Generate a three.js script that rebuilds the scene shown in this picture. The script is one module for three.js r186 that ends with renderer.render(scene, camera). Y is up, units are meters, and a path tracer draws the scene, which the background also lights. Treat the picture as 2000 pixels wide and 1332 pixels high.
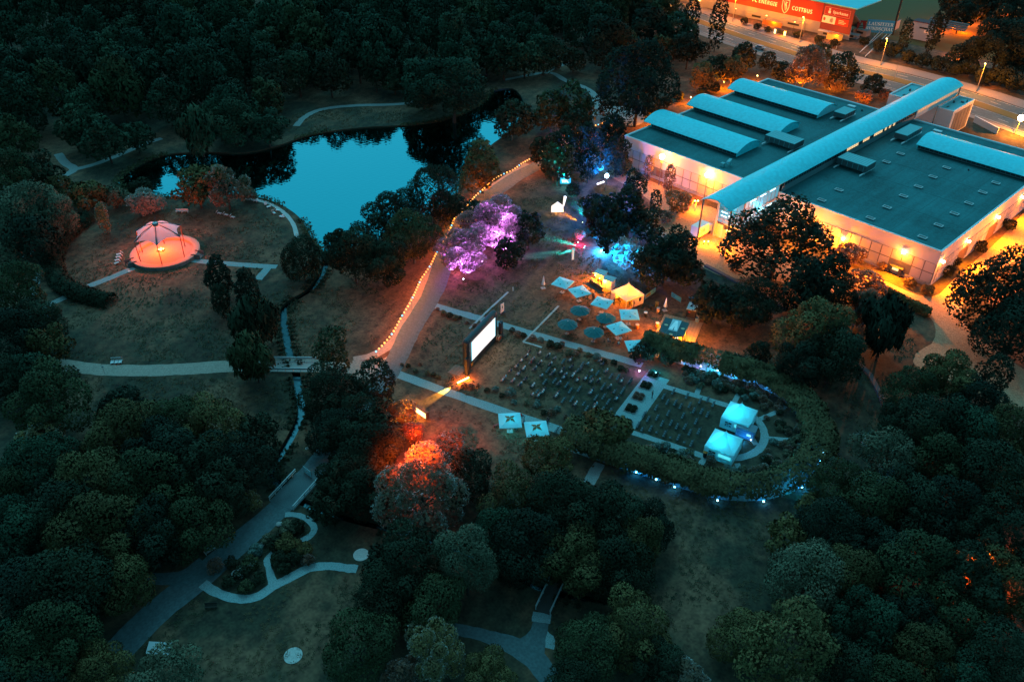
import * as THREE from 'three';
import { mergeGeometries } from 'three/addons/utils/BufferGeometryUtils.js';
import { MarchingCubes } from 'three/addons/objects/MarchingCubes.js';
import { RectAreaLightUniformsLib } from 'three/addons/lights/RectAreaLightUniformsLib.js';

// ---------------------------------------------------------------- camera, sky, sun, exposure
const EYE = 100, FOCAL = 1608, HORIZON = 1159.4, PITCH = Math.atan(HORIZON / FOCAL), ROLL = Math.atan(0.0098);
const scene = new THREE.Scene();
const camera = new THREE.PerspectiveCamera(44.997, 1024 / 681, 1, 3000);
camera.position.set(0, EYE, 0);
camera.rotation.order = 'YXZ';
camera.rotation.set(-PITCH, 0, ROLL);
scene.add(camera);
const renderer = new THREE.WebGLRenderer();
renderer.toneMapping = THREE.LinearToneMapping;
renderer.toneMappingExposure = 1.22;
renderer.shadowMap.enabled = true;
renderer.setSize(1024, 681);
RectAreaLightUniformsLib.init();

{ // dusk sky: deep teal overhead, paler towards the horizon, paler still where the sun went down
  const W = 256, H = 128, data = new Float32Array(W * H * 4);
  const low = [0.018, 0.52, 0.70], high = [0.080, 0.23, 0.32];
  for (let r = 0; r < H; r++) for (let c = 0; c < W; c++) {
    const el = ((r + 0.5) / H - 0.5) * Math.PI, az = ((c + 0.5) / W - 0.5) * 2 * Math.PI;
    const t = Math.pow(Math.max(0, Math.sin(el)), 0.55), glow = 1 + (1.9 * (0.5 - 0.5 * Math.sin(az)) - 0.55) * (1 - 0.6 * t);
    for (let k = 0; k < 3; k++) data[(r * W + c) * 4 + k] = (el < 0 ? low[k] * 0.25 : (low[k] * (1 - t) + high[k] * t) * glow) * 1.0;
    data[(r * W + c) * 4 + 3] = 1;
  }
  const sky = new THREE.DataTexture(data, W, H, THREE.RGBAFormat, THREE.FloatType);
  sky.mapping = THREE.EquirectangularReflectionMapping; sky.magFilter = THREE.LinearFilter; sky.minFilter = THREE.LinearFilter; sky.needsUpdate = true;
  scene.background = sky; scene.environment = sky;
}
const sun = new THREE.DirectionalLight(new THREE.Color().setRGB(0.16, 0.78, 1.0), 0.78);
sun.position.set(-60, 300, -400); sun.target.position.set(0, 0, -200);
sun.castShadow = true; sun.shadow.radius = 62;
Object.assign(sun.shadow.camera, { left: -320, right: 320, top: 320, bottom: -320, near: 1, far: 900 });
scene.add(sun, sun.target);

// ---------------------------------------------------------------- helpers
const V = (x, y, z) => new THREE.Vector3(x, y, z), PI = Math.PI;
function rng(seed) { let s = seed >>> 0; return () => { s = (s + 0x6d2b79f5) | 0; let t = Math.imul(s ^ (s >>> 15), 1 | s); t = (t + Math.imul(t ^ (t >>> 7), 61 | t)) ^ t; return ((t ^ (t >>> 14)) >>> 0) / 4294967296; }; }
const sp = Math.sin(PITCH), cp = Math.cos(PITCH), cr = Math.cos(ROLL), sr = Math.sin(ROLL);
// surveying: where the line of sight through a point of the photograph (2000 x 1332) meets the level y
function G(u, v, y = 0) {
  const a = (u - 1000) / FOCAL, b = (666 - v) / FOCAL, X = a * cr - b * sr, Y = a * sr + b * cr;
  const dy = Y * cp - sp, dz = -(Y * sp + cp), t = (EYE - y) / -dy;
  return V(X * t, y, dz * t);
}
const metresPerPixel = (p) => (-(p.z * cp) + (EYE - p.y) * sp) / FOCAL;
const used = {};
function numbered(n) { const k = used[n] = (used[n] ?? -1) + 1; return k ? n + '_' + String(k).padStart(3, '0') : n; }
function tag(o, label, category, group, kind) {
  if (label) o.userData.label = label;
  if (category) o.userData.category = category;
  if (group) o.userData.group = group;
  if (kind) o.userData.kind = kind;
  return o;
}
function thing(name, label, category, p = V(0, 0, 0), turn = 0, group) {
  const o = new THREE.Group(); o.name = numbered(name); o.position.copy(p); o.rotation.y = turn; scene.add(o);
  return tag(o, label, category, group);
}
function plain(g) { g = g.index ? g.toNonIndexed() : g; for (const k of Object.keys(g.attributes)) if (!['position', 'normal', 'uv', 'color'].includes(k)) g.deleteAttribute(k); return g; }
function merge(list) {
  list = [].concat(list).map(plain);
  for (const k of ['uv', 'color']) if (list.some((g) => !g.attributes[k])) list.forEach((g) => g.deleteAttribute(k));
  return list.length > 1 ? mergeGeometries(list) : list[0];
}
function mesh(name, geo, m, parent) {
  const o = new THREE.Mesh(Array.isArray(geo) ? merge(geo) : geo, m);
  o.name = parent && parent !== scene ? name : numbered(name);
  o.castShadow = o.receiveShadow = true;
  (parent ?? scene).add(o); return o;
}
const structure = (name, geo, m) => tag(mesh(name, geo, m), null, null, null, 'structure');
function copyOf(o, p, turn, label, scale) {
  const c = o.clone(); c.name = numbered(o.name.replace(/_\d{3}$/, '')); c.userData = { ...o.userData }; scene.add(c);
  if (p) c.position.copy(p); if (turn !== undefined) c.rotation.y = turn; if (label) c.userData.label = label; if (scale) c.scale.setScalar(scale);
  return c;
}
const box = (w, h, d, x = 0, y = 0, z = 0, ry = 0) => { const g = new THREE.BoxGeometry(w, h, d); if (ry) g.rotateY(ry); return g.translate(x, y, z); };
const cyl = (r0, r1, h, x = 0, y = 0, z = 0, n = 10) => new THREE.CylinderGeometry(r1, r0, h, n).translate(x, y + h / 2, z);
function bar(a, b, r, n = 6, r2 = r) {
  const d = b.clone().sub(a), g = new THREE.CylinderGeometry(r2, r, d.length(), n);
  g.applyQuaternion(new THREE.Quaternion().setFromUnitVectors(V(0, 1, 0), d.clone().normalize()));
  return g.translate((a.x + b.x) / 2, (a.y + b.y) / 2, (a.z + b.z) / 2);
}
function tri(list) { // [[a, b, c], ...] -> flat faces
  const p = []; for (const t of list) for (const q of t) p.push(q.x, q.y, q.z);
  const g = new THREE.BufferGeometry(); g.setAttribute('position', new THREE.Float32BufferAttribute(p, 3)); g.computeVertexNormals(); return g;
}
const quad = (a, b, c, d) => [[a, b, c], [a, c, d]];
// smooth noise
const perm = (() => { const r = rng(7), p = Array.from({ length: 256 }, (_, i) => i); for (let i = 255; i > 0; i--) { const j = (r() * (i + 1)) | 0; [p[i], p[j]] = [p[j], p[i]]; } const out = new Float32Array(65536); const q = rng(11); for (let i = 0; i < 65536; i++) out[i] = q(); return out; })();
function vnoise(x, y) {
  const xi = Math.floor(x), yi = Math.floor(y), fx = x - xi, fy = y - yi, a = fx * fx * (3 - 2 * fx), b = fy * fy * (3 - 2 * fy);
  const h = (i, j) => perm[((i & 255) << 8) | (j & 255)];
  return (h(xi, yi) * (1 - a) + h(xi + 1, yi) * a) * (1 - b) + (h(xi, yi + 1) * (1 - a) + h(xi + 1, yi + 1) * a) * b;
}
const fbm = (x, y, o = 4) => { let s = 0, a = 0.5, t = 0; for (let i = 0; i < o; i++) { s += a * vnoise(x, y); t += a; a *= 0.5; x = x * 2.03 + 17.1; y = y * 2.03 + 9.7; } return s / t; };
const enc = (c) => { c = Math.min(1, Math.max(0, c)); return Math.round(255 * (c <= 0.0031308 ? 12.92 * c : 1.055 * Math.pow(c, 1 / 2.4) - 0.055)); };
function dataMap(n, f, rep = true) { // f(x, y in 0..1) -> linear rgb
  const d = new Uint8Array(n * n * 4);
  for (let y = 0; y < n; y++) for (let x = 0; x < n; x++) { const c = f(x / n, y / n), i = (y * n + x) * 4; d[i] = enc(c[0]); d[i + 1] = enc(c[1]); d[i + 2] = enc(c[2]); d[i + 3] = 255; }
  const t = new THREE.DataTexture(d, n, n); t.colorSpace = THREE.SRGBColorSpace; t.magFilter = THREE.LinearFilter; t.minFilter = THREE.LinearMipmapLinearFilter; t.generateMipmaps = true;
  if (rep) t.wrapS = t.wrapT = THREE.RepeatWrapping;
  t.needsUpdate = true; return t;
}
function tiled(n, cells, base, spread, speck) { // a seamless speckled surface
  const r = rng(n + cells * 31), cell = new Float32Array(cells * cells); for (let i = 0; i < cells * cells; i++) cell[i] = r();
  const fine = rng(cells);
  return dataMap(n, (x, y) => {
    const gx = x * cells, gy = y * cells, i = Math.floor(gx), j = Math.floor(gy), a = gx - i, b = gy - j, at = (p, q) => cell[((q + cells) % cells) * cells + ((p + cells) % cells)];
    const s = (at(i, j) * (1 - a) + at(i + 1, j) * a) * (1 - b) + (at(i, j + 1) * (1 - a) + at(i + 1, j + 1) * a) * b;
    const k = 1 + spread * (s - 0.5) + speck * (fine() - 0.5);
    return base.map((c) => c * k);
  });
}
const lin = (r, g, b) => new THREE.Color().setRGB(r, g, b);
const mat = (name, r, g, b, rough = 0.85, extra = {}) => { const m = new THREE.MeshStandardMaterial({ color: lin(r, g, b), roughness: rough, side: THREE.DoubleSide, ...extra }); m.name = name; return m; };
const glow = (name, r, g, b, k = 1, base = [0.6, 0.6, 0.6]) => { const m = new THREE.MeshStandardMaterial({ color: lin(...base), roughness: 0.5, emissive: lin(r, g, b), emissiveIntensity: k }); m.name = name; return m; };
function canvasMap(w, h, draw) {
  const c = document.createElement('canvas'); c.width = w; c.height = h; const x = c.getContext('2d'); draw(x, w, h);
  const t = new THREE.CanvasTexture(c); t.colorSpace = THREE.SRGBColorSpace; t.magFilter = THREE.LinearFilter; return t;
}
function printed(name, w, h, draw, rough = 0.8) { const m = new THREE.MeshStandardMaterial({ map: canvasMap(w, h, draw), roughness: rough, side: THREE.DoubleSide }); m.name = name; return m; }
// a flat face of four corners with the whole of a print on it (a lower left, b lower right, c upper right, d upper left)
function face(a, b, c, d) {
  const g = new THREE.BufferGeometry();
  g.setAttribute('position', new THREE.Float32BufferAttribute([a, b, c, d].flatMap((p) => [p.x, p.y, p.z]), 3));
  g.setAttribute('uv', new THREE.Float32BufferAttribute([0, 0, 1, 0, 1, 1, 0, 1], 2)); g.setIndex([0, 1, 2, 0, 2, 3]); g.computeVertexNormals(); return g;
}
function lampAt(p, color, candela, size = 1, parent = scene) {
  const l = new THREE.PointLight(lin(...color), candela, 0, 2); l.position.copy(p); l.castShadow = true; l.shadow.radius = size; parent.add(l); return l;
}
function spotAt(p, to, color, candela, angle, size = 1, pen = 0.7) {
  const l = new THREE.SpotLight(lin(...color), candela, 0, angle, pen, 2); l.position.copy(p); l.target.position.copy(to); l.castShadow = true; l.shadow.radius = size; scene.add(l, l.target); return l;
}
const SODIUM = [1, 0.20, 0.0], STREET = [1, 0.26, 0.01], WARM = [1, 0.23, 0.006], BLUE = [0.01, 0.32, 1], TEAL = [0.0, 0.75, 1.0], VIOLET = [0.55, 0.16, 0.85], RED = [1, 0.05, 0.01], PINK = [1, 0.04, 0.22];

const M = {
  asphalt: mat('asphalt', 0.11, 0.105, 0.10, 0.9), white: mat('white_paint', 0.62, 0.64, 0.64, 0.6), dark: mat('black_metal', 0.012, 0.013, 0.014, 0.55), steel: mat('grey_steel', 0.16, 0.17, 0.18, 0.5, { metalness: 0.4 }),
  wood: mat('brown_wood', 0.10, 0.06, 0.035, 0.8), bark: mat('bark', 0.045, 0.036, 0.028, 0.95), cloth: mat('white_cloth', 0.66, 0.70, 0.72, 0.85), green: mat('dark_green_cloth', 0.008, 0.11, 0.12, 0.85),
  soil: mat('bed_soil', 0.028, 0.024, 0.018, 1), concrete: mat('concrete', 0.30, 0.30, 0.29, 0.9), red: mat('red_plastic', 0.30, 0.02, 0.015, 0.6), orange: mat('orange_plastic', 0.55, 0.17, 0.02, 0.6),
};
// ---------------------------------------------------------------- ground, water, paths
const px = (list, y = 0) => list.map(([u, v]) => G(u, v, y));
function smooth(list, step = 1.2, closed = false) { const c = new THREE.CatmullRomCurve3(list, closed, 'centripetal'), n = Math.max(2, Math.ceil(c.getLength() / step)); return c.getSpacedPoints(n); }
const hard = [], hardSheets = []; // where no grass grows
function sheet(outline, y, holes = []) {
  if (!holes.length) hardSheets.push(outline); // flat polygon on the ground with uv in metres
  const s = new THREE.Shape(outline.map((p) => new THREE.Vector2(p.x, -p.z)));
  for (const h of holes) s.holes.push(new THREE.Path(h.map((p) => new THREE.Vector2(p.x, -p.z))));
  return new THREE.ShapeGeometry(s).rotateX(-PI / 2).translate(0, y, 0);
}
function ribbon(line, width, y) { // width: number or [start ... end]
  const n = line.length, pos = [], uv = [], idx = []; let run = 0;
  for (let i = 0; i < n; i++) {
    const a = line[Math.max(0, i - 1)], b = line[Math.min(n - 1, i + 1)], t = b.clone().sub(a).setY(0).normalize(), s = V(-t.z, 0, t.x);
    let w = width; if (Array.isArray(width)) { const k = (i / (n - 1)) * (width.length - 1), j = Math.min(width.length - 2, Math.floor(k)); w = width[j] + (width[j + 1] - width[j]) * (k - j); }
    w *= 1 + 0.08 * (vnoise(i * 0.6 + line[0].x, 3.3) - 0.5);
    if (i) run += line[i].distanceTo(line[i - 1]);
    hard.push([line[i].x, line[i].z, w / 2 + 0.1]);
    for (const e of [-1, 1]) { const rag = w / 2 + (w < 12 ? 0.16 * (vnoise(line[i].x * 1.7 + e * 9, line[i].z * 1.7) - 0.5) + 0.12 * (vnoise(line[i].x * 5, line[i].z * 5 + e) - 0.5) : 0); pos.push(line[i].x + s.x * e * rag, y, line[i].z + s.z * e * rag); uv.push(e * w / 2, run); }
    if (i) { const q = 2 * i; idx.push(q - 2, q - 1, q, q - 1, q + 1, q); }
  }
  const g = new THREE.BufferGeometry(); g.setAttribute('position', new THREE.Float32BufferAttribute(pos, 3)); g.setAttribute('uv', new THREE.Float32BufferAttribute(uv, 2)); g.setIndex(idx); g.computeVertexNormals();
  return g;
}
const inside = (p, poly) => { let c = false; for (let i = 0, j = poly.length - 1; i < poly.length; j = i++) { const a = poly[i], b = poly[j]; if ((a.z > p.z) !== (b.z > p.z) && p.x < ((b.x - a.x) * (p.z - a.z)) / (b.z - a.z) + a.x) c = !c; } return c; };

const pondShore = smooth(px([[228, 352], [262, 326], [320, 302], [400, 297], [480, 297], [545, 283], [600, 264], [700, 249], [800, 243], [870, 232], [925, 210], [950, 190], [965, 176], [1000, 172], [1012, 180], [1022, 196], [1022, 220], [1008, 244], [985, 264], [958, 284], [925, 316], [900, 345], [890, 385], [850, 420], [780, 445], [735, 470], [690, 490], [655, 500], [632, 492], [622, 478], [606, 462], [592, 434], [572, 414], [540, 396], [500, 384], [440, 378], [360, 384], [300, 382], [262, 376], [238, 366]]), 2.5, true);
pondShore.pop();
const streamLine = smooth(px([[640, 492], [630, 530], [604, 566], [556, 598], [553, 620], [557, 650], [565, 690], [576, 720], [582, 760], [588, 800], [572, 845], [545, 890], [527, 915], [548, 950], [600, 985], [680, 1012], [800, 1042], [950, 1092], [1070, 1152], [1210, 1175]]), 1.5);
const sideOf = (line, w, e) => line.map((p, i) => { const a = line[Math.max(0, i - 1)], b = line[Math.min(line.length - 1, i + 1)], t = b.clone().sub(a).normalize(); return p.clone().add(V(-t.z, 0, t.x).multiplyScalar(e * w / 2)); });
const streamBed = [...sideOf(streamLine.slice(3), 1.5, 1), ...sideOf(streamLine.slice(3), 1.5, -1).reverse()];

// one map for the whole park: mown grass, parched brown where the summer burnt it, 0.25 m per texel
const GX = -262, GZ = -470, GS = 524;
const parched = [[320, 500, 26], [1000, 640, 22], [960, 840, 16], [1240, 620, 22], [1100, 420, 20], [720, 640, 16], [1420, 680, 14], [350, 780, 22], [1400, 1100, 16], [480, 1260, 14], [950, 560, 18], [1090, 720, 12]].map(([u, v, r]) => { const p = G(u, v); return [p.x, p.z, r]; });
const lush = [[1180, 770, 16], [1310, 820, 14], [1060, 770, 12], [1440, 880, 14], [350, 670, 18], [650, 230, 26], [1350, 80, 20], [560, 1050, 14]].map(([u, v, r]) => { const p = G(u, v); return [p.x, p.z, r]; });
const wear = [[[1060, 640], [1080, 560], [1100, 440], [1060, 350]], [[440, 520], [470, 480], [450, 430], [400, 412]], [[1180, 560], [1120, 500], [1085, 430]], [[970, 690], [1010, 720], [1030, 790]]].map((l) => px(l));
const groundMap = dataMap(2048, (x, y) => {
  const wx = GX + x * GS, wz = GZ + (1 - y) * GS;
  const big = fbm(wx * 0.018 + 40, wz * 0.018, 3), mid = fbm(wx * 0.11, wz * 0.11 + 90, 4), fine = fbm(wx * 1.1, wz * 1.1, 2), tuft = perm[(((wx * 4) & 255) << 8) | ((wz * 4) & 255)];
  let dry = (big - 0.5) * 2.2 + (mid - 0.5) * 3.0 + (fbm(wx * 0.45 + 7, wz * 0.45, 3) - 0.5) * 1.5 + 0.36;
  for (const [a, b, r] of parched) { const d = Math.hypot(wx - a, wz - b) / r; if (d < 1.6) dry += 0.42 * Math.max(0, 1 - (d / 1.6) ** 2); }
  for (const [a, b, r] of lush) { const d = Math.hypot(wx - a, wz - b) / r; if (d < 1) dry -= 0.5 * (1 - d * d); }
  for (const l of wear) for (let i = 1; i < l.length; i++) { const a = l[i - 1], b = l[i], dx = b.x - a.x, dz = b.z - a.z, t = Math.min(1, Math.max(0, ((wx - a.x) * dx + (wz - a.z) * dz) / (dx * dx + dz * dz))), d = Math.hypot(wx - a.x - t * dx, wz - a.z - t * dz); if (d < 1.3) dry += 0.35 * (1 - d / 1.3) * (0.5 + mid); }
  dry = Math.min(1, Math.max(0, dry)); const k = 0.98 + 0.9 * (fine - 0.5) + 0.75 * (tuft - 0.5) + 0.5 * (mid - 0.5) + 0.10 * Math.sin(wx * 1.9 + wz * 0.9 + 3 * big);
  return [(0.040 + 0.090 * dry) * k, (0.035 + 0.032 * dry) * k, (0.019 + 0.017 * dry) * k];
}, false);
const grassMat = new THREE.MeshStandardMaterial({ map: groundMap, roughness: 1, side: THREE.DoubleSide }); grassMat.name = 'mown_grass';
{
  const g = sheet([V(-900, 0, 200), V(900, 0, 200), V(900, 0, -1500), V(-900, 0, -1500)], 0, [pondShore, streamBed]);
  const p = g.attributes.position, uv = g.attributes.uv; for (let i = 0; i < p.count; i++) uv.setXY(i, (p.getX(i) - GX) / GS, 1 - (p.getZ(i) - GZ) / GS);
  groundMap.wrapS = groundMap.wrapT = THREE.MirroredRepeatWrapping;
  structure('ground', g, grassMat);
}
const waterMat = new THREE.MeshPhysicalMaterial({ color: lin(0.025, 0.36, 0.41), roughness: 0.04, metalness: 1.0, ior: 1.33, side: THREE.DoubleSide }); waterMat.name = 'still_water';
{ const n = 256, d = new Uint8Array(n * n * 4); for (let y = 0; y < n; y++) for (let x = 0; x < n; x++) { const k = 2 * PI / n, h = 0.5 + 0.16 * Math.sin(3 * x * k + 2 * Math.sin(2 * y * k)) + 0.14 * Math.sin(5 * y * k + 1.5 * Math.sin(3 * x * k)) + 0.1 * Math.sin((4 * x + 7 * y) * k), i = (y * n + x) * 4; d[i] = d[i + 1] = d[i + 2] = 255 * h; d[i + 3] = 255; } const t = new THREE.DataTexture(d, n, n); t.wrapS = t.wrapT = THREE.RepeatWrapping; t.magFilter = THREE.LinearFilter; t.repeat.set(0.11, 0.11); t.needsUpdate = true; waterMat.bumpMap = t; waterMat.bumpScale = 0.012; }
const bankMat = mat('bank_earth', 0.030, 0.032, 0.018, 1);
function bank(outline, drop, out) { const list = []; const n = outline.length; for (let i = 0; i < n; i++) { const a = outline[i], b = outline[(i + 1) % n]; list.push(...quad(a, b, b.clone().setY(-drop), a.clone().setY(-drop))); } return tri(list); }
structure('pond_water', sheet(pondShore, -0.45), waterMat);
structure('pond_bank', bank(pondShore, 0.9), bankMat);
const streamMat = waterMat.clone(); streamMat.color.setRGB(0.022, 0.05, 0.058); streamMat.roughness = 0.22; streamMat.name = 'stream_water';
structure('stream_water', sheet(streamBed, -0.7), streamMat);
structure('stream_bank', bank(streamBed, 0.9), bankMat);

const gravelMap = tiled(512, 40, [0.215, 0.245, 0.235], 0.5, 0.9), sandMap = tiled(512, 24, [0.30, 0.25, 0.20], 0.5, 0.6), asphaltMap = tiled(512, 16, [0.075, 0.118, 0.125], 0.45, 0.5), paveMap = tiled(512, 64, [0.20, 0.30, 0.305], 0.9, 0.7);
const textured = (name, map, size, rough = 0.95, extra = {}) => { const t = map.clone(); t.repeat.set(1 / size, 1 / size); const m = new THREE.MeshStandardMaterial({ map: t, roughness: rough, side: THREE.DoubleSide, bumpMap: t, bumpScale: 0.01, ...extra }); m.name = name; return m; };
const gravel = textured('pale_gravel', gravelMap, 3), sand = textured('sandy_gravel', sandMap, 4), tarmac = textured('park_asphalt', asphaltMap, 4), paving = textured('crushed_stone', paveMap, 3);
const path = (name, list, w, m = gravel, y = 0.008, step = 1.2) => structure(name, ribbon(smooth(px(list), step), w, y), m);
path('path', [[578, 246], [591, 231], [616, 217], [647, 210], [700, 205.5], [760, 204], [790, 202], [815, 197]], 2.2);
path('path', [[985, 156], [1020, 149], [1063, 142], [1080, 143], [1105, 157], [1140, 171], [1154, 182], [1168, 203], [1174, 226]], [1.8, 2.0, 2.6, 4.5, 5.5]);
path('path', [[1063, 142], [1085, 132], [1110, 122]], 2, gravel, 0.012);
path('path', [[112, 300], [126, 318], [143, 331], [119, 346], [92, 362], [60, 384]], [2.4, 2.6, 2.4, 2.2]);
path('path', [[143, 331], [180, 322], [210, 311], [245, 297], [280, 281], [315, 270]], 2, gravel, 0.012);
path('path', [[478, 388], [497, 390], [525, 397], [546, 409], [563, 424], [574, 442], [580, 466]], 1.1, textured('pale_concrete', tiled(256, 8, [0.42, 0.42, 0.40], 0.2, 0.2), 4));
path('path', [[260, 523], [220, 540], [172, 559]], 1.9, paving);
path('path', [[372, 507], [400, 511], [457, 516], [500, 519], [540, 521]], 1.9, paving);
path('path', [[525, 521], [514, 533], [503, 546]], 1.9, paving, 0.012);
path('path', [[95, 516], [80, 530], [70, 545], [66, 560], [69, 576]], 2);
path('path', [[78, 602], [105, 590], [135, 577]], 1.8); path('path', [[83, 604], [90, 616], [95, 630]], 2.2, gravel, 0.012);
path('path', [[40, 500], [62, 494], [84, 488]], 1.8);
const mainPath = path('path', [[60, 700], [130, 714], [200, 722], [312, 723], [450, 715], [535, 712], [615, 714], [690, 722], [770, 724]], [3.4, 3.6, 4.0, 4.0], sand, 0.010);
const roadLine = [[225, 1276], [300, 1200], [385, 1132], [470, 1058], [544, 993], [605, 925], [640, 882], [672, 830], [705, 790], [745, 748], [775, 700], [803, 642], [842, 578], [864, 520], [885, 455], [925, 402], [967, 374], [1012, 343], [1048, 324], [1092, 297], [1132, 263], [1170, 234], [1200, 224]];
structure('park_road', ribbon(smooth(px(roadLine), 1.5), [4.6, 4.4, 4.2, 4.2, 4.4, 5.0, 5.2, 5.0, 4.6, 4.6, 5.0], 0.016), tarmac);
structure('road_shoulder', ribbon(smooth(px([[690, 702], [730, 693], [768, 668], [800, 612], [830, 556], [852, 512], [880, 452], [920, 398], [975, 356], [1032, 320]]), 1.5), [1.6, 3.0, 3.2, 1.8, 1.6, 2.4, 2.6], 0.006), sand);
structure('road_fork', sheet(px([[688, 704], [716, 706], [742, 704], [768, 690], [752, 722], [775, 742], [740, 748], [714, 738], [690, 744]]), 0.012), sand);
structure('forecourt', sheet(smooth(px([[1160, 212], [1200, 208], [1258, 210], [1262, 232], [1240, 246], [1195, 240], [1170, 236]]), 2, true), 0.012), gravel);
path('path', [[400, 1100], [360, 1126], [312, 1131], [285, 1130]], [3.4, 2.4, 2.0], tarmac, 0.020);
// rockery paths by the bridge
path('path', [[395, 1140], [420, 1156], [455, 1168], [483, 1170], [507, 1163], [535, 1144], [567, 1128], [602, 1111], [637, 1106], [697, 1112]], 1.5, paving, 0.02, 0.6);
path('path', [[533, 1144], [527, 1120], [521, 1093], [533, 1080]], [1.5, 0.9, 0.9], paving, 0.024, 0.6);
path('path', [[556, 1006], [574, 1005], [592, 1010], [608, 1022], [613, 1036], [604, 1048], [588, 1056]], 1.05, paving, 0.02, 0.6);
// film garden
path('garden_path', [[848, 597], [950, 626], [1050, 655], [1150, 683], [1255, 713]], 2.0, paving);
path('garden_path', [[766, 727], [860, 761], [960, 796], [1060, 829], [1140, 856], [1240, 889]], 2.1, paving);
path('garden_path', [[1296, 754], [1360, 773], [1424, 793]], 1.3, paving);
path('garden_path', [[1236, 845], [1310, 869], [1382, 894], [1400, 900]], 1.3, paving);
structure('plaza', sheet(px([[1263, 728], [1308, 742], [1240, 839], [1190, 823]]), 0.010), paving);
const GC = V(38.4, 0, -111.9);
function arcLine(c, r, a0, a1, n = 40) { return Array.from({ length: n + 1 }, (_, i) => { const a = a0 + ((a1 - a0) * i) / n; return V(c.x + r * Math.cos(a), 0, c.z + r * Math.sin(a)); }); }
structure('garden_path', ribbon(arcLine(GC, 7.4, -1.15, 2.1), 1.45, 0.012), paving);
const spoke = (list, w = 0.95) => path('garden_path', list, w, paving, 0.012, 0.8);
spoke([[1384, 722], [1371, 747], [1360, 772]]); spoke([[1450, 755], [1440, 775], [1430, 795]]); spoke([[1535, 793], [1510, 808], [1483, 819]]); spoke([[1503, 856], [1545, 859], [1578, 862]]); spoke([[1489, 891], [1515, 907], [1540, 921], [1560, 935]]); spoke([[1440, 905], [1446, 918], [1452, 930]]); spoke([[1305, 869], [1297, 883]]); spoke([[1378, 893], [1366, 912]]); spoke([[1466, 852], [1478, 869]]);
// orange-lit lane and yard before the hall
const laneMap = tiled(512, 30, [0.31, 0.205, 0.115], 0.7, 0.7), lane = textured('compacted_gravel', laneMap, 5);
structure('yard', sheet(smooth(px([[1330, 420], [1372, 400], [1440, 430], [1560, 500], [1640, 515], [1720, 545], [1790, 575], [1822, 580], [1865, 545], [1940, 480], [2060, 380], [2120, 420], [1990, 505], [1900, 566], [1880, 600], [1890, 640], [1940, 680], [2060, 770], [2060, 850], [1985, 800], [1930, 775], [1860, 745], [1790, 720], [1790, 690], [1822, 670], [1828, 640], [1810, 612], [1740, 586], [1690, 566], [1640, 575], [1560, 560], [1480, 540], [1430, 545], [1370, 520], [1345, 480], [1290, 470], [1250, 420], [1290, 405]]), 3, true), 0.012), lane);
structure('lane', ribbon(smooth(px([[1330, 430], [1270, 380], [1215, 350], [1170, 320], [1180, 270], [1195, 240]]), 2), [5, 3.5, 3, 3], 0.008), lane);
structure('hall_forecourt', ribbon(smooth(px([[1200, 330], [1290, 375], [1370, 420]]), 2), 6, 0.016), lane);
// light steel water-rail along the park edge
for (const [list, name] of [[[[1378, 520], [1430, 547], [1500, 582], [1540, 606]], 'kerb_wall'], [[[1678, 712], [1700, 735], [1718, 770], [1730, 800]], 'kerb_wall']]) {
  const l = px(list), a = [], b = []; for (let i = 1; i < l.length; i++) { const d = l[i].clone().sub(l[i - 1]), m = l[i].clone().add(l[i - 1]).multiplyScalar(0.5), r = Math.atan2(-d.z, d.x); a.push(box(d.length(), 0.5, 0.9, m.x, 0.25, m.z, r)); }
  const t = tag(mesh(name, a, mat('dark_stone_wall', 0.06, 0.07, 0.075, 0.8)), list[0][0] < 1600 ? 'low dark stone kerb wall along the park edge below the hall entrance' : 'low dark kerb wall curving past the conifer beside the gravel yard', 'wall');
}
// main street beyond the hall
const street = px([[1180, -45], [1290, 5], [1400, 48], [1520, 88], [1640, 124], [1760, 152], [1880, 186], [2000, 226], [2120, 268]]);
const streetS = smooth(street, 4);
const along = (line, off) => sideOf(line, 2, 0).map((p, i) => { const a = line[Math.max(0, i - 1)], b = line[Math.min(line.length - 1, i + 1)], t = b.clone().sub(a).normalize(); return p.add(V(-t.z, 0, t.x).multiplyScalar(off)); });
structure('street', ribbon(along(streetS, 3.8), 20.4, 0.006), textured('street_asphalt', asphaltMap, 8));
structure('median_grass', ribbon(along(streetS, 3.4), 5.0, 0.10), mat('dry_median_grass', 0.17, 0.12, 0.03, 1));
structure('pavement', ribbon(along(streetS, -10.4), 7.6, 0.13), textured('pavement_slabs', tiled(256, 16, [0.22, 0.20, 0.18], 0.3, 0.3), 3));
structure('pavement', ribbon(along(streetS, 16.2), 3.0, 0.13), textured('pavement_slabs', tiled(256, 16, [0.21, 0.19, 0.17], 0.3, 0.3), 3));
{ const l = []; for (const off of [-2.9, 10.2]) { const q = along(streetS, off); for (let i = 0; i + 1 < q.length; i += 3) l.push(ribbon([q[i], q[i + 1]], 0.16, 0.012)); }
  for (const off of [0.4, 6.4, -5.9, 13.6]) l.push(ribbon(along(streetS, off), 0.15, 0.012));
  structure('road_markings', l.map((g) => g), mat('road_paint', 0.6, 0.6, 0.58, 0.7)); }
// ---------------------------------------------------------------- exhibition hall: local x along the front, local z into the depth (negative = before the front)
const HALL_A = G(1221, 263.9, 9.2).setY(0), HALL_TURN = Math.atan2(-0.7205, 0.6935);
const hall = thing('exhibition_hall', 'long white flat roofed exhibition hall with a curved roof spine and barrel rooflights', 'hall', HALL_A, HALL_TURN);
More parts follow.
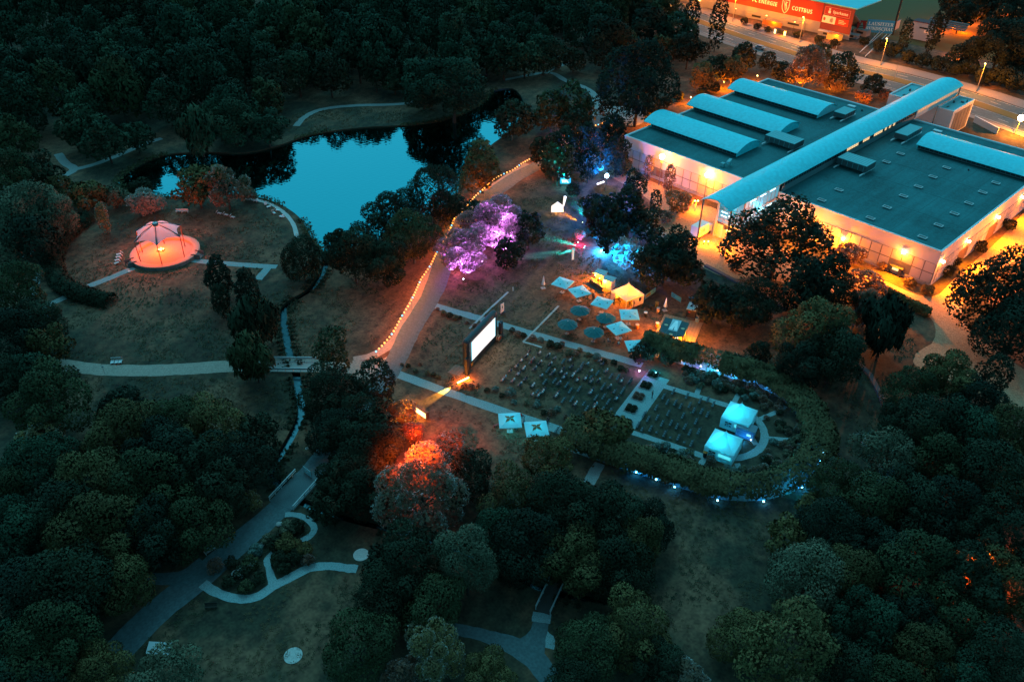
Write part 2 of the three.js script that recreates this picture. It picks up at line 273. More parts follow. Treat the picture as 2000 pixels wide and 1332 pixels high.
// turned so that local +x runs along the front and local -z runs into the depth
const HW = 92.4, HD = 75.4, HT = 9.2;
const hallPoint = (x, y, z) => hall.localToWorld(V(x, y, -z)); hall.updateMatrixWorld();
const hbox = (w, h, d, x, y, z) => box(w, h, d, x, y, -z);
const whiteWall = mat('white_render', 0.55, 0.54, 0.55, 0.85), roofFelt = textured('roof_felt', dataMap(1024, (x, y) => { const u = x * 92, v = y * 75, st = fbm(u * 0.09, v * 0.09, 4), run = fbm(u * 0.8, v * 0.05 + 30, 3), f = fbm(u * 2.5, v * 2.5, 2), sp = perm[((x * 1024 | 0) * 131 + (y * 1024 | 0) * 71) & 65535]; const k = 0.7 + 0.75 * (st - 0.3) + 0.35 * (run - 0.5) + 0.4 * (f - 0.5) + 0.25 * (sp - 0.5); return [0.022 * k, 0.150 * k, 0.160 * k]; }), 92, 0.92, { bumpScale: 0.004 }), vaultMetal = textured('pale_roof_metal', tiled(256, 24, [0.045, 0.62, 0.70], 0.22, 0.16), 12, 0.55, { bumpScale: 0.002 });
const parapet = mat('parapet_cap', 0.62, 0.66, 0.68, 0.6), panelMat = mat('wall_panel', 0.50, 0.48, 0.48, 0.8), panelMat2 = mat('wall_panel_b', 0.45, 0.44, 0.44, 0.8), glassDark = new THREE.MeshPhysicalMaterial({ color: lin(0.02, 0.03, 0.035), roughness: 0.12, metalness: 0.1 }); glassDark.name = 'dark_glass';
mesh('wall', [hbox(HW, HT - 0.35, 0.4, HW / 2, (HT - 0.35) / 2, 0.2), hbox(HW, HT - 0.35, 0.4, HW / 2, (HT - 0.35) / 2, HD - 0.2), hbox(0.4, HT - 0.35, HD - 0.8, 0.2, (HT - 0.35) / 2, HD / 2), hbox(0.4, HT - 0.35, HD - 0.8, HW - 0.2, (HT - 0.35) / 2, HD / 2)], whiteWall, hall);
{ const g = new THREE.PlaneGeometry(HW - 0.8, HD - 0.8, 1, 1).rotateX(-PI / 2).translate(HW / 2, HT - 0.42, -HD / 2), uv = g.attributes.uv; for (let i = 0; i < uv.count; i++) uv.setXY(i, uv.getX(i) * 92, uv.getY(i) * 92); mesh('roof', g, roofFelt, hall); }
mesh('roof_edge', [hbox(HW + 0.16, 0.35, 0.5, HW / 2, HT - 0.175, 0.17), hbox(HW + 0.16, 0.35, 0.5, HW / 2, HT - 0.175, HD - 0.17), hbox(0.5, 0.35, HD - 0.84, 0.17, HT - 0.175, HD / 2), hbox(0.5, 0.35, HD - 0.84, HW - 0.17, HT - 0.175, HD / 2)], parapet, hall);
mesh('plinth', [hbox(HW - 2, 0.7, 0.5, HW / 2, 0.35, -0.22)], M.concrete, hall);
{ // seams of the felt: real laps
  const l = []; for (let i = 1; i < 9; i++) l.push(hbox(0.12, 0.03, HD - 2, 52 + i * 4.6, HT - 0.405, HD / 2)); for (let i = 1; i < 5; i++) l.push(hbox(38, 0.03, 0.12, 73, HT - 0.403, i * 12 + 4));
  mesh('roof_seam', l, mat('felt_lap', 0.03, 0.13, 0.135, 0.95), hall);
}
// wall panels, two rows, front and right side: each its own part
const pnl = new THREE.BoxGeometry(2.36, 2.28, 0.09);
mesh('panel_joint', [hbox(38.7, 5.0, 0.04, 72.95, 3.22, -0.03), hbox(41.3, 5.0, 0.04, 21.65, 3.22, -0.03), hbox(0.04, 5.0, 69.7, HW + 0.03, 3.22, 36.05)], mat('joint_grey', 0.17, 0.17, 0.175, 0.9), hall);
function panelRow(x0, x1, skip) { let k = 0; for (let x = x0; x < x1; x += 2.58) for (const y of [1.95, 4.5]) { if (skip?.(x, y)) continue; const o = new THREE.Mesh(pnl, k++ % 5 === 3 ? panelMat2 : panelMat); o.name = 'panel'; o.position.set(x + 1.29, y, 0.09); o.castShadow = o.receiveShadow = true; hall.add(o); } }
panelRow(53.6, 91.5, (x, y) => y < 3 && x > 80.5 && x < 86.6); panelRow(1.0, 42.5, (x, y) => y < 3 && x > 11.0 && x < 15.5);
{ let k = 0; for (let z = 1.2; z < 70; z += 2.58) for (const y of [1.95, 4.5]) { if (y < 3 && ((z > 12 && z < 19) || (z > 30 && z < 37))) continue; const o = new THREE.Mesh(pnl, k++ % 4 === 1 ? panelMat2 : panelMat); o.name = 'panel'; o.rotation.y = PI / 2; o.position.set(HW + 0.09, y, -(z + 1.29)); hall.add(o); } }
for (const z of [15.5, 33.5]) mesh('gate', hbox(0.16, 4.2, 5.6, HW + 0.06, 2.1, z), mat('brown_gate', 0.16, 0.10, 0.06, 0.7), hall);
mesh('door', [hbox(2.2, 2.6, 0.16, 13.7, 1.3, -0.06)], mat('brown_door', 0.17, 0.10, 0.07, 0.7), hall);
{ const porch = mesh('porch', [hbox(0.25, 1.9, 0.9, 82.8, 0.95, -0.7), hbox(0.9, 1.9, 0.25, 85.45, 0.95, -1.0), hbox(3.2, 0.2, 1.2, 84.3, 1.98, -0.6)], mat('dark_porch', 0.05, 0.055, 0.06, 0.7), hall);
  mesh('lit_opening', hbox(1.6, 1.7, 0.1, 84.0, 0.86, -0.12), glow('porch_window_glow', 1, 0.62, 0.22, 1.6), porch); }
// a curved roof shell along local x or z
function shell(len, half, rise, axis) {
  const n = 18, R = (half * half + rise * rise) / (2 * rise), a0 = Math.asin(half / R), pos = [], uv = [], idx = [], t = 0.14;
  for (const e of [0, 1]) for (let i = 0; i <= n; i++) for (const k of [0, 1]) { const a = -a0 + (2 * a0 * i) / n, r = R - k * t; const s = r * Math.sin(a), y = r * Math.cos(a) - (R - rise); if (axis === 'x') pos.push(e * len, y, -s); else pos.push(s, y, -e * len); uv.push(e * len, a * R); }
  const id = (e, i, k) => e * 2 * (n + 1) + 2 * i + k;
  for (let i = 0; i < n; i++) { idx.push(id(0, i, 0), id(1, i, 0), id(0, i + 1, 0), id(1, i, 0), id(1, i + 1, 0), id(0, i + 1, 0), id(0, i, 1), id(0, i + 1, 1), id(1, i, 1), id(1, i, 1), id(0, i + 1, 1), id(1, i + 1, 1)); for (const e of [0, 1]) idx.push(id(e, i, 0), id(e, i + 1, 0), id(e, i, 1), id(e, i, 1), id(e, i + 1, 0), id(e, i + 1, 1)); }
  for (const i of [0, n]) idx.push(id(0, i, 0), id(0, i, 1), id(1, i, 0), id(1, i, 0), id(0, i, 1), id(1, i, 1));
  const g = new THREE.BufferGeometry(); g.setAttribute('position', new THREE.Float32BufferAttribute(pos, 3)); g.setAttribute('uv', new THREE.Float32BufferAttribute(uv, 2)); g.setIndex(idx);
  const f = g.toNonIndexed(); f.computeVertexNormals(); return f;
}
function segmentFace(half, rise, depth, down = 0) { const R = (half * half + rise * rise) / (2 * rise), a0 = Math.asin(half / R), s = new THREE.Shape(); s.moveTo(-half, -down); for (let i = 0; i <= 16; i++) { const a = -a0 + (2 * a0 * i) / 16; s.lineTo(R * Math.sin(a), R * Math.cos(a) - (R - rise)); } s.lineTo(half, -down); return new THREE.ExtrudeGeometry(s, { depth, bevelEnabled: false }); }
function barrel(x0, x1, zc) {
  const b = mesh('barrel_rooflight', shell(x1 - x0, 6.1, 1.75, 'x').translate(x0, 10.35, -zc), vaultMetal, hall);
  const xr = Math.min(x1 - 0.5, HW - 1.2), xl = Math.max(x0 + 0.5, 1.2);
  for (const x of [xr, xl - 0.3]) mesh('gable', segmentFace(5.6, 1.5, 0.2, 1.15).rotateY(PI / 2).translate(x, 10.3, -zc), vaultMetal, b);
  for (const sd of [-1, 1]) mesh('glazing', hbox(xr - xl, 1.0, 0.08, (xl + xr) / 2, 9.75, zc + sd * 5.5), glassDark, b);
  const m = []; for (let x = xl + 0.7; x < xr; x += 1.28) for (const s of [-1, 1]) m.push(hbox(0.12, 1.06, 0.16, x, 9.75, zc + s * 5.52)); for (const s of [-1, 1]) m.push(hbox(xr - xl, 0.18, 0.2, (xl + xr) / 2, 9.3, zc + s * 5.5));
  mesh('mullion', m, M.steel, b);
}
barrel(-1.5, 31.2, 16.3); barrel(-1.5, 31.2, 37.3); barrel(-1.5, 31.2, 59.3); barrel(61.7, 94.0, 59.3);
// the spine: a long vault over glazed strips from the entrance canopy to the street
const VX = 47.6, VH = 4.25;
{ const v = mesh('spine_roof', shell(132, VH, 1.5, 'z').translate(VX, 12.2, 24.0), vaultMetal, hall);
  const st = [], mu = [], lit = [], sill = [];
  for (const s of [-1, 1]) { st.push(hbox(0.08, 1.25, HD - 1, VX + s * 3.6, 11.3, HD / 2)); sill.push(hbox(0.3, 1.55, HD - 1, VX + s * 3.6, 9.85, HD / 2), hbox(0.24, 0.3, HD - 1, VX + s * 3.6, 12.05, HD / 2)); for (let z = 1.2; z < HD - 1; z += 1.3) mu.push(hbox(0.2, 1.3, 0.13, VX + s * 3.62, 11.3, z)); }
  mesh('spine_sill', sill, mat('spine_sill_metal', 0.14, 0.16, 0.17, 0.7), v); for (const g of st) mesh('glazing', g, glassDark, v); mesh('mullion', mu, M.steel, v);
  const warmWin = glow('lit_window_warm', 1, 0.62, 0.24, 0.9);
  for (let z = 33; z < 66; z += 1.3) if (vnoise(z * 3.1, 2) > 0.42) lit.push(hbox(0.1, 1.0, 1.05, VX + 3.65, 11.3, z + 0.65));
  for (const g of lit) mesh('lit_window', g, warmWin, v);
  // bridge behind the hall
  mesh('bridge_wall', [hbox(0.3, 2.6, 30, VX - 3.6, 10.75, HD + 15.4), hbox(0.3, 2.6, 30, VX + 3.6, 10.75, HD + 15.4), hbox(7.0, 0.4, 30, VX, 9.25, HD + 15.4), hbox(7.4, 9.2, 0.4, VX, 4.6, HD + 16)], whiteWall, v);
  const bw = []; for (let z = HD + 0.9; z < HD + 29; z += 1.5) for (const s of [-1, 1]) bw.push(hbox(0.1, 1.1, 1.2, VX + s * 3.78, 11.2, z + 0.7)); const bwg = glow('bridge_window_glow', 1, 0.7, 0.45, 0.28, [0.1, 0.1, 0.1]); for (const g of bw) mesh('window', g, bwg, v);
  for (const sd of [-3.9, 3.9]) mesh('post', hbox(0.3, 12.2, 0.3, VX + sd, 6.1, 106.8), M.steel, v);
  // two canopy posts
  for (const s of [-1, 1]) mesh('canopy_post', [cyl(0.24, 0.2, 12.1, VX + s * 4.0, 0, 22.9, 12), cyl(0.7, 0.7, 0.25, VX + s * 4.0, 0, 22.9, 12)], mat('canopy_post_steel', 0.10, 0.12, 0.13, 0.5), v);
}
// glazed entrance hall under the canopy
{ const e = mesh('entrance_block', [hbox(0.5, 11.4, 0.6, VX - 3.5, 5.7, -16.2), hbox(7, 0.4, 15.6, VX, 3.9, -8.0), hbox(0.3, 3.7, 4, VX - 3.5, 1.85, -14.2), hbox(0.3, 3.7, 11.4, VX - 3.5, 1.85, -5.9), hbox(2.0, 3.7, 0.3, VX - 2.4, 1.85, -16.1), hbox(7, 0.3, 15.6, VX, 7.7, -8.0), hbox(7.2, 0.3, 16.2, VX, 11.85, -8.1)], mat('entrance_concrete', 0.34, 0.34, 0.35, 0.85), hall);
  const gm = glow('entrance_window_glow', 0.0, 0.42, 0.62, 0.55, [0.02, 0.05, 0.06]), panes = [], fr = [];
  for (const [y, h] of [[5.85, 3.3], [9.75, 3.3]]) { for (let i = 0; i < 4; i++) panes.push(hbox(1.58, h, 0.06, VX - 2.6 + i * 1.7, y, -16.2)); for (let i = 0; i < 9; i++) for (const s of [-1, 1]) panes.push(hbox(0.06, h, 1.58, VX + s * 3.42, y, -15.2 + i * 1.7)); }
  for (const p of panes) { const o = mesh('pane', p, gm, e); }
  for (let i = 0; i < 5; i++) fr.push(hbox(0.1, 7.6, 0.2, VX - 3.44 + i * 1.7, 7.9, -16.22)); for (let i = 0; i < 10; i++) for (const s of [-1, 1]) fr.push(hbox(0.2, 7.6, 0.1, VX + s * 3.44, 7.9, -16.05 + i * 1.7));
  for (const y of [4.25, 5.2, 7.6, 8.3, 11.4]) fr.push(hbox(6.9, 0.12, 0.22, VX, y, -16.22), hbox(0.22, 0.12, 15.6, VX - 3.44, y, -8.0), hbox(0.22, 0.12, 15.6, VX + 3.44, y, -8.0));
  mesh('window_frame', fr, M.steel, e);
  const tubes = []; for (const y of [7.2, 11.2]) for (let i = 0; i < 3; i++) tubes.push(hbox(0.25, 0.12, 2.4, VX + 3.62, y, -13 + i * 4.4), hbox(1.6, 0.12, 0.25, VX - 1.6 + 2.2 * (i % 2), y - 0.5 * i, -16.4));
  const tg = glow('tube_lamp_glow', 0.35, 0.9, 1.0, 3.0); for (const g of tubes) mesh('tube_lamp', g, tg, e);
  mesh('door', hbox(2.2, 2.6, 0.1, VX - 0.3, 1.35, -16.1), glow('entrance_door_window', 1, 0.45, 0.08, 0.7, [0.1, 0.08, 0.05]), e);
  const b1 = []; for (let i = 0; i < 3; i++) b1.push(new THREE.SphereGeometry(0.2, 10, 8).translate(VX + 0.2 + i * 0.8, 3.1, 16.8)); const gg = glow('globe_lamp_glow', 1, 0.5, 0.1, 5); for (const g of b1) mesh('globe_lamp', g, gg, e);
}
for (const [x, y, z, c, k] of [[VX + 0.6, 3.0, -17.6, SODIUM, 170], [VX - 4.4, 7.5, -6, TEAL, 60], [VX + 4.6, 8.5, -9, TEAL, 70], [VX, 8.5, -17.6, TEAL, 30]]) lampAt(hallPoint(x, y, z), c, k, 12);
// roof plant
const duct = mat('galvanised_duct', 0.14, 0.40, 0.42, 0.6), ductDark = mat('louvre_grey', 0.07, 0.08, 0.085, 0.7);
function plantUnit(x0, x1, z0, z1, y0, y1) {
  const w = x1 - x0, d = z1 - z0, u = mesh('ventilation_unit', hbox(w, y1 - y0 - 0.12, d, (x0 + x1) / 2, (y0 + y1) / 2 - 0.06, (z0 + z1) / 2), ductDark, hall), long = w > d ? 'x' : 'z', n = Math.round(Math.max(w, d) / 0.8), sl = [];
  for (let i = 0; i < n; i++) sl.push(long === 'x' ? hbox(w / n - 0.1, 0.12, d + 0.1, x0 + (i + 0.5) * w / n, y1 - 0.03, (z0 + z1) / 2) : hbox(w + 0.1, 0.12, d / n - 0.1, (x0 + x1) / 2, y1 - 0.03, z0 + (i + 0.5) * d / n));
  mesh('cover_panel', sl, duct, u); const seams = []; for (let i = 1; i < n / 2; i++) seams.push(long === 'x' ? hbox(0.08, y1 - y0 - 0.3, d + 0.08, x0 + i * 2 * w / n, (y0 + y1) / 2 - 0.1, (z0 + z1) / 2) : hbox(w + 0.08, y1 - y0 - 0.3, 0.08, (x0 + x1) / 2, (y0 + y1) / 2 - 0.1, z0 + i * 2 * d / n)); mesh('seam', seams, duct, u);
  const rl = []; for (const t of [0.06, 0.94]) rl.push(hbox(0.25, 0.3, d + 3.2, x0 + w * t, HT + 0.1, (z0 + z1) / 2 - 0.4)); for (const a of [0.06, 0.94]) for (const b of [0.15, 0.85]) rl.push(hbox(0.2, y0 - HT + 0.3, 0.2, x0 + w * a, (y0 + HT - 0.3) / 2, z0 + d * b)); mesh('rail', rl, parapet, u);
}
plantUnit(30.2, 39.6, 25.4, 30.6, 9.75, 11.4); plantUnit(33.6, 37.3, 58.2, 64.6, 9.6, 11.0); plantUnit(52.3, 60.7, 25.8, 31, 9.75, 11.5); plantUnit(54.3, 57.9, 55.2, 65, 9.7, 11.2);
for (const [x, z] of [[60.5, 46.9], [60.5, 38.5], [73.4, 46.9], [73.4, 38.4], [73.5, 29.6], [73.4, 21.4], [73.5, 12.3], [73.5, 3.8], [60.5, 12.6], [60.5, 4.0], [86.3, 46.8], [86.2, 38.5], [86.4, 29.5], [86.3, 21.2], [86.3, 12.3], [86.3, 3.7]]) {
  const k = mesh('smoke_vent', [hbox(2.0, 0.12, 0.14, x, HT - 0.1, z - 0.55), hbox(2.0, 0.12, 0.14, x, HT - 0.1, z + 0.55), hbox(0.14, 0.12, 0.96, x - 0.93, HT - 0.1, z), hbox(0.14, 0.12, 0.96, x + 0.93, HT - 0.1, z)], mat('vent_rim', 0.55, 0.58, 0.58, 0.5), hall);
  mesh('vent_lid', hbox(1.7, 0.1, 0.94, x, HT - 0.2, z), mat('vent_lid_grey', 0.10, 0.11, 0.11, 0.4), k);
}
for (const [x, z] of [[32.6, 72], [60.2, 71.5]]) mesh('flat_rooflight', hbox(2.4, 0.35, 1.3, x, HT - 0.2, z), parapet, hall);
{ const d = mesh('bent_duct', [box(1.0, 1.0, 1.0, 31.6, HT + 0.2, -3.1), box(0.8, 0.8, 2.6, 32.6, HT + 1.0, -4.4, 0.3), cyl(0.12, 0.12, 0.9, 32.7, HT - 0.4, -5.2)], duct, hall); }
mesh('roof_spot', [cyl(0.3, 0.25, 0.25, 35, HT - 0.42, -70, 8), cyl(0.3, 0.25, 0.5, 36.6, HT - 0.42, -71, 8), cyl(0.25, 0.2, 0.5, 78, HT - 0.42, -50, 8)], ductDark, hall);
// annex towers at the street end
function annex(name, x0, x1, z0, z1, label) {
  const p = hallPoint((x0 + x1) / 2, 0, (z0 + z1) / 2), t = thing(name, label, 'building', p, HALL_TURN), w = x1 - x0, d = z1 - z0;
  mesh('wall', [box(w, 8.7, 0.3, 0, 4.35, d / 2 - 0.15), box(w, 8.7, 0.3, 0, 4.35, -d / 2 + 0.15), box(0.3, 8.7, d - 0.6, -w / 2 + 0.15, 4.35, 0), box(0.3, 8.7, d - 0.6, w / 2 - 0.15, 4.35, 0)], whiteWall, t);
  const rg = new THREE.PlaneGeometry(w - 0.5, d - 0.5).rotateX(-PI / 2).translate(0, 8.6, 0); mesh('roof', rg, mat('annex_roof', 0.12, 0.40, 0.43, 0.9), t);
  mesh('roof_edge', [box(w + 0.1, 0.35, 0.4, 0, 8.87, d / 2 - 0.15), box(w + 0.1, 0.35, 0.4, 0, 8.87, -d / 2 + 0.15), box(0.4, 0.35, d - 0.7, -w / 2 + 0.15, 8.87, 0), box(0.4, 0.35, d - 0.7, w / 2 - 0.15, 8.87, 0)], parapet, t);
  mesh('roof_vent', [box(0.9, 0.4, 0.7, 0.6, 8.8, -3.2), box(0.5, 0.7, 0.5, -1.2, 8.95, -1.0), cyl(0.2, 0.2, 0.7, 1.4, 8.6, -4.8), box(0.5, 0.1, 1.4, -0.8, 8.7, 4.2)], ductDark, t);
  const cl = []; for (let i = 0; i < 5; i++) cl.push(box(0.1, 7.4, 2.3, w / 2 + 0.05, 4.1, -d / 2 + 2.4 + i * 2.6)); for (const c of cl) mesh('cladding_panel', c, mat('grey_cladding', 0.13, 0.12, 0.12, 0.8), t);
  return t;
}
annex('annex_tower', 51.6, 56.6, 91.5, 107.5, 'white flat roofed annex block right of the roof spine at the street end'); annex('annex_tower', 35.4, 43.4, 91.8, 108, 'white flat roofed annex block left of the roof spine at the street end');
// floodlights of the hall
const sodiumGlow = glow('sodium_lamp_glow', 1, 0.72, 0.30, 14), whiteHot = glow('hot_lamp_glow', 1, 0.80, 0.42, 22);
function wallLamp(x, y, z, nx, nz, k, label) {
  const p = hallPoint(x, y, z), t = thing('wall_floodlight', label, 'floodlight', p, HALL_TURN, 'sodium floodlights on the hall walls');
  mesh('bracket', [bar(V(0, 0, 0), V(nx * 0.8, 0.1, nz * 0.8), 0.05), bar(V(0, -0.9, 0), V(nx * 0.7, 0.05, nz * 0.7), 0.03)], M.steel, t); mesh('lamp_glass', new THREE.SphereGeometry(0.38, 14, 10).translate(nx * 0.62, -0.02, nz * 0.62), whiteHot, t); mesh('lamp_housing', box(0.5, 0.12, 0.4, nx * 0.5, 0.42, nz * 0.5), M.dark, t);
  lampAt(hallPoint(x + nx * 1.05, y - 0.2, z - nz * 1.05), SODIUM, k * 0.11, 8); spotAt(hallPoint(x + nx * 1.1, y - 0.3, z - nz * 1.1), hallPoint(x + nx * 8, 0, z - nz * 8), SODIUM, k * 3.6, 1.15, 8, 0.8);
}
wallLamp(84.7, 6.0, 0, 0, 1, 1968, 'floodlight above the lit porch on the hall front wall');
wallLamp(HW, 6.3, 1.4, 1, 0, 1008, 'floodlight on the near right corner of the hall'); wallLamp(HW, 6.3, 15.5, 1, 0, 1104, 'floodlight over the first brown gate on the hall side wall'); wallLamp(HW, 6.3, 33.5, 1, 0, 1152, 'floodlight over the second brown gate on the hall side wall'); wallLamp(HW, 6.3, 50, 1, 0, 1152, 'floodlight farthest along the side wall of the hall');
function poleLamp(p, h, k, label, glass = 0.75, color = SODIUM, gm = whiteHot) {
  const t = thing('globe_lamp_post', label, 'lamp post', p, 0);
  mesh('pole', cyl(0.09, 0.06, h - glass * 0.6, 0, 0, 0, 8), M.steel, t); mesh('lamp_globe', new THREE.SphereGeometry(glass, 16, 12).translate(0, h, 0), gm, t); mesh('cap', cyl(0.16, 0.1, 0.18, 0, h + glass - 0.03, 0), M.dark, t);
  lampAt(p.clone().add(V(-0.1, h - glass - 0.35, glass * 0.6)), color, k, 10); return t;
}
// ---------------------------------------------------------------- trees: unit crowns (radius 1) made of many small leaf sprays on uneven lobes
function sprays(points, size, seed, droop = 0) { // points: [{p, n, t}] -> bent kites
  const r = rng(seed), pos = [], col = [], out = [];
  for (const { p, n, t } of points) {
    const a = V(r() - 0.5, r() - 0.5, r() - 0.5), nn = n.clone().multiplyScalar(0.75).add(a.multiplyScalar(1.3)).normalize();
    const side = V(r() - 0.5, (r() - 0.5) * 0.6, r() - 0.5).cross(nn).normalize(), len = nn.clone().cross(side).normalize(), s = size * (0.6 + 0.8 * r());
    if (droop) len.y -= droop;
    const tip = p.clone().addScaledVector(len, s), tail = p.clone().addScaledVector(len, -s * 0.8), l = p.clone().addScaledVector(side, s * 0.55).addScaledVector(nn, -s * 0.22), q = p.clone().addScaledVector(side, -s * 0.55).addScaledVector(nn, -s * 0.22);
    const k = t * (0.75 + 0.5 * r()), warm = 0.9 + 0.25 * r();
    for (const v of [tail, q, tip, tail, tip, l]) { pos.push(v.x, v.y, v.z); col.push(k * warm, k, k * 0.92); out.push(n.x, n.y, n.z); }
  }
  // every face is wound to look outwards, and its normal leans with the bough it grows on
  const nor = new Array(pos.length), A = V(), B = V(), C = V(), N = V();
  for (let i = 0; i < pos.length; i += 9) {
    A.fromArray(pos, i); B.fromArray(pos, i + 3); C.fromArray(pos, i + 6); N.crossVectors(B.sub(A), C.sub(A)).normalize(); const ox = out[i], oy = out[i + 1], oz = out[i + 2];
    if (N.x * ox + N.y * oy + N.z * oz < 0) { for (let k = 0; k < 3; k++) { const q = pos[i + 3 + k]; pos[i + 3 + k] = pos[i + 6 + k]; pos[i + 6 + k] = q; const c = col[i + 3 + k]; col[i + 3 + k] = col[i + 6 + k]; col[i + 6 + k] = c; } N.negate(); }
    N.multiplyScalar(0.5).add(A.set(ox, oy, oz).multiplyScalar(0.7)).normalize(); for (let k = 0; k < 9; k += 3) N.toArray(nor, i + k);
  }
  const g = new THREE.BufferGeometry(); g.setAttribute('position', new THREE.Float32BufferAttribute(pos, 3)); g.setAttribute('normal', new THREE.Float32BufferAttribute(nor, 3)); g.setAttribute('color', new THREE.Float32BufferAttribute(col, 3)); return g;
}
function lobedCrown({ seed, n, size, cy, ry, lobes = 16, spread = 0.62, big = 0.42, droop = 0, cone = 0, low = -0.55 }) {
  const r = rng(seed), L = [{ c: V(0, cy, 0), r: V(0.62, ry * 0.62, 0.62), t: 0.9 }];
  for (let i = 0; i < lobes; i++) {
    const y = low + (1 - low) * ((i + 0.5) / lobes), a = i * 2.39996 + r() * 0.9, f = Math.sqrt(Math.max(0, 1 - y * y)), k = spread * (0.7 + 0.6 * r()) * (1 - cone * (y * 0.5 + 0.5));
    const s = big * (0.5 + 0.95 * r()) * (1 - 0.6 * cone * (y * 0.5 + 0.5));
    L.push({ c: V(Math.cos(a) * f * k, cy + y * ry * 0.66 * (0.85 + 0.3 * r()), Math.sin(a) * f * k), r: V(s, s * (0.75 + 0.3 * r()) * Math.max(1, ry * 0.8), s), t: 0.7 + 0.6 * r() });
  }
  const area = L.map((l) => l.r.x * l.r.y), sum = area.reduce((a, b) => a + b), pts = [];
  for (let tries = 0; pts.length < n && tries < n * 6; tries++) {
    let w = r() * sum, k = 0; while ((w -= area[k]) > 0 && k < L.length - 1) k++;
    const l = L[k], u = V(r() * 2 - 1, r() * 2 - 1, r() * 2 - 1); if (u.lengthSq() > 1 || u.lengthSq() < 0.01) continue; u.normalize(); if (u.y < -0.35 && r() < 0.6) continue;
    const d = 0.78 + 0.28 * r(), p = V(l.c.x + u.x * l.r.x * d, l.c.y + u.y * l.r.y * d, l.c.z + u.z * l.r.z * d);
    if (L.some((m, j) => j !== k && ((p.x - m.c.x) / m.r.x) ** 2 + ((p.y - m.c.y) / m.r.y) ** 2 + ((p.z - m.c.z) / m.r.z) ** 2 < 0.62)) continue;
    if (p.y < 0.02) continue;
    pts.push({ p, n: u, t: l.t });
  }
  return sprays(pts, size, seed + 5, droop);
}
function trunkFor(h, cy, r0, seed, branches = 6) {
  const r = rng(seed), list = [bar(V(0, -0.05, 0), V(0.03, h * 0.55, 0.02), r0, 7, r0 * 0.7), bar(V(0.03, h * 0.55, 0.02), V(0, cy + 0.2, 0), r0 * 0.7, 6, r0 * 0.3)];
  for (let i = 0; i < branches; i++) { const a = i * 2.4 + r(), y = h * (0.55 + 0.3 * r()); list.push(bar(V(0.02, y, 0), V(Math.cos(a) * 0.55, y + 0.35 + 0.5 * r(), Math.sin(a) * 0.55), r0 * 0.4, 5, r0 * 0.12)); }
  return merge(list.map((g) => { g.deleteAttribute('uv'); return g; }));
}
const KIND = { // near = full crowns, far = lighter crowns for distant trees
  broad: { cy: 1.2, ry: 1.15, h: 1.05, n: 4800, size: 0.062, lobes: 20, spread: 0.68, big: 0.38, low: -0.8 }, round: { cy: 1.05, ry: 1.08, h: 0.9, low: -0.85, n: 4200, size: 0.06, lobes: 26, big: 0.34, spread: 0.66 }, loose: { cy: 1.22, ry: 1.15, h: 1.1, low: -0.75, n: 3300, size: 0.066, lobes: 20, big: 0.33, spread: 0.78 },
  tall: { cy: 1.65, ry: 1.65, h: 1.3, n: 4600, size: 0.06, lobes: 22, low: -0.85, big: 0.4 }, conifer: { cy: 1.65, ry: 1.6, h: 1.5, n: 4200, size: 0.06, lobes: 26, cone: 0.72, big: 0.4, droop: 0.35, low: -0.9 }, slim: { cy: 3.4, ry: 3.3, h: 3, n: 3200, size: 0.11, lobes: 26, big: 0.55, spread: 0.45, low: -0.95, cone: 0.35 },
  weeping: { cy: 1.55, ry: 1.35, h: 1.5, n: 4600, size: 0.085, lobes: 20, droop: 1.3, low: -0.85 }, shrub: { cy: 0.62, ry: 0.75, h: 0.5, n: 1500, size: 0.10, lobes: 12, big: 0.42 }, bush: { cy: 0.75, ry: 0.85, h: 0.6, n: 2600, size: 0.075, lobes: 18, big: 0.38 },
};
const protos = {};
for (const k of Object.keys(KIND)) for (const far of [0, 1]) {
  const c = KIND[k], v = k === 'broad' ? 6 : k === 'tall' || k === 'loose' ? 3 : k === 'round' ? 2 : 1; protos[k + far] = [];
  for (let i = 0; i < v; i++) { const vary = k === 'broad' ? { lobes: [14, 20, 26, 17, 30, 22][i], big: [0.46, 0.38, 0.31, 0.42, 0.28, 0.36][i], spread: [0.6, 0.68, 0.78, 0.7, 0.74, 0.82][i], ry: [1.15, 1.2, 1.05, 1.35, 1.15, 1.0][i] } : {}; protos[k + far].push({ crown: lobedCrown({ ...c, ...vary, seed: 100 + i * 37 + k.length * 911 + far, n: far ? Math.round(c.n * 0.42) : Math.round(c.n * 1.9), size: far ? c.size * 1.45 : c.size * 0.70 }), trunk: trunkFor(c.h, c.cy, 0.055, 50 + i, far ? 2 : 6) }); }
}
const leaf = (name, r, g, b) => { const m = new THREE.MeshPhysicalMaterial({ color: lin(r, g, b), vertexColors: true, roughness: 0.9, specularIntensity: 0.25, side: THREE.DoubleSide }); m.name = name; return m; };
const sheer = (name, r, g, b) => { const m = new THREE.MeshPhysicalMaterial({ color: lin(r, g, b), vertexColors: true, roughness: 1, transmission: 0.5, thickness: 0, side: THREE.DoubleSide }); m.name = name; return m; };
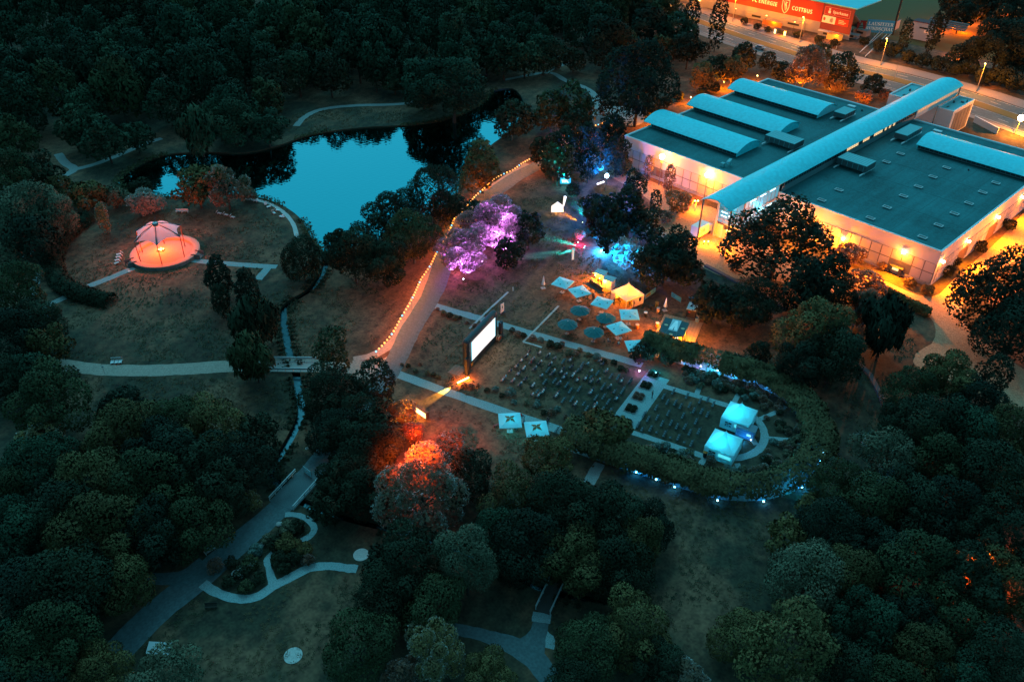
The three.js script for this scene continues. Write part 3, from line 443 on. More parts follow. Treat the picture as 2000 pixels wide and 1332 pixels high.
const LEAF = { lilac: sheer('thin_grey_leaves', 0.15, 0.12, 0.12), redlit: sheer('thin_russet_leaves', 0.13, 0.085, 0.045), amber: sheer('thin_amber_leaves', 0.24, 0.13, 0.04), dark: leaf('dark_leaves', 0.027, 0.033, 0.020), deep: leaf('deep_green_leaves', 0.020, 0.028, 0.019), mid: leaf('green_leaves', 0.050, 0.054, 0.026), olive: leaf('olive_leaves', 0.12, 0.085, 0.036), grey: leaf('grey_green_leaves', 0.11, 0.105, 0.070), olive2: leaf('dull_olive_leaves', 0.078, 0.058, 0.025), yellow: sheer('yellow_green_leaves', 0.24, 0.15, 0.042), brown: sheer('brownish_leaves', 0.15, 0.085, 0.044), pale: sheer('pale_leaves', 0.30, 0.22, 0.18), rust: sheer('rusty_leaves', 0.17, 0.07, 0.036), blue: leaf('blue_grey_leaves', 0.11, 0.17, 0.16), wood: leaf('wood_leaves', 0.026, 0.046, 0.028), wood2: leaf('wood_leaves_light', 0.042, 0.062, 0.036) };
const NAME = { broad: 'broadleaf_tree', round: 'round_tree', loose: 'loose_tree', tall: 'tall_tree', conifer: 'conifer', slim: 'poplar_tree', weeping: 'weeping_tree', shrub: 'shrub', bush: 'bush' };
let treeCount = 0;
// u, v, w: centre and half width of the crown in the photograph
function tree(kind, leafName, u, v, w, label, group, opts = {}) {
  const c = KIND[kind]; let p = G(u, v, 5), r = 5;
  for (let i = 0; i < 4; i++) { r = w * (kind === 'bush' || kind === 'shrub' || kind === 'slim' || kind === 'conifer' ? 1 : 1.1) * metresPerPixel(p); p = G(u, v, c.cy * r * (opts.h ?? 1)); }
  const far = opts.far ?? (r / metresPerPixel(p) < 46 ? 1 : 0), set = protos[kind + far], pr = set[treeCount % set.length];
  const mixed = group && MIX[leafName] && kind === 'broad' ? MIX[leafName][treeCount % MIX[leafName].length] : leafName;
  return plant(kind, pr, mixed, V(p.x, opts.y ?? 0, p.z), r, label, group, opts.h ?? 1, treeCount++ * 2.1, opts.cat);
}
const MIX = { dark: ['dark', 'deep', 'olive2', 'dark', 'wood', 'olive2', 'deep', 'mid'], mid: ['dark', 'olive2', 'dark', 'mid'], broad: [] };
function plant(kind, pr, leafName, base, r, label, group, h, turn, cat) {
  const small = kind === 'shrub' || kind === 'bush', t = thing(NAME[kind], label, cat ?? (small ? 'shrub' : 'tree'), base, turn, group);
  const q = rng(Math.round(Math.abs(base.x * 91 + base.z * 57)) + 3); t.scale.set(r * (0.9 + 0.2 * q()), r * h * (0.92 + 0.16 * q()), r * (0.9 + 0.2 * q()));
  mesh(small ? 'foliage' : 'crown', pr.crown, LEAF[leafName], t); mesh(small ? 'stem' : 'trunk', pr.trunk, M.bark, t); return t;
}
// ---------------------------------------------------------------- where the trees stand
const T = (list, group) => list.forEach(([kind, lf, u, v, w, label, o]) => tree(kind, lf, u, v, w, label, group ?? undefined, o));
T([
  ['bush', 'pale', 280, 398, 31, 'pale blossoming round bush at the upper left edge of the pavilion lawn'],
  ['slim', 'yellow', 199, 424, 13, 'slim yellowish tree standing alone left of the pavilion lawn', { h: 0.85 }],
  ['bush', 'olive', 175, 385, 34, 'broad olive shrub behind the slim yellowish tree by the pond end'], ['bush', 'grey', 222, 388, 26, 'grey green shrub between slim yellowish tree and pale blossoming bush'],
  ['bush', 'dark', 277, 370, 24, 'dark low bush at the waterside behind the pale blossoming bush'],
  ['loose', 'olive', 382, 357, 40, 'wide loose willow on the pond shore behind the pavilion, left of two'], ['loose', 'brown', 440, 366, 36, 'wide loose willow on the pond shore behind the pavilion, right of two'], ['bush', 'grey', 486, 380, 17, 'small grey willow bush at the start of the curved waterside wall'],
  ['conifer', 'deep', 424, 535, 36, 'dense dark conifer on the pavilion lawn, tallest of three beside the right hand path'], ['conifer', 'deep', 484, 565, 34, 'dense dark conifer on the pavilion lawn, nearest the stream'], ['conifer', 'dark', 428, 578, 30, 'low dark conifer in front of the tallest one on the pavilion lawn'],
  ['weeping', 'dark', 497, 628, 40, 'feathery drooping tree above the stream, behind the one over the main path'], ['weeping', 'mid', 493, 692, 41, 'feathery drooping tree overhanging the main path beside the footbridge'],
  ['round', 'dark', 590, 508, 42, 'rounded dark tree where the stream leaves the pond, left bank'], ['broad', 'dark', 690, 497, 50, 'big dark tree on the near pond shore where the stream begins, right bank'], ['round', 'deep', 660, 476, 26, 'small round dark tree at the water beside the stream mouth'],
  ['broad', 'dark', 752, 512, 44, 'dark tree on the near pond shore, low on the slope above the string lights'], ['broad', 'dark', 770, 425, 46, 'dark spreading tree on the pond shore above the purple lit trees'], ['broad', 'mid', 805, 462, 46, 'lighter green tree on the pond shore beside the string lights'], ['tall', 'dark', 845, 385, 42, 'tall tree at the pond corner, nearest the spruce by the string lights'], ['broad', 'deep', 870, 400, 30, 'dark small tree between the pond corner and the string lights'],
  ['conifer', 'olive', 941, 318, 46, 'spreading spruce beside the string lights at the right end of the pond', { h: 0.85 }],
  ['round', 'dark', 1000, 232, 38, 'round dark green tree at the narrow right arm of the pond'],
  ['round', 'mid', 1077, 216, 37, 'round tree right of the pond arm, front of the pair under the curving path'], ['round', 'mid', 1122, 204, 40, 'round tree right of the pond arm, back of the pair under the curving path'], ['round', 'dark', 1128, 245, 32, 'dark round tree below the pair near the curving path'],
  ['broad', 'dark', 1063, 294, 28, 'tree left of the road bend above the WC sign'], ['broad', 'dark', 1101, 290, 32, 'tree over the road bend behind the WC sign'], ['broad', 'mid', 1090, 322, 34, 'tree lit teal from below directly behind the WC sign'], ['round', 'deep', 1196, 254, 27, 'dark tree at the near end of the gravel forecourt'], ['round', 'deep', 1152, 268, 27, 'dark tree between road bend and gravel forecourt'], ['tall', 'deep', 1205, 305, 24, 'dark tree at the far left corner of the hall front'], ['tall', 'deep', 1150, 315, 25, 'dark tree left of the lane with the blue glow'],
  ['broad', 'deep', 1247, 168, 62, 'large dark broad tree standing alone behind the left end of the hall'],
  ['broad', 'lilac', 903, 488, 50, 'tree lit violet beside the string lights, nearer of the two', { h: 0.78 }], ['broad', 'lilac', 960, 432, 52, 'large tree lit violet above the lawn, farther of the two', { h: 0.8 }], ['broad', 'deep', 925, 425, 32, 'dark tree top between the two violet lit trees'], ['broad', 'deep', 1034, 450, 32, 'dark tree right of the violet lit pair'], ['broad', 'deep', 993, 496, 27, 'dark tree in front of the violet lit pair at the lawn edge'],
  ['bush', 'olive', 1182, 848, 50, 'dense mound of climbers at the lower end of the pergola', { far: 1 }], ['bush', 'dark', 1258, 694, 25, 'dense mound of climbers at the upper end of the pergola', { far: 1 }], ['bush', 'dark', 1302, 698, 19, 'smaller mound of climbers on the pergola below the bar pavilion', { far: 1 }],
  ['bush', 'pale', 1132, 460, 13, 'small bush lit pink beside the dark grove'], ['loose', 'pale', 1228, 494, 31, 'pale feathery tree lit blue by the spotlight on the lawn'],
]);
T([
  [ 'broad', 'deep', 1180, 430, 40], ['broad', 'deep', 1225, 412, 36], ['broad', 'deep', 1200, 470, 30], ['broad', 'deep', 1255, 440, 32], ['broad', 'deep', 1160, 405, 24], ['round', 'deep', 1120, 372, 13],
].map((a) => [...a, 'dark blue tinted tree in the grove between the two blue spotlights']), 'trees of the dark grove by the blue spotlights');
T([
  ['tall', 'deep', 1240, 362, 22, 'dark blue tree before the hall front, beside the lane'], ['slim', 'brown', 1267, 325, 11, 'slim orange lit tree left of the first globe lamp before the hall', { h: 0.8 }], ['slim', 'brown', 1309, 350, 12, 'slim dark tree right of the first globe lamp before the hall', { h: 0.85 }], ['slim', 'deep', 1281, 395, 13, 'slim dark tree in front of the first globe lamp', { h: 0.8 }],
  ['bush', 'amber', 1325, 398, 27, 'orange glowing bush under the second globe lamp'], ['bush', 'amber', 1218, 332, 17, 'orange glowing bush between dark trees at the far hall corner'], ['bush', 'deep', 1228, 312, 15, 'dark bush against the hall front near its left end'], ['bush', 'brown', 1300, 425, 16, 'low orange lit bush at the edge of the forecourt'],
  ['broad', 'deep', 1303, 505, 46, 'dark tree at the park edge left of the forecourt lamps, largest'], ['tall', 'deep', 1328, 480, 27, 'dark upright tree against the orange forecourt'], ['broad', 'deep', 1268, 522, 36, 'dark tree behind the amber lit tent'], ['broad', 'deep', 1340, 522, 34, 'dark tree above the dark kerb wall'],
  ['broad', 'deep', 1390, 590, 38, 'dark tree beside the food trailer'], ['broad', 'dark', 1478, 590, 42, 'dark tree between kerb wall and the big grove'], ['bush', 'deep', 1437, 518, 12, 'round clipped dark bush below the right canopy post'], ['broad', 'deep', 1435, 610, 30, 'dark tree right of the food trailer tree'],
  ['loose', 'deep', 1522, 466, 82, 'huge dark oak before the hall front, orange light showing through its crown', { h: 0.82 }],
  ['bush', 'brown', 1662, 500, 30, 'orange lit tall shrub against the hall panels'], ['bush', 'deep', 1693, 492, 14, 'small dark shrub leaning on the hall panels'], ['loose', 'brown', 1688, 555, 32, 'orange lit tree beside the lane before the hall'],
  ['broad', 'deep', 1612, 566, 56, 'broad dark tree in the grove before the hall, nearest the lane'], ['tall', 'deep', 1570, 575, 40, 'dark tree at the left of the grove before the hall'], ['weeping', 'brown', 1696, 600, 28, 'drooping tree with orange lit side at the grove edge'], ['loose', 'olive', 1590, 642, 56, 'large grey brown tree in the grove, front left'], ['broad', 'dark', 1632, 692, 56, 'large dark tree in the grove, front right'], ['round', 'deep', 1480, 690, 22, 'small dark bushy tree on the lawn right of the bar pavilion'], ['broad', 'deep', 1560, 715, 42, 'dark tree in the grove above the pergola bend'],
  ['weeping', 'deep', 1733, 640, 40, 'dark weeping conifer standing alone by the gravel yard', { h: 1.15 }],
  ['loose', 'deep', 1952, 570, 72, 'large dark oak at the right of the orange lane'], ['broad', 'deep', 1990, 640, 60, 'dark tree behind the large oak at the right image edge'],
  ['bush', 'olive', 1812, 566, 13, 'orange lit shrub at the near corner of the hall'], ['bush', 'deep', 1850, 530, 15, 'dark climbing shrub on the hall side wall by the first gate'], ['bush', 'deep', 1866, 513, 13, 'dark shrub on the hall side wall before the first gate'], ['bush', 'deep', 1915, 482, 14, 'dark shrub on the hall side wall between the two gates'], ['bush', 'deep', 1972, 440, 14, 'dark shrub on the hall side wall after the second gate'], ['shrub', 'brown', 1725, 520, 10, 'low reddish shrub left of the lit porch'], ['shrub', 'olive', 1780, 552, 10, 'low orange shrub right of the lit porch'],
]);
T([
  ['broad', 'mid', 1785, 765, 44], ['broad', 'olive', 1850, 745, 48], ['broad', 'dark', 1905, 790, 46], ['tall', 'dark', 1940, 745, 30], ['broad', 'dark', 1800, 835, 56], ['broad', 'dark', 1880, 860, 60], ['broad', 'dark', 1965, 860, 56], ['broad', 'mid', 1760, 830, 46], ['broad', 'dark', 1830, 900, 56], ['broad', 'dark', 1930, 930, 60], ['broad', 'mid', 1990, 960, 50],
].map((a) => [...a, 'dense tree in the wood below the gravel yard']), 'trees of the wood below the gravel yard');
T([
  ['loose', 'grey', 1735, 900, 56, 'grey tree with a bare pale branching top right of the pergola'], ['broad', 'mid', 1640, 950, 42, 'tree directly right of the lowest pergola bend'], ['bush', 'olive', 1590, 990, 30, 'olive shrub below the lit pergola end'], ['round', 'olive', 1535, 1048, 40, 'yellow tipped round tree at the edge of the dark lower lawn'],
]);
T([
  ['broad', 'dark', 1620, 1030, 52], ['broad', 'mid', 1695, 985, 54], ['broad', 'dark', 1770, 990, 60], ['broad', 'dark', 1850, 1000, 62], ['broad', 'mid', 1900, 1040, 54], ['broad', 'dark', 1970, 1050, 60], ['broad', 'grey', 1575, 1125, 60], ['broad', 'dark', 1645, 1120, 60], ['broad', 'dark', 1720, 1080, 56], ['broad', 'dark', 1790, 1115, 66], ['broad', 'dark', 1880, 1135, 70], ['broad', 'mid', 1970, 1150, 62], ['loose', 'olive', 1540, 1262, 82], ['broad', 'olive', 1450, 1240, 50], ['broad', 'dark', 1690, 1225, 62], ['broad', 'mid', 1800, 1290, 56], ['broad', 'dark', 1780, 1215, 56], ['broad', 'dark', 1868, 1225, 62], ['broad', 'mid', 1940, 1275, 60], ['broad', 'grey', 2000, 1310, 52], ['broad', 'mid', 1650, 1310, 60], ['broad', 'mid', 1740, 1345, 55], ['broad', 'dark', 1880, 1345, 60],
].map((a) => [...a, 'dense dark tree in the wood at the lower right']), 'trees of the lower right wood');
T([
  ['broad', 'dark', 1000, 975, 56], ['broad', 'mid', 1082, 985, 58], ['loose', 'dark', 1140, 1010, 62], ['broad', 'mid', 1205, 1010, 60], ['broad', 'dark', 1035, 1065, 62], ['broad', 'dark', 1120, 1095, 62], ['broad', 'dark', 1200, 1095, 62], ['broad', 'dark', 975, 1040, 50], ['broad', 'dark', 1240, 1060, 46],
].map((a) => [...a, 'dark tree in the big cluster hiding the far end of the small footbridge']), 'trees over the small footbridge');
T([
  ['round', 'deep', 1272, 1025, 42, 'round dark tree at the right edge of the footbridge cluster'], ['round', 'olive', 1073, 893, 46, 'round brownish tree standing before the lower garden path end'],
  ['tall', 'grey', 912, 1105, 50, 'tall tree with grey brown top left of the footbridge'], ['broad', 'dark', 795, 1105, 62, 'dark tree at the end of the curved stone path, back'], ['broad', 'dark', 755, 1150, 52, 'dark tree at the end of the curved stone path, left'], ['broad', 'mid', 845, 1180, 56, 'dark green tree right of the end of the curved stone path'], ['broad', 'deep', 745, 1100, 34, 'very dark tree hiding the end of the curved stone path'],
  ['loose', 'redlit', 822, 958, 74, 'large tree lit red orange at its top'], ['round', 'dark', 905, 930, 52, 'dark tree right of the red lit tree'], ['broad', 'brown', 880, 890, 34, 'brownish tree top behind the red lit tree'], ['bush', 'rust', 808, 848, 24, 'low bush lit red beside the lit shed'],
  ['round', 'mid', 700, 1262, 62, 'round tree at the bottom left of the footbridge, green top'], ['loose', 'yellow', 852, 1275, 56, 'yellow green feathery tree at the bottom left of the footbridge'], ['loose', 'rust', 785, 1318, 32, 'small reddish tree with bare white twigs at the lower picture edge'], ['broad', 'olive', 955, 1320, 46, 'olive tree at the lower edge beside the forked path'],
  ['broad', 'olive', 1237, 1228, 58, 'olive tree right of the forked path, larger'], ['broad', 'mid', 1150, 1262, 50, 'green tree right of the forked path, touching it'], ['broad', 'dark', 1120, 1325, 44, 'dark tree at the lower edge right of the forked path'], ['broad', 'dark', 1290, 1300, 50, 'dark tree at the lower edge below the dark lawn'], ['broad', 'brown', 1340, 1335, 40, 'brownish low tree top at the lower edge below the dark lawn'],
  ['loose', 'grey', 318, 1318, 62, 'shrubby tree with thick leaf whorls below the roofed information table'],
]);
T([
  ['broad', 'mid', 95, 785, 62], ['broad', 'dark', 75, 905, 60], ['broad', 'dark', 235, 850, 66], ['broad', 'dark', 320, 900, 66], ['broad', 'dark', 290, 960, 72], ['broad', 'dark', 400, 930, 66], ['broad', 'dark', 465, 905, 52], ['broad', 'dark', 190, 960, 70], ['broad', 'dark', 120, 1010, 72], ['broad', 'dark', 40, 1060, 72], ['broad', 'dark', 200, 1060, 72], ['broad', 'dark', 290, 1050, 66], ['broad', 'dark', 375, 1020, 58], ['broad', 'dark', 140, 1150, 76], ['broad', 'dark', 40, 1170, 72], ['broad', 'dark', 240, 1140, 56], ['broad', 'mid', 105, 1260, 72], ['broad', 'dark', 20, 1270, 70], ['broad', 'olive', 190, 1310, 46], ['broad', 'dark', 60, 1340, 60], ['broad', 'dark', 10, 960, 50], ['broad', 'dark', 440, 980, 44],
].map((a) => [...a, 'dense dark tree in the wood left of the tarred road']), 'trees of the lower left wood');
T([
  ['broad', 'yellow', 85, 858, 38, 'yellow green tree top on the left edge of the lower left wood'], ['broad', 'grey', 20, 925, 36, 'grey green tree at the left image edge in the lower wood'], ['broad', 'olive', 412, 840, 56, 'olive tree at the upper right of the lower left wood'], ['broad', 'mid', 345, 830, 52, 'green tree at the top of the lower left wood below the main path'], ['round', 'yellow', 489, 976, 21, 'small golden tree left of the road bridge'], ['broad', 'dark', 500, 850, 40, 'dark tree between the lower left wood and the stream'], ['round', 'deep', 235, 800, 40, 'very dark tree at the upper left of the lower left wood'],
  ['tall', 'mid', 650, 692, 32, 'tree at the right end of the footbridge over the stream, taller'], ['broad', 'dark', 640, 768, 46, 'dark tree beside the stream below the footbridge'], ['tall', 'dark', 735, 758, 36, 'dark tree at the road fork'], ['broad', 'dark', 735, 838, 40, 'dark tree below the road fork beside the lit shed'], ['broad', 'dark', 672, 868, 44, 'dark tree on the bank beside the hidden road'], ['broad', 'dark', 730, 880, 52, 'dark tree right of the hidden road'], ['broad', 'dark', 665, 945, 44, 'dark tree right of the road bridge banner'], ['broad', 'dark', 715, 945, 50, 'dark tree between the road bridge and the red lit tree'], ['broad', 'dark', 703, 805, 42, 'dark tree hiding the road below the fork'], ['broad', 'deep', 650, 838, 42, 'dark tree on the stream side of the hidden road'], ['broad', 'dark', 690, 915, 44, 'dark tree over the hidden road above the banner'], ['bush', 'amber', 788, 808, 32, 'amber lit bush beside the lit shed'], ['broad', 'dark', 640, 990, 36, 'dark tree at the stream right of the road bridge'],
]);
T([
  ['round', 'grey', 12, 490, 30], ['broad', 'dark', 60, 470, 40], ['broad', 'dark', 30, 570, 48], ['broad', 'dark', 70, 630, 48], ['broad', 'dark', 20, 660, 50], ['broad', 'dark', 95, 680, 40], ['broad', 'dark', 15, 740, 44], ['broad', 'dark', 60, 740, 40], ['broad', 'grey', 45, 410, 52], ['broad', 'grey', 105, 420, 44], ['broad', 'dark', 20, 350, 50], ['broad', 'dark', 70, 345, 40], ['broad', 'dark', 0, 420, 40], ['broad', 'dark', 115, 375, 28],
].map((a) => [...a, 'tree in the belt along the left image edge beside the pavilion lawn']), 'trees of the belt left of the pavilion lawn');
// between hall and street
T([
  ['round', 'dark', 1407, 132, 27], ['round', 'olive', 1375, 150, 24], ['round', 'dark', 1452, 112, 26], ['broad', 'olive', 1432, 140, 24], ['round', 'dark', 1530, 140, 22], ['broad', 'brown', 1575, 132, 34], ['round', 'olive', 1600, 112, 24], ['round', 'dark', 1650, 138, 30], ['round', 'deep', 1708, 165, 21], ['round', 'dark', 1500, 120, 16], ['round', 'olive', 1620, 150, 20], ['bush', 'rust', 1690, 190, 18], ['bush', 'rust', 1730, 185, 12],
].map((a) => [...a, 'tree in the row between the hall and the street']), 'trees between hall and street');
T([['bush', 'yellow', 1637, 168, 17, 'yellow shining bush under a lamp behind the hall'], ['bush', 'deep', 1326, 190, 13, 'dark clipped bush behind the hall, nearest the big lone tree'], ['bush', 'deep', 1300, 202, 14, 'dark clipped bush behind the hall, left of its neighbour'], ['bush', 'deep', 1372, 182, 12, 'dark clipped bush behind the hall between the first and second rooflight'], ['bush', 'deep', 1396, 172, 13, 'dark clipped bush behind the hall beside the second rooflight'], ['bush', 'deep', 1268, 218, 14, 'dark clipped bush at the far left hall corner'],
  ['slim', 'deep', 1349, 42, 17, 'tall dark poplar at the street side, left of two'], ['slim', 'deep', 1404, 42, 17, 'tall dark poplar at the street side, right of two'], ['slim', 'deep', 1771, 68, 12, 'slim dark poplar beside the stadium terrace'], ['slim', 'deep', 1824, 62, 12, 'tall dark poplar left of the small white kiosk lights', { h: 1.1 }], ['slim', 'deep', 1842, 40, 12, 'tall dark poplar farthest back beside the stadium', { h: 1.1 }],
  ['round', 'deep', 1880, 108, 22, 'tree glowing orange from a lamp inside its crown'], ['broad', 'deep', 1955, 90, 44, 'dark round tree on the mound at the top right'], ['bush', 'grey', 1985, 128, 22, 'grey bush at the right image edge beyond the street']]);
T([['bush', 'dark', 1745, 100, 17], ['bush', 'dark', 1775, 112, 16], ['bush', 'deep', 1805, 120, 17], ['bush', 'deep', 1835, 125, 18], ['bush', 'dark', 1862, 135, 16], ['bush', 'deep', 1895, 135, 20], ['bush', 'dark', 1925, 150, 20], ['bush', 'deep', 1960, 150, 24], ['bush', 'dark', 1990, 165, 22], ['bush', 'dark', 1720, 90, 14], ['bush', 'dark', 1600, 50, 8], ['bush', 'dark', 1455, 42, 8], ['bush', 'dark', 1480, 52, 8], ['bush', 'dark', 1500, 58, 8], ['bush', 'dark', 1560, 68, 9], ['bush', 'dark', 1600, 78, 10], ['bush', 'dark', 1630, 84, 10], ['bush', 'dark', 1690, 82, 10]].map((a) => [...a, 'dark bush in the strip along the far pavement of the street']), 'bushes along the far pavement');
T([['broad', 'deep', 1880, 30, 26], ['broad', 'deep', 1925, 20, 28], ['broad', 'deep', 1965, 30, 30], ['broad', 'deep', 1990, 60, 26], ['broad', 'deep', 1905, -10, 30], ['broad', 'deep', 1990, 0, 30], ['broad', 'deep', 1860, 5, 22], ['broad', 'deep', 2010, 110, 30], ['broad', 'deep', 1945, -20, 30]].map((a) => [...a, 'dark tree among small lamps at the top right']), 'trees at the top right');
T([['broad', 'wood', 985, 112, 34], ['broad', 'wood2', 1025, 108, 34], ['broad', 'wood', 1062, 106, 30], ['broad', 'dark', 1322, 62, 34], ['broad', 'deep', 1345, 98, 28], ['broad', 'dark', 1262, 60, 34], ['broad', 'dark', 1300, 28, 30], ['broad', 'dark', 1240, 20, 34], ['broad', 'dark', 1180, 90, 36], ['broad', 'dark', 1225, 95, 30], ['round', 'dark', 1120, 118, 20], ['bush', 'grey', 1088, 128, 10], ['broad', 'dark', 1290, 95, 26]].map((a) => [...a, 'dark tree of the wood edge left of the street']), 'trees of the wood edge left of the street');
// the wood beyond the pond
T([['broad', 'wood', 885, 172, 60, 'large rounded tree leaning over the far pond shore, biggest at the waterside', { h: 0.85 }], ['round', 'wood2', 770, 160, 22, 'small round tree at the far shore left of the biggest waterside tree'], ['broad', 'wood', 520, 248, 38, 'dark tree over the far pond shore, right of two at the headland', { h: 0.8 }], ['broad', 'wood2', 452, 236, 46, 'broad tree over the far pond shore, left of two at the headland', { h: 0.8 }], ['weeping', 'wood2', 385, 250, 34, 'low fern like tree left of the headland trees'], ['broad', 'wood', 205, 275, 36, 'dark low tree at the far end of the pond'], ['broad', 'wood', 262, 262, 30, 'dark low tree behind the pond end'], ['broad', 'wood', 825, 165, 40, 'dark tree beside the biggest waterside tree, left']]);
{
  const region = px([[-90, -80], [1260, -80], [1290, 40], [1180, 112], [1120, 118], [1065, 124], [985, 140], [940, 168], [900, 182], [850, 200], [760, 190], [690, 188], [600, 202], [548, 232], [500, 262], [440, 276], [330, 266], [300, 258], [240, 262], [190, 296], [140, 292], [105, 280], [60, 320], [-60, 360], [-160, 200]]);
  const b = new THREE.Box3().setFromPoints(region), r = rng(77), spots = [];
  for (let i = 0; i < 9000; i++) { const p = V(b.min.x + r() * (b.max.x - b.min.x), 0, b.min.z + r() * (b.max.z - b.min.z)); if (!inside(p, region)) continue; const d = Math.hypot(p.x, p.z), gap = 9.6 + (d - 260) * 0.02; if (spots.every((q) => (q.x - p.x) ** 2 + (q.z - p.z) ** 2 > gap * gap)) spots.push(p); }
  spots.sort((p, q) => p.lengthSq() - q.lengthSq());
  const mass = [], dummy = new THREE.Object3D();
  const woodLabel = (p, lf, kind) => { const zone = p.x < -110 ? 'its left part behind the stage lawn' : p.x < -20 ? 'its middle part behind the pond' : 'its right part towards the street'; const deep = Math.hypot(p.x, p.z) < 300 ? 'near edge' : Math.hypot(p.x, p.z) < 350 ? 'middle depth' : 'far depth'; return (lf === 'wood2' || lf === 'mid' ? 'lighter green ' : 'dark green ') + (kind === 'tall' ? 'tall' : 'spreading') + ' tree in the wood, ' + zone + ', ' + deep; };
  spots.forEach((p, i) => {
    const rad = 5.2 + 3.0 * r(), hh = 1.0 + 0.38 * r(), lf = ['wood', 'wood', 'wood2', 'dark', 'wood', 'mid'][(r() * 6) | 0], turn = r() * 6.3, kind = r() < 0.75 ? 'broad' : 'tall', set = protos[kind + 1];
    if (i < 270) plant(kind, set[i % set.length], lf, p, kind === 'tall' ? rad * 0.85 : rad, woodLabel(p, lf, kind), 'wood beyond the pond: ' + woodLabel(p, lf, kind), kind === 'tall' ? 1.05 : hh, turn);
    else mass.push([p, rad, hh, turn]);
  });
  if (mass.length) { const im = new THREE.InstancedMesh(protos.broad1[0].crown, LEAF.wood, mass.length); mass.forEach(([p, rad, hh, turn], i) => { dummy.position.copy(p); dummy.rotation.y = turn; dummy.scale.set(rad, rad * hh, rad); dummy.updateMatrix(); im.setMatrixAt(i, dummy.matrix); }); im.name = 'far_wood'; tag(im, 'farthest dark wood along the upper picture edge', 'wood', null, 'stuff'); im.castShadow = true; scene.add(im); }
  console.log('forest', spots.length, 'as mass', mass.length);
}
// ---------------------------------------------------------------- people: one continuous body each
function body(bones, half, res, centre) { // bones: [a, b, ra, rb, colour]
  const mc = new MarchingCubes(res, new THREE.MeshStandardMaterial(), false, false, 40000), f = mc.field, k = 0.03;
  const at = (x, y, z) => { let d = 9, col = 0, best = 9; for (const [a, b, ra, rb, c] of bones) { const px_ = x - a.x, py = y - a.y, pz = z - a.z, bx = b.x - a.x, by = b.y - a.y, bz = b.z - a.z, t = Math.min(1, Math.max(0, (px_ * bx + py * by + pz * bz) / (bx * bx + by * by + bz * bz + 1e-9))), q = Math.hypot(px_ - t * bx, py - t * by, pz - t * bz) - (ra + (rb - ra) * t); const h = Math.max(k - Math.abs(d - q), 0) / k; if (q < best) { best = q; col = c; } d = Math.min(d, q) - h * h * k * 0.25; } return [d, col]; };
  for (let z = 0; z < res; z++) for (let y = 0; y < res; y++) for (let x = 0; x < res; x++) f[x + y * res + z * res * res] = -at(centre.x + ((x - res / 2) / (res / 2)) * half, centre.y + ((y - res / 2) / (res / 2)) * half, centre.z + ((z - res / 2) / (res / 2)) * half)[0];
  mc.isolation = 0; mc.update();
  const n = mc.count, p = Array.from(mc.positionArray.subarray(0, n * 3)), nn = Array.from(mc.normalArray.subarray(0, n * 3)), col = [];
  for (let i = 0; i < n; i++) { for (let c = 0; c < 3; c++) p[3 * i + c] = p[3 * i + c] * half + [centre.x, centre.y, centre.z][c]; col.push(...at(p[3 * i], p[3 * i + 1], p[3 * i + 2])[1]); }
  const g = new THREE.BufferGeometry(); g.setAttribute('position', new THREE.Float32BufferAttribute(p, 3)); g.setAttribute('normal', new THREE.Float32BufferAttribute(nn, 3)); g.setAttribute('color', new THREE.Float32BufferAttribute(col, 3)); return g;
}
const SKIN = [0.42, 0.26, 0.19], HAIRS = [[0.03, 0.02, 0.015], [0.16, 0.10, 0.05], [0.07, 0.045, 0.03]], peopleMat = new THREE.MeshStandardMaterial({ vertexColors: true, roughness: 0.85 }); peopleMat.name = 'clothes_and_skin';
function headBones(x, y, z, hair) { return [[V(x, y, z), V(x, y + 0.07, z), 0.085, 0.09, SKIN], [V(x, y + 0.11, z - 0.02), V(x, y + 0.06, z - 0.05), 0.085, 0.08, hair], [V(x, y + 0.03, z + 0.09), V(x, y + 0.02, z + 0.10), 0.018, 0.016, SKIN]]; }
function seatedBody(top, legs, hair, lean = -0.12) { // seated at y 0.45, facing +z
  const b = [[V(0, 0.52, -0.05), V(0, 0.78, -0.08 + lean * 0.5), 0.15, 0.15, top], [V(-0.1, 0.95, lean), V(0.1, 0.95, lean), 0.10, 0.10, top], [V(0, 0.78, -0.08 + lean * 0.5), V(0, 0.95, lean), 0.15, 0.13, top], [V(0, 0.98, lean), V(0, 1.12, lean + 0.02), 0.055, 0.05, SKIN], ...headBones(0, 1.2, lean + 0.03, hair)];
  for (const s of [-1, 1]) b.push([V(s * 0.09, 0.5, -0.02), V(s * 0.12, 0.5, 0.40), 0.088, 0.062, legs], [V(s * 0.12, 0.5, 0.40), V(s * 0.12, 0.1, 0.44), 0.06, 0.042, legs], [V(s * 0.12, 0.06, 0.42), V(s * 0.13, 0.05, 0.56), 0.045, 0.035, [0.04, 0.04, 0.045]], [V(s * 0.19, 0.95, lean), V(s * 0.24, 0.70, 0.0), 0.055, 0.045, top], [V(s * 0.24, 0.70, 0.0), V(s * 0.12, 0.60, 0.22), 0.042, 0.034, SKIN], [V(s * 0.12, 0.60, 0.22), V(s * 0.08, 0.59, 0.30), 0.034, 0.022, SKIN]);
  return body(b, 0.75, 44, V(0, 0.68, 0.1));
}
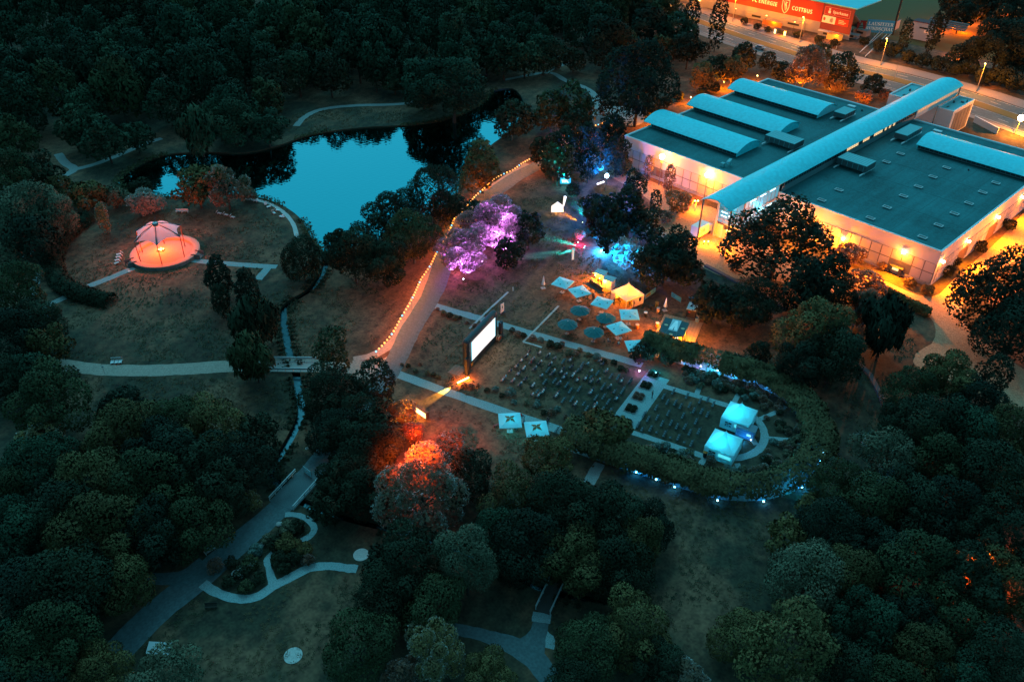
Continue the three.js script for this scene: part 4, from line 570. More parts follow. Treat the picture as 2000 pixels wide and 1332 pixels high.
function standingBody(top, legs, hair, reach = 0) {
  const b = [[V(0, 0.98, 0), V(0, 1.2, 0), 0.14, 0.15, top], [V(0, 1.2, 0), V(0, 1.38, 0), 0.15, 0.12, top], [V(-0.11, 1.40, 0), V(0.11, 1.40, 0), 0.085, 0.085, top], [V(0, 1.43, 0), V(0, 1.55, 0.01), 0.055, 0.05, SKIN], ...headBones(0, 1.62, 0.02, hair)];
  for (const s of [-1, 1]) b.push([V(s * 0.09, 0.93, 0), V(s * 0.10, 0.5, 0.03), 0.09, 0.065, legs], [V(s * 0.10, 0.5, 0.03), V(s * 0.11, 0.09, -0.01), 0.06, 0.043, legs], [V(s * 0.11, 0.05, -0.03), V(s * 0.12, 0.045, 0.13), 0.045, 0.034, [0.04, 0.04, 0.045]], [V(s * 0.2, 1.39, 0), V(s * 0.25, 1.12, 0.02 + reach * 0.1), 0.052, 0.042, top], [V(s * 0.25, 1.12, 0.02 + reach * 0.1), V(s * 0.2, 0.9 + reach * 0.22, 0.1 + reach * 0.2), 0.04, 0.032, SKIN], [V(s * 0.2, 0.9 + reach * 0.22, 0.1 + reach * 0.2), V(s * 0.19, 0.82 + reach * 0.25, 0.13 + reach * 0.24), 0.032, 0.02, SKIN]);
  return body(b, 0.95, 50, V(0, 0.9, 0.05));
}
const CLOTHES = { 'pale blue': [0.45, 0.68, 0.78], white: [0.80, 0.84, 0.86], 'dark blue': [0.03, 0.06, 0.11], grey: [0.34, 0.38, 0.40], red: [0.50, 0.02, 0.015], black: [0.015, 0.015, 0.018], pink: [0.55, 0.30, 0.30] };
const seatedGeo = {}, standGeo = {}; { let i = 0; for (const [n, c] of Object.entries(CLOTHES)) { seatedGeo[n] = seatedBody(c, i % 2 ? [0.05, 0.06, 0.09] : [0.16, 0.18, 0.22], HAIRS[i % 3]); i++; } standGeo.dark = standingBody([0.03, 0.03, 0.035], [0.03, 0.035, 0.05], HAIRS[0], 1); standGeo.light = standingBody([0.6, 0.6, 0.58], [0.05, 0.06, 0.09], HAIRS[1], 0); }
function person(geo, p, turn, label, group) { const o = mesh('person', geo, peopleMat, scene); o.position.copy(p); o.rotation.y = turn; return tag(o, label, 'person', group); }
// folding chair
const chairGeo = (() => { const l = [box(0.44, 0.04, 0.42, 0, 0.45, 0), box(0.44, 0.34, 0.03, 0, 0.74, -0.22)]; for (const s of [-1, 1]) l.push(bar(V(s * 0.21, 0, 0.2), V(s * 0.21, 0.9, -0.24), 0.016, 5), bar(V(s * 0.2, 0, -0.24), V(s * 0.2, 0.46, 0.16), 0.016, 5)); return merge(l); })();
const chairMat = mat('black_chair', 0.038, 0.075, 0.090, 0.55);
function chair(p, turn, label, group) { const o = mesh('folding_chair', chairGeo, chairMat, scene); o.position.copy(p); o.rotation.y = turn; return tag(o, label, 'chair', group); }
const ROW = G(1190, 800).sub(G(1216, 757)).setY(0).normalize(), FACE = Math.atan2(-ROW.z, ROW.x) - PI / 2; // chairs look at the screen
const faceDir = V(-ROW.z, 0, ROW.x), LOOK = Math.atan2(-Math.abs(faceDir.x), -Math.abs(faceDir.z));
const zf = (x, y) => [860 + x / 5, 560 + y / 5];
const seats = [];
const occupied = [[870, 655, 1], [970, 670, 1], [1055, 695, 2], [1120, 720, 1], [840, 700, 2], [905, 730, 2], [790, 745, 1], [1270, 735, 2], [745, 800, 2], [815, 820, 2], [925, 820, 2], [975, 765, 2], [1075, 780, 2], [1285, 800, 2], [1440, 775, 1], [1560, 745, 1], [1585, 775, 1], [1475, 845, 1], [1620, 845, 2], [685, 845, 1], [765, 870, 2], [835, 920, 2], [620, 920, 3], [710, 940, 2], [780, 975, 2], [905, 985, 2], [990, 890, 1], [1100, 860, 3], [1190, 840, 3], [1215, 895, 3], [1300, 880, 3], [1340, 930, 2], [1160, 965, 2], [1420, 915, 2], [1475, 945, 2], [1545, 940, 2], [1655, 1000, 2], [1770, 940, 2], [1005, 1040, 3], [960, 1080, 2], [1140, 1075, 3], [900, 1075, 1], [1475, 1045, 3], [1320, 1165, 2], [1510, 1185, 3], [1725, 1110, 2], [885, 765, 1]];
const emptyRows = [[1200, 745, 3], [1385, 775, 3], [1370, 815, 2], [1665, 890, 3], [1735, 900, 3], [1535, 860, 3], [1850, 940, 3], [1780, 1030, 4], [1235, 975, 3], [1270, 1030, 3], [1355, 1015, 3], [1590, 990, 4], [1700, 1040, 2], [1200, 1125, 3], [1285, 1115, 3], [1520, 1100, 3], [1595, 1090, 3], [1640, 1140, 3], [1400, 1160, 2], [1430, 1205, 3], [1585, 1215, 3], [1660, 1230, 3], [1050, 830, 3], [1115, 935, 3], [1020, 945, 3], [945, 1040, 2], [1470, 900, 2], [1345, 830, 2]];
{
  const r = rng(5), tops = ['pale blue', 'white', 'dark blue', 'grey', 'pale blue', 'black', 'white', 'pink'];
  for (const [x, y, n] of occupied) { const c = G(...zf(x, y)); for (let i = 0; i < n; i++) { const p = c.clone().addScaledVector(ROW, (i - (n - 1) / 2) * 0.62), red = x === 1340 && i === 0 || x === 885; chair(p, LOOK, 'black folding chair under a seated film goer on the lawn', 'occupied chairs on the lawn before the screen'); const top = red ? 'red' : tops[(r() * tops.length) | 0]; p.y = 0.0; person(seatedGeo[top], p, LOOK + (r() - 0.5) * 0.4, red ? (x === 885 ? 'seated person in red near the front row facing the screen' : 'seated person in red in the middle of the audience') : 'seated person in ' + top + ' top among the audience on the lawn', red ? undefined : 'audience in ' + top + ' on the lawn before the screen'); } }
  for (const [x, y, n] of emptyRows) { const c = G(...zf(x, y)); for (let i = 0; i < n; i++) chair(c.clone().addScaledVector(ROW, (i - (n - 1) / 2) * 0.62), LOOK, 'empty black folding chair on the lawn between screen and plaza', 'empty chairs on the lawn before the screen'); }
  for (const [x, y] of [[40, 400], [350, 475], [280, 510], [450, 505], [310, 550], [365, 555], [545, 540], [600, 530], [405, 580], [470, 572], [228, 590], [500, 610], [555, 617], [640, 565], [315, 630], [598, 640], [422, 648], [235, 662], [170, 672], [515, 690], [270, 705], [335, 700], [97, 712], [378, 725], [435, 728], [187, 742], [470, 770], [535, 762], [288, 780], [388, 806], [482, 850], [140, 640]]) { const c = G(1220 + x / 3.7, 640 + y / 3.7); for (let i = 0; i < 3; i++) chair(c.clone().addScaledVector(ROW, (i - 1) * 0.62), LOOK, 'empty black folding chair behind the plaza before the two white tents', 'empty chairs between plaza and white tents'); }
  for (const [x, y, n] of [[130, 740, 2], [230, 770, 1], [330, 808, 1], [430, 842, 1]]) { const c = G(1220 + x / 3.7, 640 + y / 3.7); for (let i = 0; i < n; i++) chair(c.clone().addScaledVector(ROW, i * 0.62), LOOK, 'empty black folding chair behind the plaza before the two white tents', 'empty chairs between plaza and white tents'); }
  for (const [x, y] of [[865, 490], [980, 420], [1070, 465], [1105, 440], [1165, 500], [1120, 530]]) { const c = G(940 + x / 6.66, 780 + y / 6.66); for (let i = 0; i < 3; i++) chair(c.clone().addScaledVector(ROW, (i - 1) * 0.62), LOOK, 'empty black folding chair outside the garden below the lower path', 'empty chairs outside the garden'); }
}
// ---------------------------------------------------------------- the inflatable screen
{
  const a = G(917, 722), b = G(971, 663), d = b.clone().sub(a).setY(0), w = d.length(), turn = Math.atan2(-d.z, d.x), mid = a.clone().add(b).multiplyScalar(0.5);
  const t = thing('film_screen', 'large inflatable open air cinema screen with black frame and bright picture', 'film screen', mid, turn);
  const H = 6.9, tube = 0.72, black = mat('black_canvas', 0.014, 0.03, 0.036, 0.6);
  const cap = (x0, y0, x1, y1, r) => { const dx = x1 - x0, dy = y1 - y0, g = new THREE.CapsuleGeometry(r, Math.hypot(dx, dy), 6, 12); g.rotateZ(Math.atan2(dy, dx) - PI / 2); return g.translate((x0 + x1) / 2, (y0 + y1) / 2, -0.75); };
  mesh('frame', [cap(-w / 2 + 0.2, 0.7, -w / 2 + 0.2, H - 0.6, tube), cap(w / 2 - 0.2, 0.7, w / 2 - 0.2, H - 0.6, tube), cap(-w / 2 + 0.2, H - 0.6, w / 2 - 0.2, H - 0.6, tube), cap(-w / 2 + 0.2, 0.7, w / 2 - 0.2, 0.7, tube), box(w - 0.8, H - 2.2, 0.1, 0, H / 2, -0.55), box(w, 1.2, 0.12, 0, 0.75, -0.03)], black, t);
  const film = glow('screen_picture', 1, 1, 1, 1.0, [0.02, 0.02, 0.02]);
  film.emissiveMap = canvasMap(512, 288, (x, W, Hh) => { x.fillStyle = '#e2dad6'; x.fillRect(0, 0, W, Hh); const r = rng(3); for (let i = 0; i < 60; i++) { x.fillStyle = ['rgba(255,240,232,0.35)', 'rgba(196,176,178,0.22)', 'rgba(255,255,250,0.4)', 'rgba(150,200,214,0.12)'][i % 4]; x.beginPath(); x.ellipse(r() * W, r() * Hh, 30 + 70 * r(), 24 + 60 * r(), r() * 3, 0, 7); x.fill(); } x.fillStyle = 'rgba(255,250,244,0.9)'; x.beginPath(); x.ellipse(250, 140, 95, 110, 0.2, 0, 7); x.fill(); x.fillStyle = 'rgba(160,130,125,0.25)'; x.fillRect(150, 120, 40, 110); x.fillStyle = 'rgba(90,190,215,0.8)'; x.fillRect(0, 0, 14, Hh); x.fillStyle = 'rgba(120,205,225,0.7)'; x.fillRect(W - 16, 0, 16, Hh); });
  film.emissiveIntensity = 1.35;
  const sw = w - 1.7, sh = H - 2.35; mesh('picture_screen', new THREE.PlaneGeometry(sw, sh).translate(0, 1.55 + sh / 2, 0.05), film, t);
  const al = new THREE.RectAreaLight(lin(1, 0.92, 0.86), 1.6, sw, sh); al.position.copy(mid).add(V(Math.sin(turn) * 0.15, 1.55 + sh / 2, Math.cos(turn) * 0.15)); al.lookAt(al.position.clone().add(V(Math.sin(turn), 0, Math.cos(turn)))); scene.add(al);
  mesh('emblem_plate', box(0.55, 0.7, 0.04, -w / 2 + 1.0, 0.75, 0.06), printed('emblem_print', 64, 80, (x) => { x.fillStyle = '#d8a23a'; x.fillRect(0, 0, 64, 80); x.strokeStyle = '#1b1712'; x.lineWidth = 7; x.strokeRect(16, 16, 32, 48); }), t);
  mesh('text_plate', box(1.3, 0.35, 0.04, -w / 2 + 2.2, 0.9, 0.06), mat('plate_grey', 0.10, 0.12, 0.12), t);
  mesh('guy_rope', [bar(V(-w / 2, H - 0.6, -1.2), V(-w / 2 - 1.5, 0, -6), 0.03), bar(V(w / 2, H - 0.6, -1.2), V(w / 2 + 1.5, 0, -6), 0.03)], M.dark, t);
  for (const [x, z, lbl] of [[-w / 2 - 1.3, 0.2, 'left'], [w / 2 + 1.2, 0.2, 'right']]) { const p = t.localToWorld(V(x, 0, z)); const s = thing('speaker_tower', 'tall dark loudspeaker column at the ' + (lbl === 'left' ? 'near end of the screen by the glowing bar' : 'far end of the screen beside the upper path'), 'speaker tower', p, turn); mesh('base', box(1.1, 0.2, 1.1, 0, 0.1, 0), M.dark, s); mesh('cabinet', [box(0.42, 3.6, 0.5, -0.28, 2.0, 0), box(0.42, 3.6, 0.5, 0.28, 2.0, 0)], mat('black_cabinet', 0.02, 0.02, 0.022, 0.5), s); mesh('grille', box(0.9, 3.3, 0.04, 0, 2.0, 0.275), mat('dark_grille', 0.05, 0.055, 0.06, 0.5, { metalness: 0.5 }), s); }
  const dr = thing('cable_drum', 'wooden cable drum with red face leaning at the right foot of the screen', 'cable drum', t.localToWorld(V(w / 2 - 0.3, 0, 0.8)), turn); mesh('drum_rim', [new THREE.TorusGeometry(0.62, 0.12, 8, 24).translate(0, 0.74, 0), new THREE.TorusGeometry(0.62, 0.1, 8, 24).translate(0, 0.74, -0.5)], mat('pale_wood', 0.30, 0.20, 0.11, 0.8), dr); mesh('drum_face', [new THREE.CylinderGeometry(0.58, 0.58, 0.1, 24).rotateX(PI / 2).translate(0, 0.74, 0), new THREE.CylinderGeometry(0.3, 0.3, 0.5, 16).rotateX(PI / 2).translate(0, 0.74, -0.25)], mat('red_face', 0.42, 0.035, 0.02, 0.7), dr);
  mesh('wooden_boards', [0, 1, 2, 3].map((i) => box(3.0, 0.08, 0.62, -w / 2 - 1.4, 0.05, -1.0 - i * 0.68)).map((g) => g.rotateY(turn).translate(mid.x, 0, mid.z)), mat('weathered_boards', 0.17, 0.125, 0.09, 0.9)); tag(scene.children[scene.children.length - 1], 'weathered wooden boards on the lawn behind the left foot of the screen', 'boards');
}
// cable ramps over the upper path
for (const [l, lab] of [[[[1091, 598], [1056, 634], [1022, 668]], 'straight light cable ramp crossing the upper path right of the screen'], [[[1022, 668.5], [1040, 673], [1058, 679]], 'short light cable ramp end beside the front seats'], [[[992, 571], [955, 605], [917, 642]], 'long light cable ramp crossing the upper path behind the screen']]) { const q = px(l), g = []; for (let i = 1; i < q.length; i++) { const d = q[i].clone().sub(q[i - 1]), m = q[i].clone().add(q[i - 1]).multiplyScalar(0.5); g.push(box(d.length() + 0.06, 0.10, 0.42, m.x, 0.055, m.z, Math.atan2(-d.z, d.x))); } tag(mesh('cable_ramp', g, mat('light_ramp', 0.36, 0.38, 0.37, 0.8)), lab, 'cable ramp'); }
// ---------------------------------------------------------------- parasols
const uvless = (g) => { g.deleteAttribute('uv'); return g; };
function pyramid(half, y0, y1, valance) { const c = [V(-half, y0, -half), V(half, y0, -half), V(half, y0, half), V(-half, y0, half)], p = V(0, y1, 0), f = []; for (let i = 0; i < 4; i++) { const a = c[i], b = c[(i + 1) % 4]; f.push([p, a, b].reverse(), ...quad(a, b, b.clone().setY(y0 - valance), a.clone().setY(y0 - valance))); } return tri(f); }
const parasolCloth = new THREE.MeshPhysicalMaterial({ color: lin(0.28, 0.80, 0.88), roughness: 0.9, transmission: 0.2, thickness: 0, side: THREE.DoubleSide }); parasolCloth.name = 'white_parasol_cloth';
const dots = mat('dark_print', 0.03, 0.035, 0.04, 0.9);
function squareParasol(u, v, size, deg, label, star) {
  const y = 2.6, p = G(u, v, y + 0.2), t = thing('square_parasol', label, 'parasol', V(p.x, 0, p.z), (deg * PI) / 180, star ? 'star printed parasols' : 'white square parasols'), h = size / 2;
  mesh('canopy', pyramid(h, y, y + 0.55, 0.12), parasolCloth, t); mesh('pole', cyl(0.045, 0.045, y + 0.6), M.steel, t); mesh('foot', [box(1.0, 0.1, 1.0, 0, 0.06, 0)], mat('stone_slab', 0.36, 0.33, 0.31, 0.9), t);
  if (star) { const s = []; for (let i = 0; i < 4; i++) { const a = (i * PI) / 2 + PI / 4, r = 1.25, yy = (q) => y + 0.57 - 0.55 * (q / h) * 0.74, d = V(Math.cos(a), 0, Math.sin(a)), e = V(-d.z, 0, d.x); s.push([V(0, y + 0.6, 0), d.clone().multiplyScalar(0.45).addScaledVector(e, 0.34).setY(yy(0.45) + 0.03), d.clone().multiplyScalar(r).setY(yy(r * 0.98) + 0.02)], [V(0, y + 0.6, 0), d.clone().multiplyScalar(r).setY(yy(r * 0.98) + 0.02), d.clone().multiplyScalar(0.45).addScaledVector(e, -0.34).setY(yy(0.45) + 0.03)]); } mesh('star_print', tri(s), mat('gold_print', 0.16, 0.10, 0.03, 0.8), t); mesh('hanging_lamp', new THREE.SphereGeometry(0.1, 8, 6).translate(0.1, 2.2, 0.1), glow('parasol_lamp_glow', 0.3, 0.95, 1, 5), t); lampAt(V(p.x + 0.1, 2.2, p.z + 0.1), [0.02, 0.75, 0.9], 9, 4); }
  else for (const [x, z] of [[0, h * 0.62], [h * 0.62, 0], [-h * 0.6, 0]]) { const yy = y + 0.55 * (1 - 0.62) + 0.035, tilt = Math.atan2(0.55, h), g = new THREE.CylinderGeometry(0.14, 0.14, 0.02, 12).rotateX(z ? tilt : 0).rotateZ(x ? -tilt * Math.sign(x) : 0).translate(x, yy, z); mesh('emblem_dot', g, dots, t); }
  return t;
}
const zp = (x, y) => [1080 + x / 7.69, 520 + y / 7.69];
const angOf = (a, b, y = 2.6) => { const p = G(...a, y), q = G(...b, y); return (Math.atan2(-(q.z - p.z), q.x - p.x) * 180) / PI; };
squareParasol(...zp(150, 236), 3.9, angOf(zp(0, 265), zp(185, 325)), 'white square parasol farthest left of the row, beside the closed one'); squareParasol(...zp(402, 365), 3.9, angOf(zp(248, 340), zp(450, 287)), 'white square parasol left of the kiosk boards'); squareParasol(...zp(742, 532), 3.9, angOf(zp(583, 555), zp(800, 620)), 'greyish white square parasol in front of the amber tent, left side'); squareParasol(...zp(1150, 712), 3.9, angOf(zp(1018, 648), zp(1265, 648)), 'white square parasol directly below the amber tent'); squareParasol(...zp(992, 918), 3.9, angOf(zp(815, 890), zp(960, 1025)), 'white square parasol between the round green ones and the high tables'); squareParasol(1241, 673, 3.6, 8, 'white square parasol half hidden by the pergola end');
squareParasol(996, 819.5, 4.0, angOf([980, 831], [1014, 829.5]), 'white parasol with golden star print, left of two outside the garden', true); squareParasol(1048, 836, 4.0, angOf([1031, 848], [1065, 845.5]), 'white parasol with golden star print, right of two outside the garden', true);
function roundParasol(u, v, label) {
  const y = 2.35, p = G(u, v, y + 0.3), t = thing('round_parasol', label, 'parasol', V(p.x, 0, p.z), 0.3, 'round green parasols'), n = 10, R = 2.2, top = [], ribs = [];
  for (let i = 0; i < n; i++) { const a = (i / n) * 2 * PI, b = ((i + 1) / n) * 2 * PI, m = (a + b) / 2, P = (q, r, yy) => V(Math.cos(q) * r, yy, Math.sin(q) * r), A = P(a, R, y), B = P(b, R, y), a2 = P(a, R * 0.55, y + 0.5), b2 = P(b, R * 0.55, y + 0.5), c = V(0, y + 0.85, 0), mm = P(m, R * 0.55 * 0.93, y + 0.44), ee = P(m, R * 0.93, y - 0.02); top.push([c, b2, mm], [c, mm, a2], [b2, B, mm], [mm, B, ee], [mm, ee, A], [mm, A, a2]); ribs.push(bar(V(0, y + 0.8, 0), A.clone().setY(y - 0.02), 0.012, 4)); }
  mesh('canopy', tri(top), M.green, t); mesh('ribs', ribs, M.steel, t).name = 'rib_set'; mesh('pole', cyl(0.04, 0.04, y + 0.8), M.steel, t); mesh('finial', new THREE.SphereGeometry(0.11, 10, 8).translate(0, y + 0.9, 0), M.white, t); mesh('foot', cyl(0.45, 0.45, 0.12), M.concrete, t); mesh('table_top', [cyl(0.5, 0.5, 0.04, 0.9, 0.72, 0.6, 14), cyl(0.03, 0.03, 0.72, 0.9, 0, 0.6)], M.wood, t);
}
roundParasol(...zp(408, 648), 'round dark green parasol, top left of four'); roundParasol(...zp(800, 762), 'round dark green parasol, right of four'); roundParasol(...zp(222, 858), 'round dark green parasol, leftmost of four'); roundParasol(...zp(618, 973), 'round dark green parasol, lowest of four nearest the path');
function closedParasol(u, v, label) { const p = G(u, v), t = thing('closed_parasol', label, 'parasol', p, 0.4, 'closed white parasols'); mesh('folded_canopy', new THREE.LatheGeometry([[0.02, 3.3], [0.10, 3.0], [0.24, 2.0], [0.42, 1.15], [0.40, 1.0], [0.06, 0.98]].map(([x, y]) => new THREE.Vector2(x, y)), 9), M.cloth, t); mesh('pole', cyl(0.045, 0.045, 1.2), M.steel, t); mesh('foot', box(1.0, 0.1, 1.0, 0, 0.06, 0), mat('stone_slab', 0.34, 0.33, 0.32, 0.9), t); }
closedParasol(1061, 563, 'closed white parasol at the left end of the parasol row'); closedParasol(1299, 606.5, 'closed white parasol between amber tent and food trailer');
// ---------------------------------------------------------------- pagoda tents
function pagoda(corners, label, cloth, walls, o = {}) { // corners left, front, right at eave height; square plan
  const y = o.eave ?? 2.45, [l, f, r] = corners.map((c) => G(c[0], c[1], y)), c = l.clone().add(r).multiplyScalar(0.5).setY(0), d = r.clone().sub(f).setY(0), turn = Math.atan2(-d.z, d.x), half = o.half ?? 2.55, peak = o.peak ?? 5.0;
  const t = thing('pagoda_tent', label, 'tent', c, turn), n = 8, tr = [];
  const P = (i, a, b) => { const k = 1 - i / n, h = half * k, yy = y + (peak - y) * Math.pow(i / n, 2.1) + 0.18 * Math.sin((PI * i) / n); const q = [V(-h, yy, -h), V(h, yy, -h), V(h, yy, h), V(-h, yy, h)]; return q[a].clone().lerp(q[(a + 1) % 4], b); };
  for (let s = 0; s < 4; s++) for (let i = 0; i < n; i++) tr.push(...quad(P(i, s, 1), P(i, s, 0), P(i + 1, s, 0), P(i + 1, s, 1)));
  for (let s = 0; s < 4; s++) { const a = P(0, s, 0), b = P(0, s, 1); tr.push(...quad(a, b, b.clone().setY(y - 0.25), a.clone().setY(y - 0.25))); }
  mesh('canopy', tri(tr), cloth, t); mesh('finial', cyl(0.06, 0.02, 0.35, 0, peak - 0.05, 0), M.white, t);
  for (const [sx, sz] of [[-1, -1], [1, -1], [1, 1], [-1, 1]]) mesh('leg', cyl(0.05, 0.05, y, sx * half, 0, sz * half, 8), M.white, t);
  for (const w of walls) { const [side, a, b] = w, W = half * 2, x0 = -half + a * W, x1 = -half + b * W, g = box(x1 - x0, y - 0.28, 0.03, (x0 + x1) / 2, (y - 0.28) / 2, half); mesh('side_wall', g.rotateY((side * PI) / 2), cloth, t); }
  return { t, c, turn, half };
}
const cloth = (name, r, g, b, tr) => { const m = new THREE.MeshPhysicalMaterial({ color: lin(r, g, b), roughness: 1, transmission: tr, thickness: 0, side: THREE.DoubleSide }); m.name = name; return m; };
{ // amber tent
  const q = pagoda([zp(880, 372), zp(1110, 517), zp(1375, 412)], 'pagoda tent glowing amber from within, among the parasols', cloth('cream_tent_cloth', 0.70, 0.62, 0.50, 0.32), [[2, 0, 1], [1, 0, 1], [0, 0.35, 1], [3, 0.0, 0.25]]), P = (x, y, z) => q.t.localToWorld(V(x, y, z)); q.t.updateMatrixWorld();
  for (const [x, z] of [[-1.0, -0.6], [0.9, 0.7], [0.2, -1.4]]) { const b = mesh('hanging_lamp', new THREE.SphereGeometry(0.16, 10, 8).translate(x, 2.3, z), glow('tent_lamp_glow', 1, 0.72, 0.30, 10), q.t); lampAt(P(x, 2.3, z), WARM, 110, 6); }
  mesh('counter', [box(3.4, 1.0, 0.6, 0.4, 0.5, -1.2), box(0.6, 1.0, 2.6, 1.9, 0.5, 0.2)], M.wood, q.t); mesh('shelf', box(3.0, 1.6, 0.35, 0, 1.0, -2.3), M.white, q.t); mesh('sign_board', box(0.5, 0.9, 0.05, 1.4, 1.5, 2.58), M.dark, q.t);
  for (const [x, z, a, g, l] of [[-1.0, 1.9, 2.4, 'dark', 'standing person in dark clothes at the near corner inside the amber tent'], [-0.3, 2.6, 0.6, 'dark', 'standing person in dark clothes leaving the amber tent'], [-2.3, 0.2, 1.2, 'dark', 'person in dark clothes inside the amber tent at its left side'], [-3.3, -0.6, 1.4, 'dark', 'person in dark clothes waiting left of the amber tent']]) person(standGeo[g], P(x, 0, z), q.turn + a, l);
  const fl = thing('fence_banner', 'teal and brown banner fence beside the amber tent', 'banner', G(1265, 582), Math.atan2(-(G(1278, 574).z - G(1259, 588).z), G(1278, 574).x - G(1259, 588).x)); mesh('banner_sheet', box(4.4, 1.2, 0.04, 1.0, 0.75, 0), printed('teal_banner', 256, 72, (x) => { x.fillStyle = '#4fb3c4'; x.fillRect(0, 0, 256, 72); x.fillStyle = '#7b6a3a'; x.fillRect(14, 10, 120, 52); x.strokeStyle = '#1d6a8a'; x.lineWidth = 8; x.beginPath(); x.arc(210, 36, 18, 0.6, 5.5); x.stroke(); }), fl); mesh('fence_leg', [cyl(0.03, 0.03, 1.4, -1.15, 0, -0.06), cyl(0.03, 0.03, 1.4, 3.15, 0, -0.06)], M.steel, fl);
}
function garden_tent(corners, label, lampK) {
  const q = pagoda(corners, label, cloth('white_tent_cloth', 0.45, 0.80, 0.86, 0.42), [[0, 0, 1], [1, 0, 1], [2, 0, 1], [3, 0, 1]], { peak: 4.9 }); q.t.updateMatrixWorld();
  return q;
}
const zt = (x, y) => [1370 + x / 7.012, 770 + y / 7.012];
const posterPrint = printed('dark_picture_print', 160, 128, (x) => { x.fillStyle = '#8fd6de'; x.fillRect(0, 0, 160, 128); x.fillStyle = '#12303c'; x.fillRect(8, 8, 60, 34); x.fillRect(84, 8, 66, 40); x.fillRect(40, 52, 50, 22); x.fillRect(14, 62, 20, 56); x.fillRect(104, 84, 44, 30); x.fillStyle = '#3aa4b8'; x.fillRect(48, 84, 44, 34); });
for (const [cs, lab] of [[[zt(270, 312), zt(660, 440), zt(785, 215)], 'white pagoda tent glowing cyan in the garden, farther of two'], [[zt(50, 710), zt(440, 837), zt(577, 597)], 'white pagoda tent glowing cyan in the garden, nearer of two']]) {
  const q = garden_tent(cs, lab), P = (x, y, z) => q.t.localToWorld(V(x, y, z));
  const b = mesh('hanging_lamp', new THREE.SphereGeometry(0.17, 10, 8).translate(-0.4, 2.35, -0.6), glow('tent_lamp_glow_cyan', 0.3, 0.95, 1.0, 8), q.t); lampAt(P(-0.4, 2.35, -0.6), [0.02, 0.75, 1.0], 34, 6);
  mesh('poster', box(1.3, 1.15, 0.03, 0, 0, 0).rotateY(-PI / 2).translate(-q.half - 0.05, 1.25, -1.1), posterPrint, q.t); mesh('window', box(2.2, 0.7, 0.03, 0, 0, 0).rotateY(-PI / 2).translate(-q.half - 0.05, 1.45, 1.1), glow('tent_window_glow', 0.1, 0.85, 1.0, 0.75, [0.2, 0.3, 0.3]), q.t);
}
{ const t = thing('projection_cabin', 'blue grey cabin with a window between the two white tents', 'cabin', G(...zt(590, 590)), Math.atan2(-(G(...zt(660, 620)).z - G(...zt(490, 560)).z), G(...zt(660, 620)).x - G(...zt(490, 560)).x)); mesh('cabin_wall', box(3.3, 2.0, 1.9, 0, 1.0, -0.6), mat('cabin_blue', 0.12, 0.22, 0.30, 0.7), t); mesh('cabin_roof', box(3.5, 0.1, 2.1, 0, 2.06, -0.6), mat('cabin_roof_grey', 0.10, 0.17, 0.21, 0.8), t); mesh('window_frame', [box(2.9, 0.06, 0.06, 0, 1.5, 0.37), box(2.9, 0.06, 0.06, 0, 0.5, 0.37), box(0.06, 1.0, 0.06, -1.45, 1.0, 0.37), box(0.06, 1.0, 0.06, 1.45, 1.0, 0.37)], mat('frame_light', 0.35, 0.5, 0.6), t); mesh('window', box(0.8, 0.5, 0.04, 0.75, 1.05, 0.38), glow('cabin_window_glow', 0.3, 0.8, 1, 0.6), t); lampAt(t.position.clone().add(V(-0.6, 0.6, 1.5)), BLUE, 9, 4); const s = mesh('spot_lamp', new THREE.SphereGeometry(0.1, 8, 6).translate(1.3, 0.35, 0.5), glow('spot_lamp_glow', 0.7, 0.95, 1, 8), t); }
function drum(u, v, top, side, label, h = 1.05, r = 0.36) { const t = thing('high_table', label, 'high table', G(u, v)); mesh('barrel', new THREE.LatheGeometry([[0, 0], [r * 0.85, 0], [r, h * 0.5], [r * 0.85, h - 0.06], [0, h - 0.06]].map(([x, y]) => new THREE.Vector2(x, y)), 14), side, t); mesh('table_top', cyl(r + 0.06, r + 0.06, 0.07, 0, h - 0.06, 0, 16), top, t); return t; }
drum(...zp(1390, 752), M.white, M.dark, 'black barrel table with white top below the amber tent'); drum(...zp(1263, 935), M.white, M.orange, 'orange barrel table with white top beside the lowest white parasol'); drum(...zp(1568, 910), M.white, M.orange, 'orange barrel table with white top at the left of the bar pavilion'); drum(...zp(1558, 608), M.orange, mat('amber_barrel', 0.6, 0.25, 0.03, 0.6), 'amber cylinder stool left of the closed parasol', 1.2); drum(...zp(1578, 690), mat('pink_top', 0.5, 0.34, 0.26), mat('pink_barrel', 0.5, 0.30, 0.22, 0.7), 'pinkish cylinder stool in front of the amber one', 1.1); drum(...zp(1475, 640), M.dark, M.dark, 'small dark barrel table left of the amber cylinder', 0.9); drum(...zt(47, 860), M.orange, M.dark, 'orange topped barrel at the corner of the nearer white tent', 1.2);
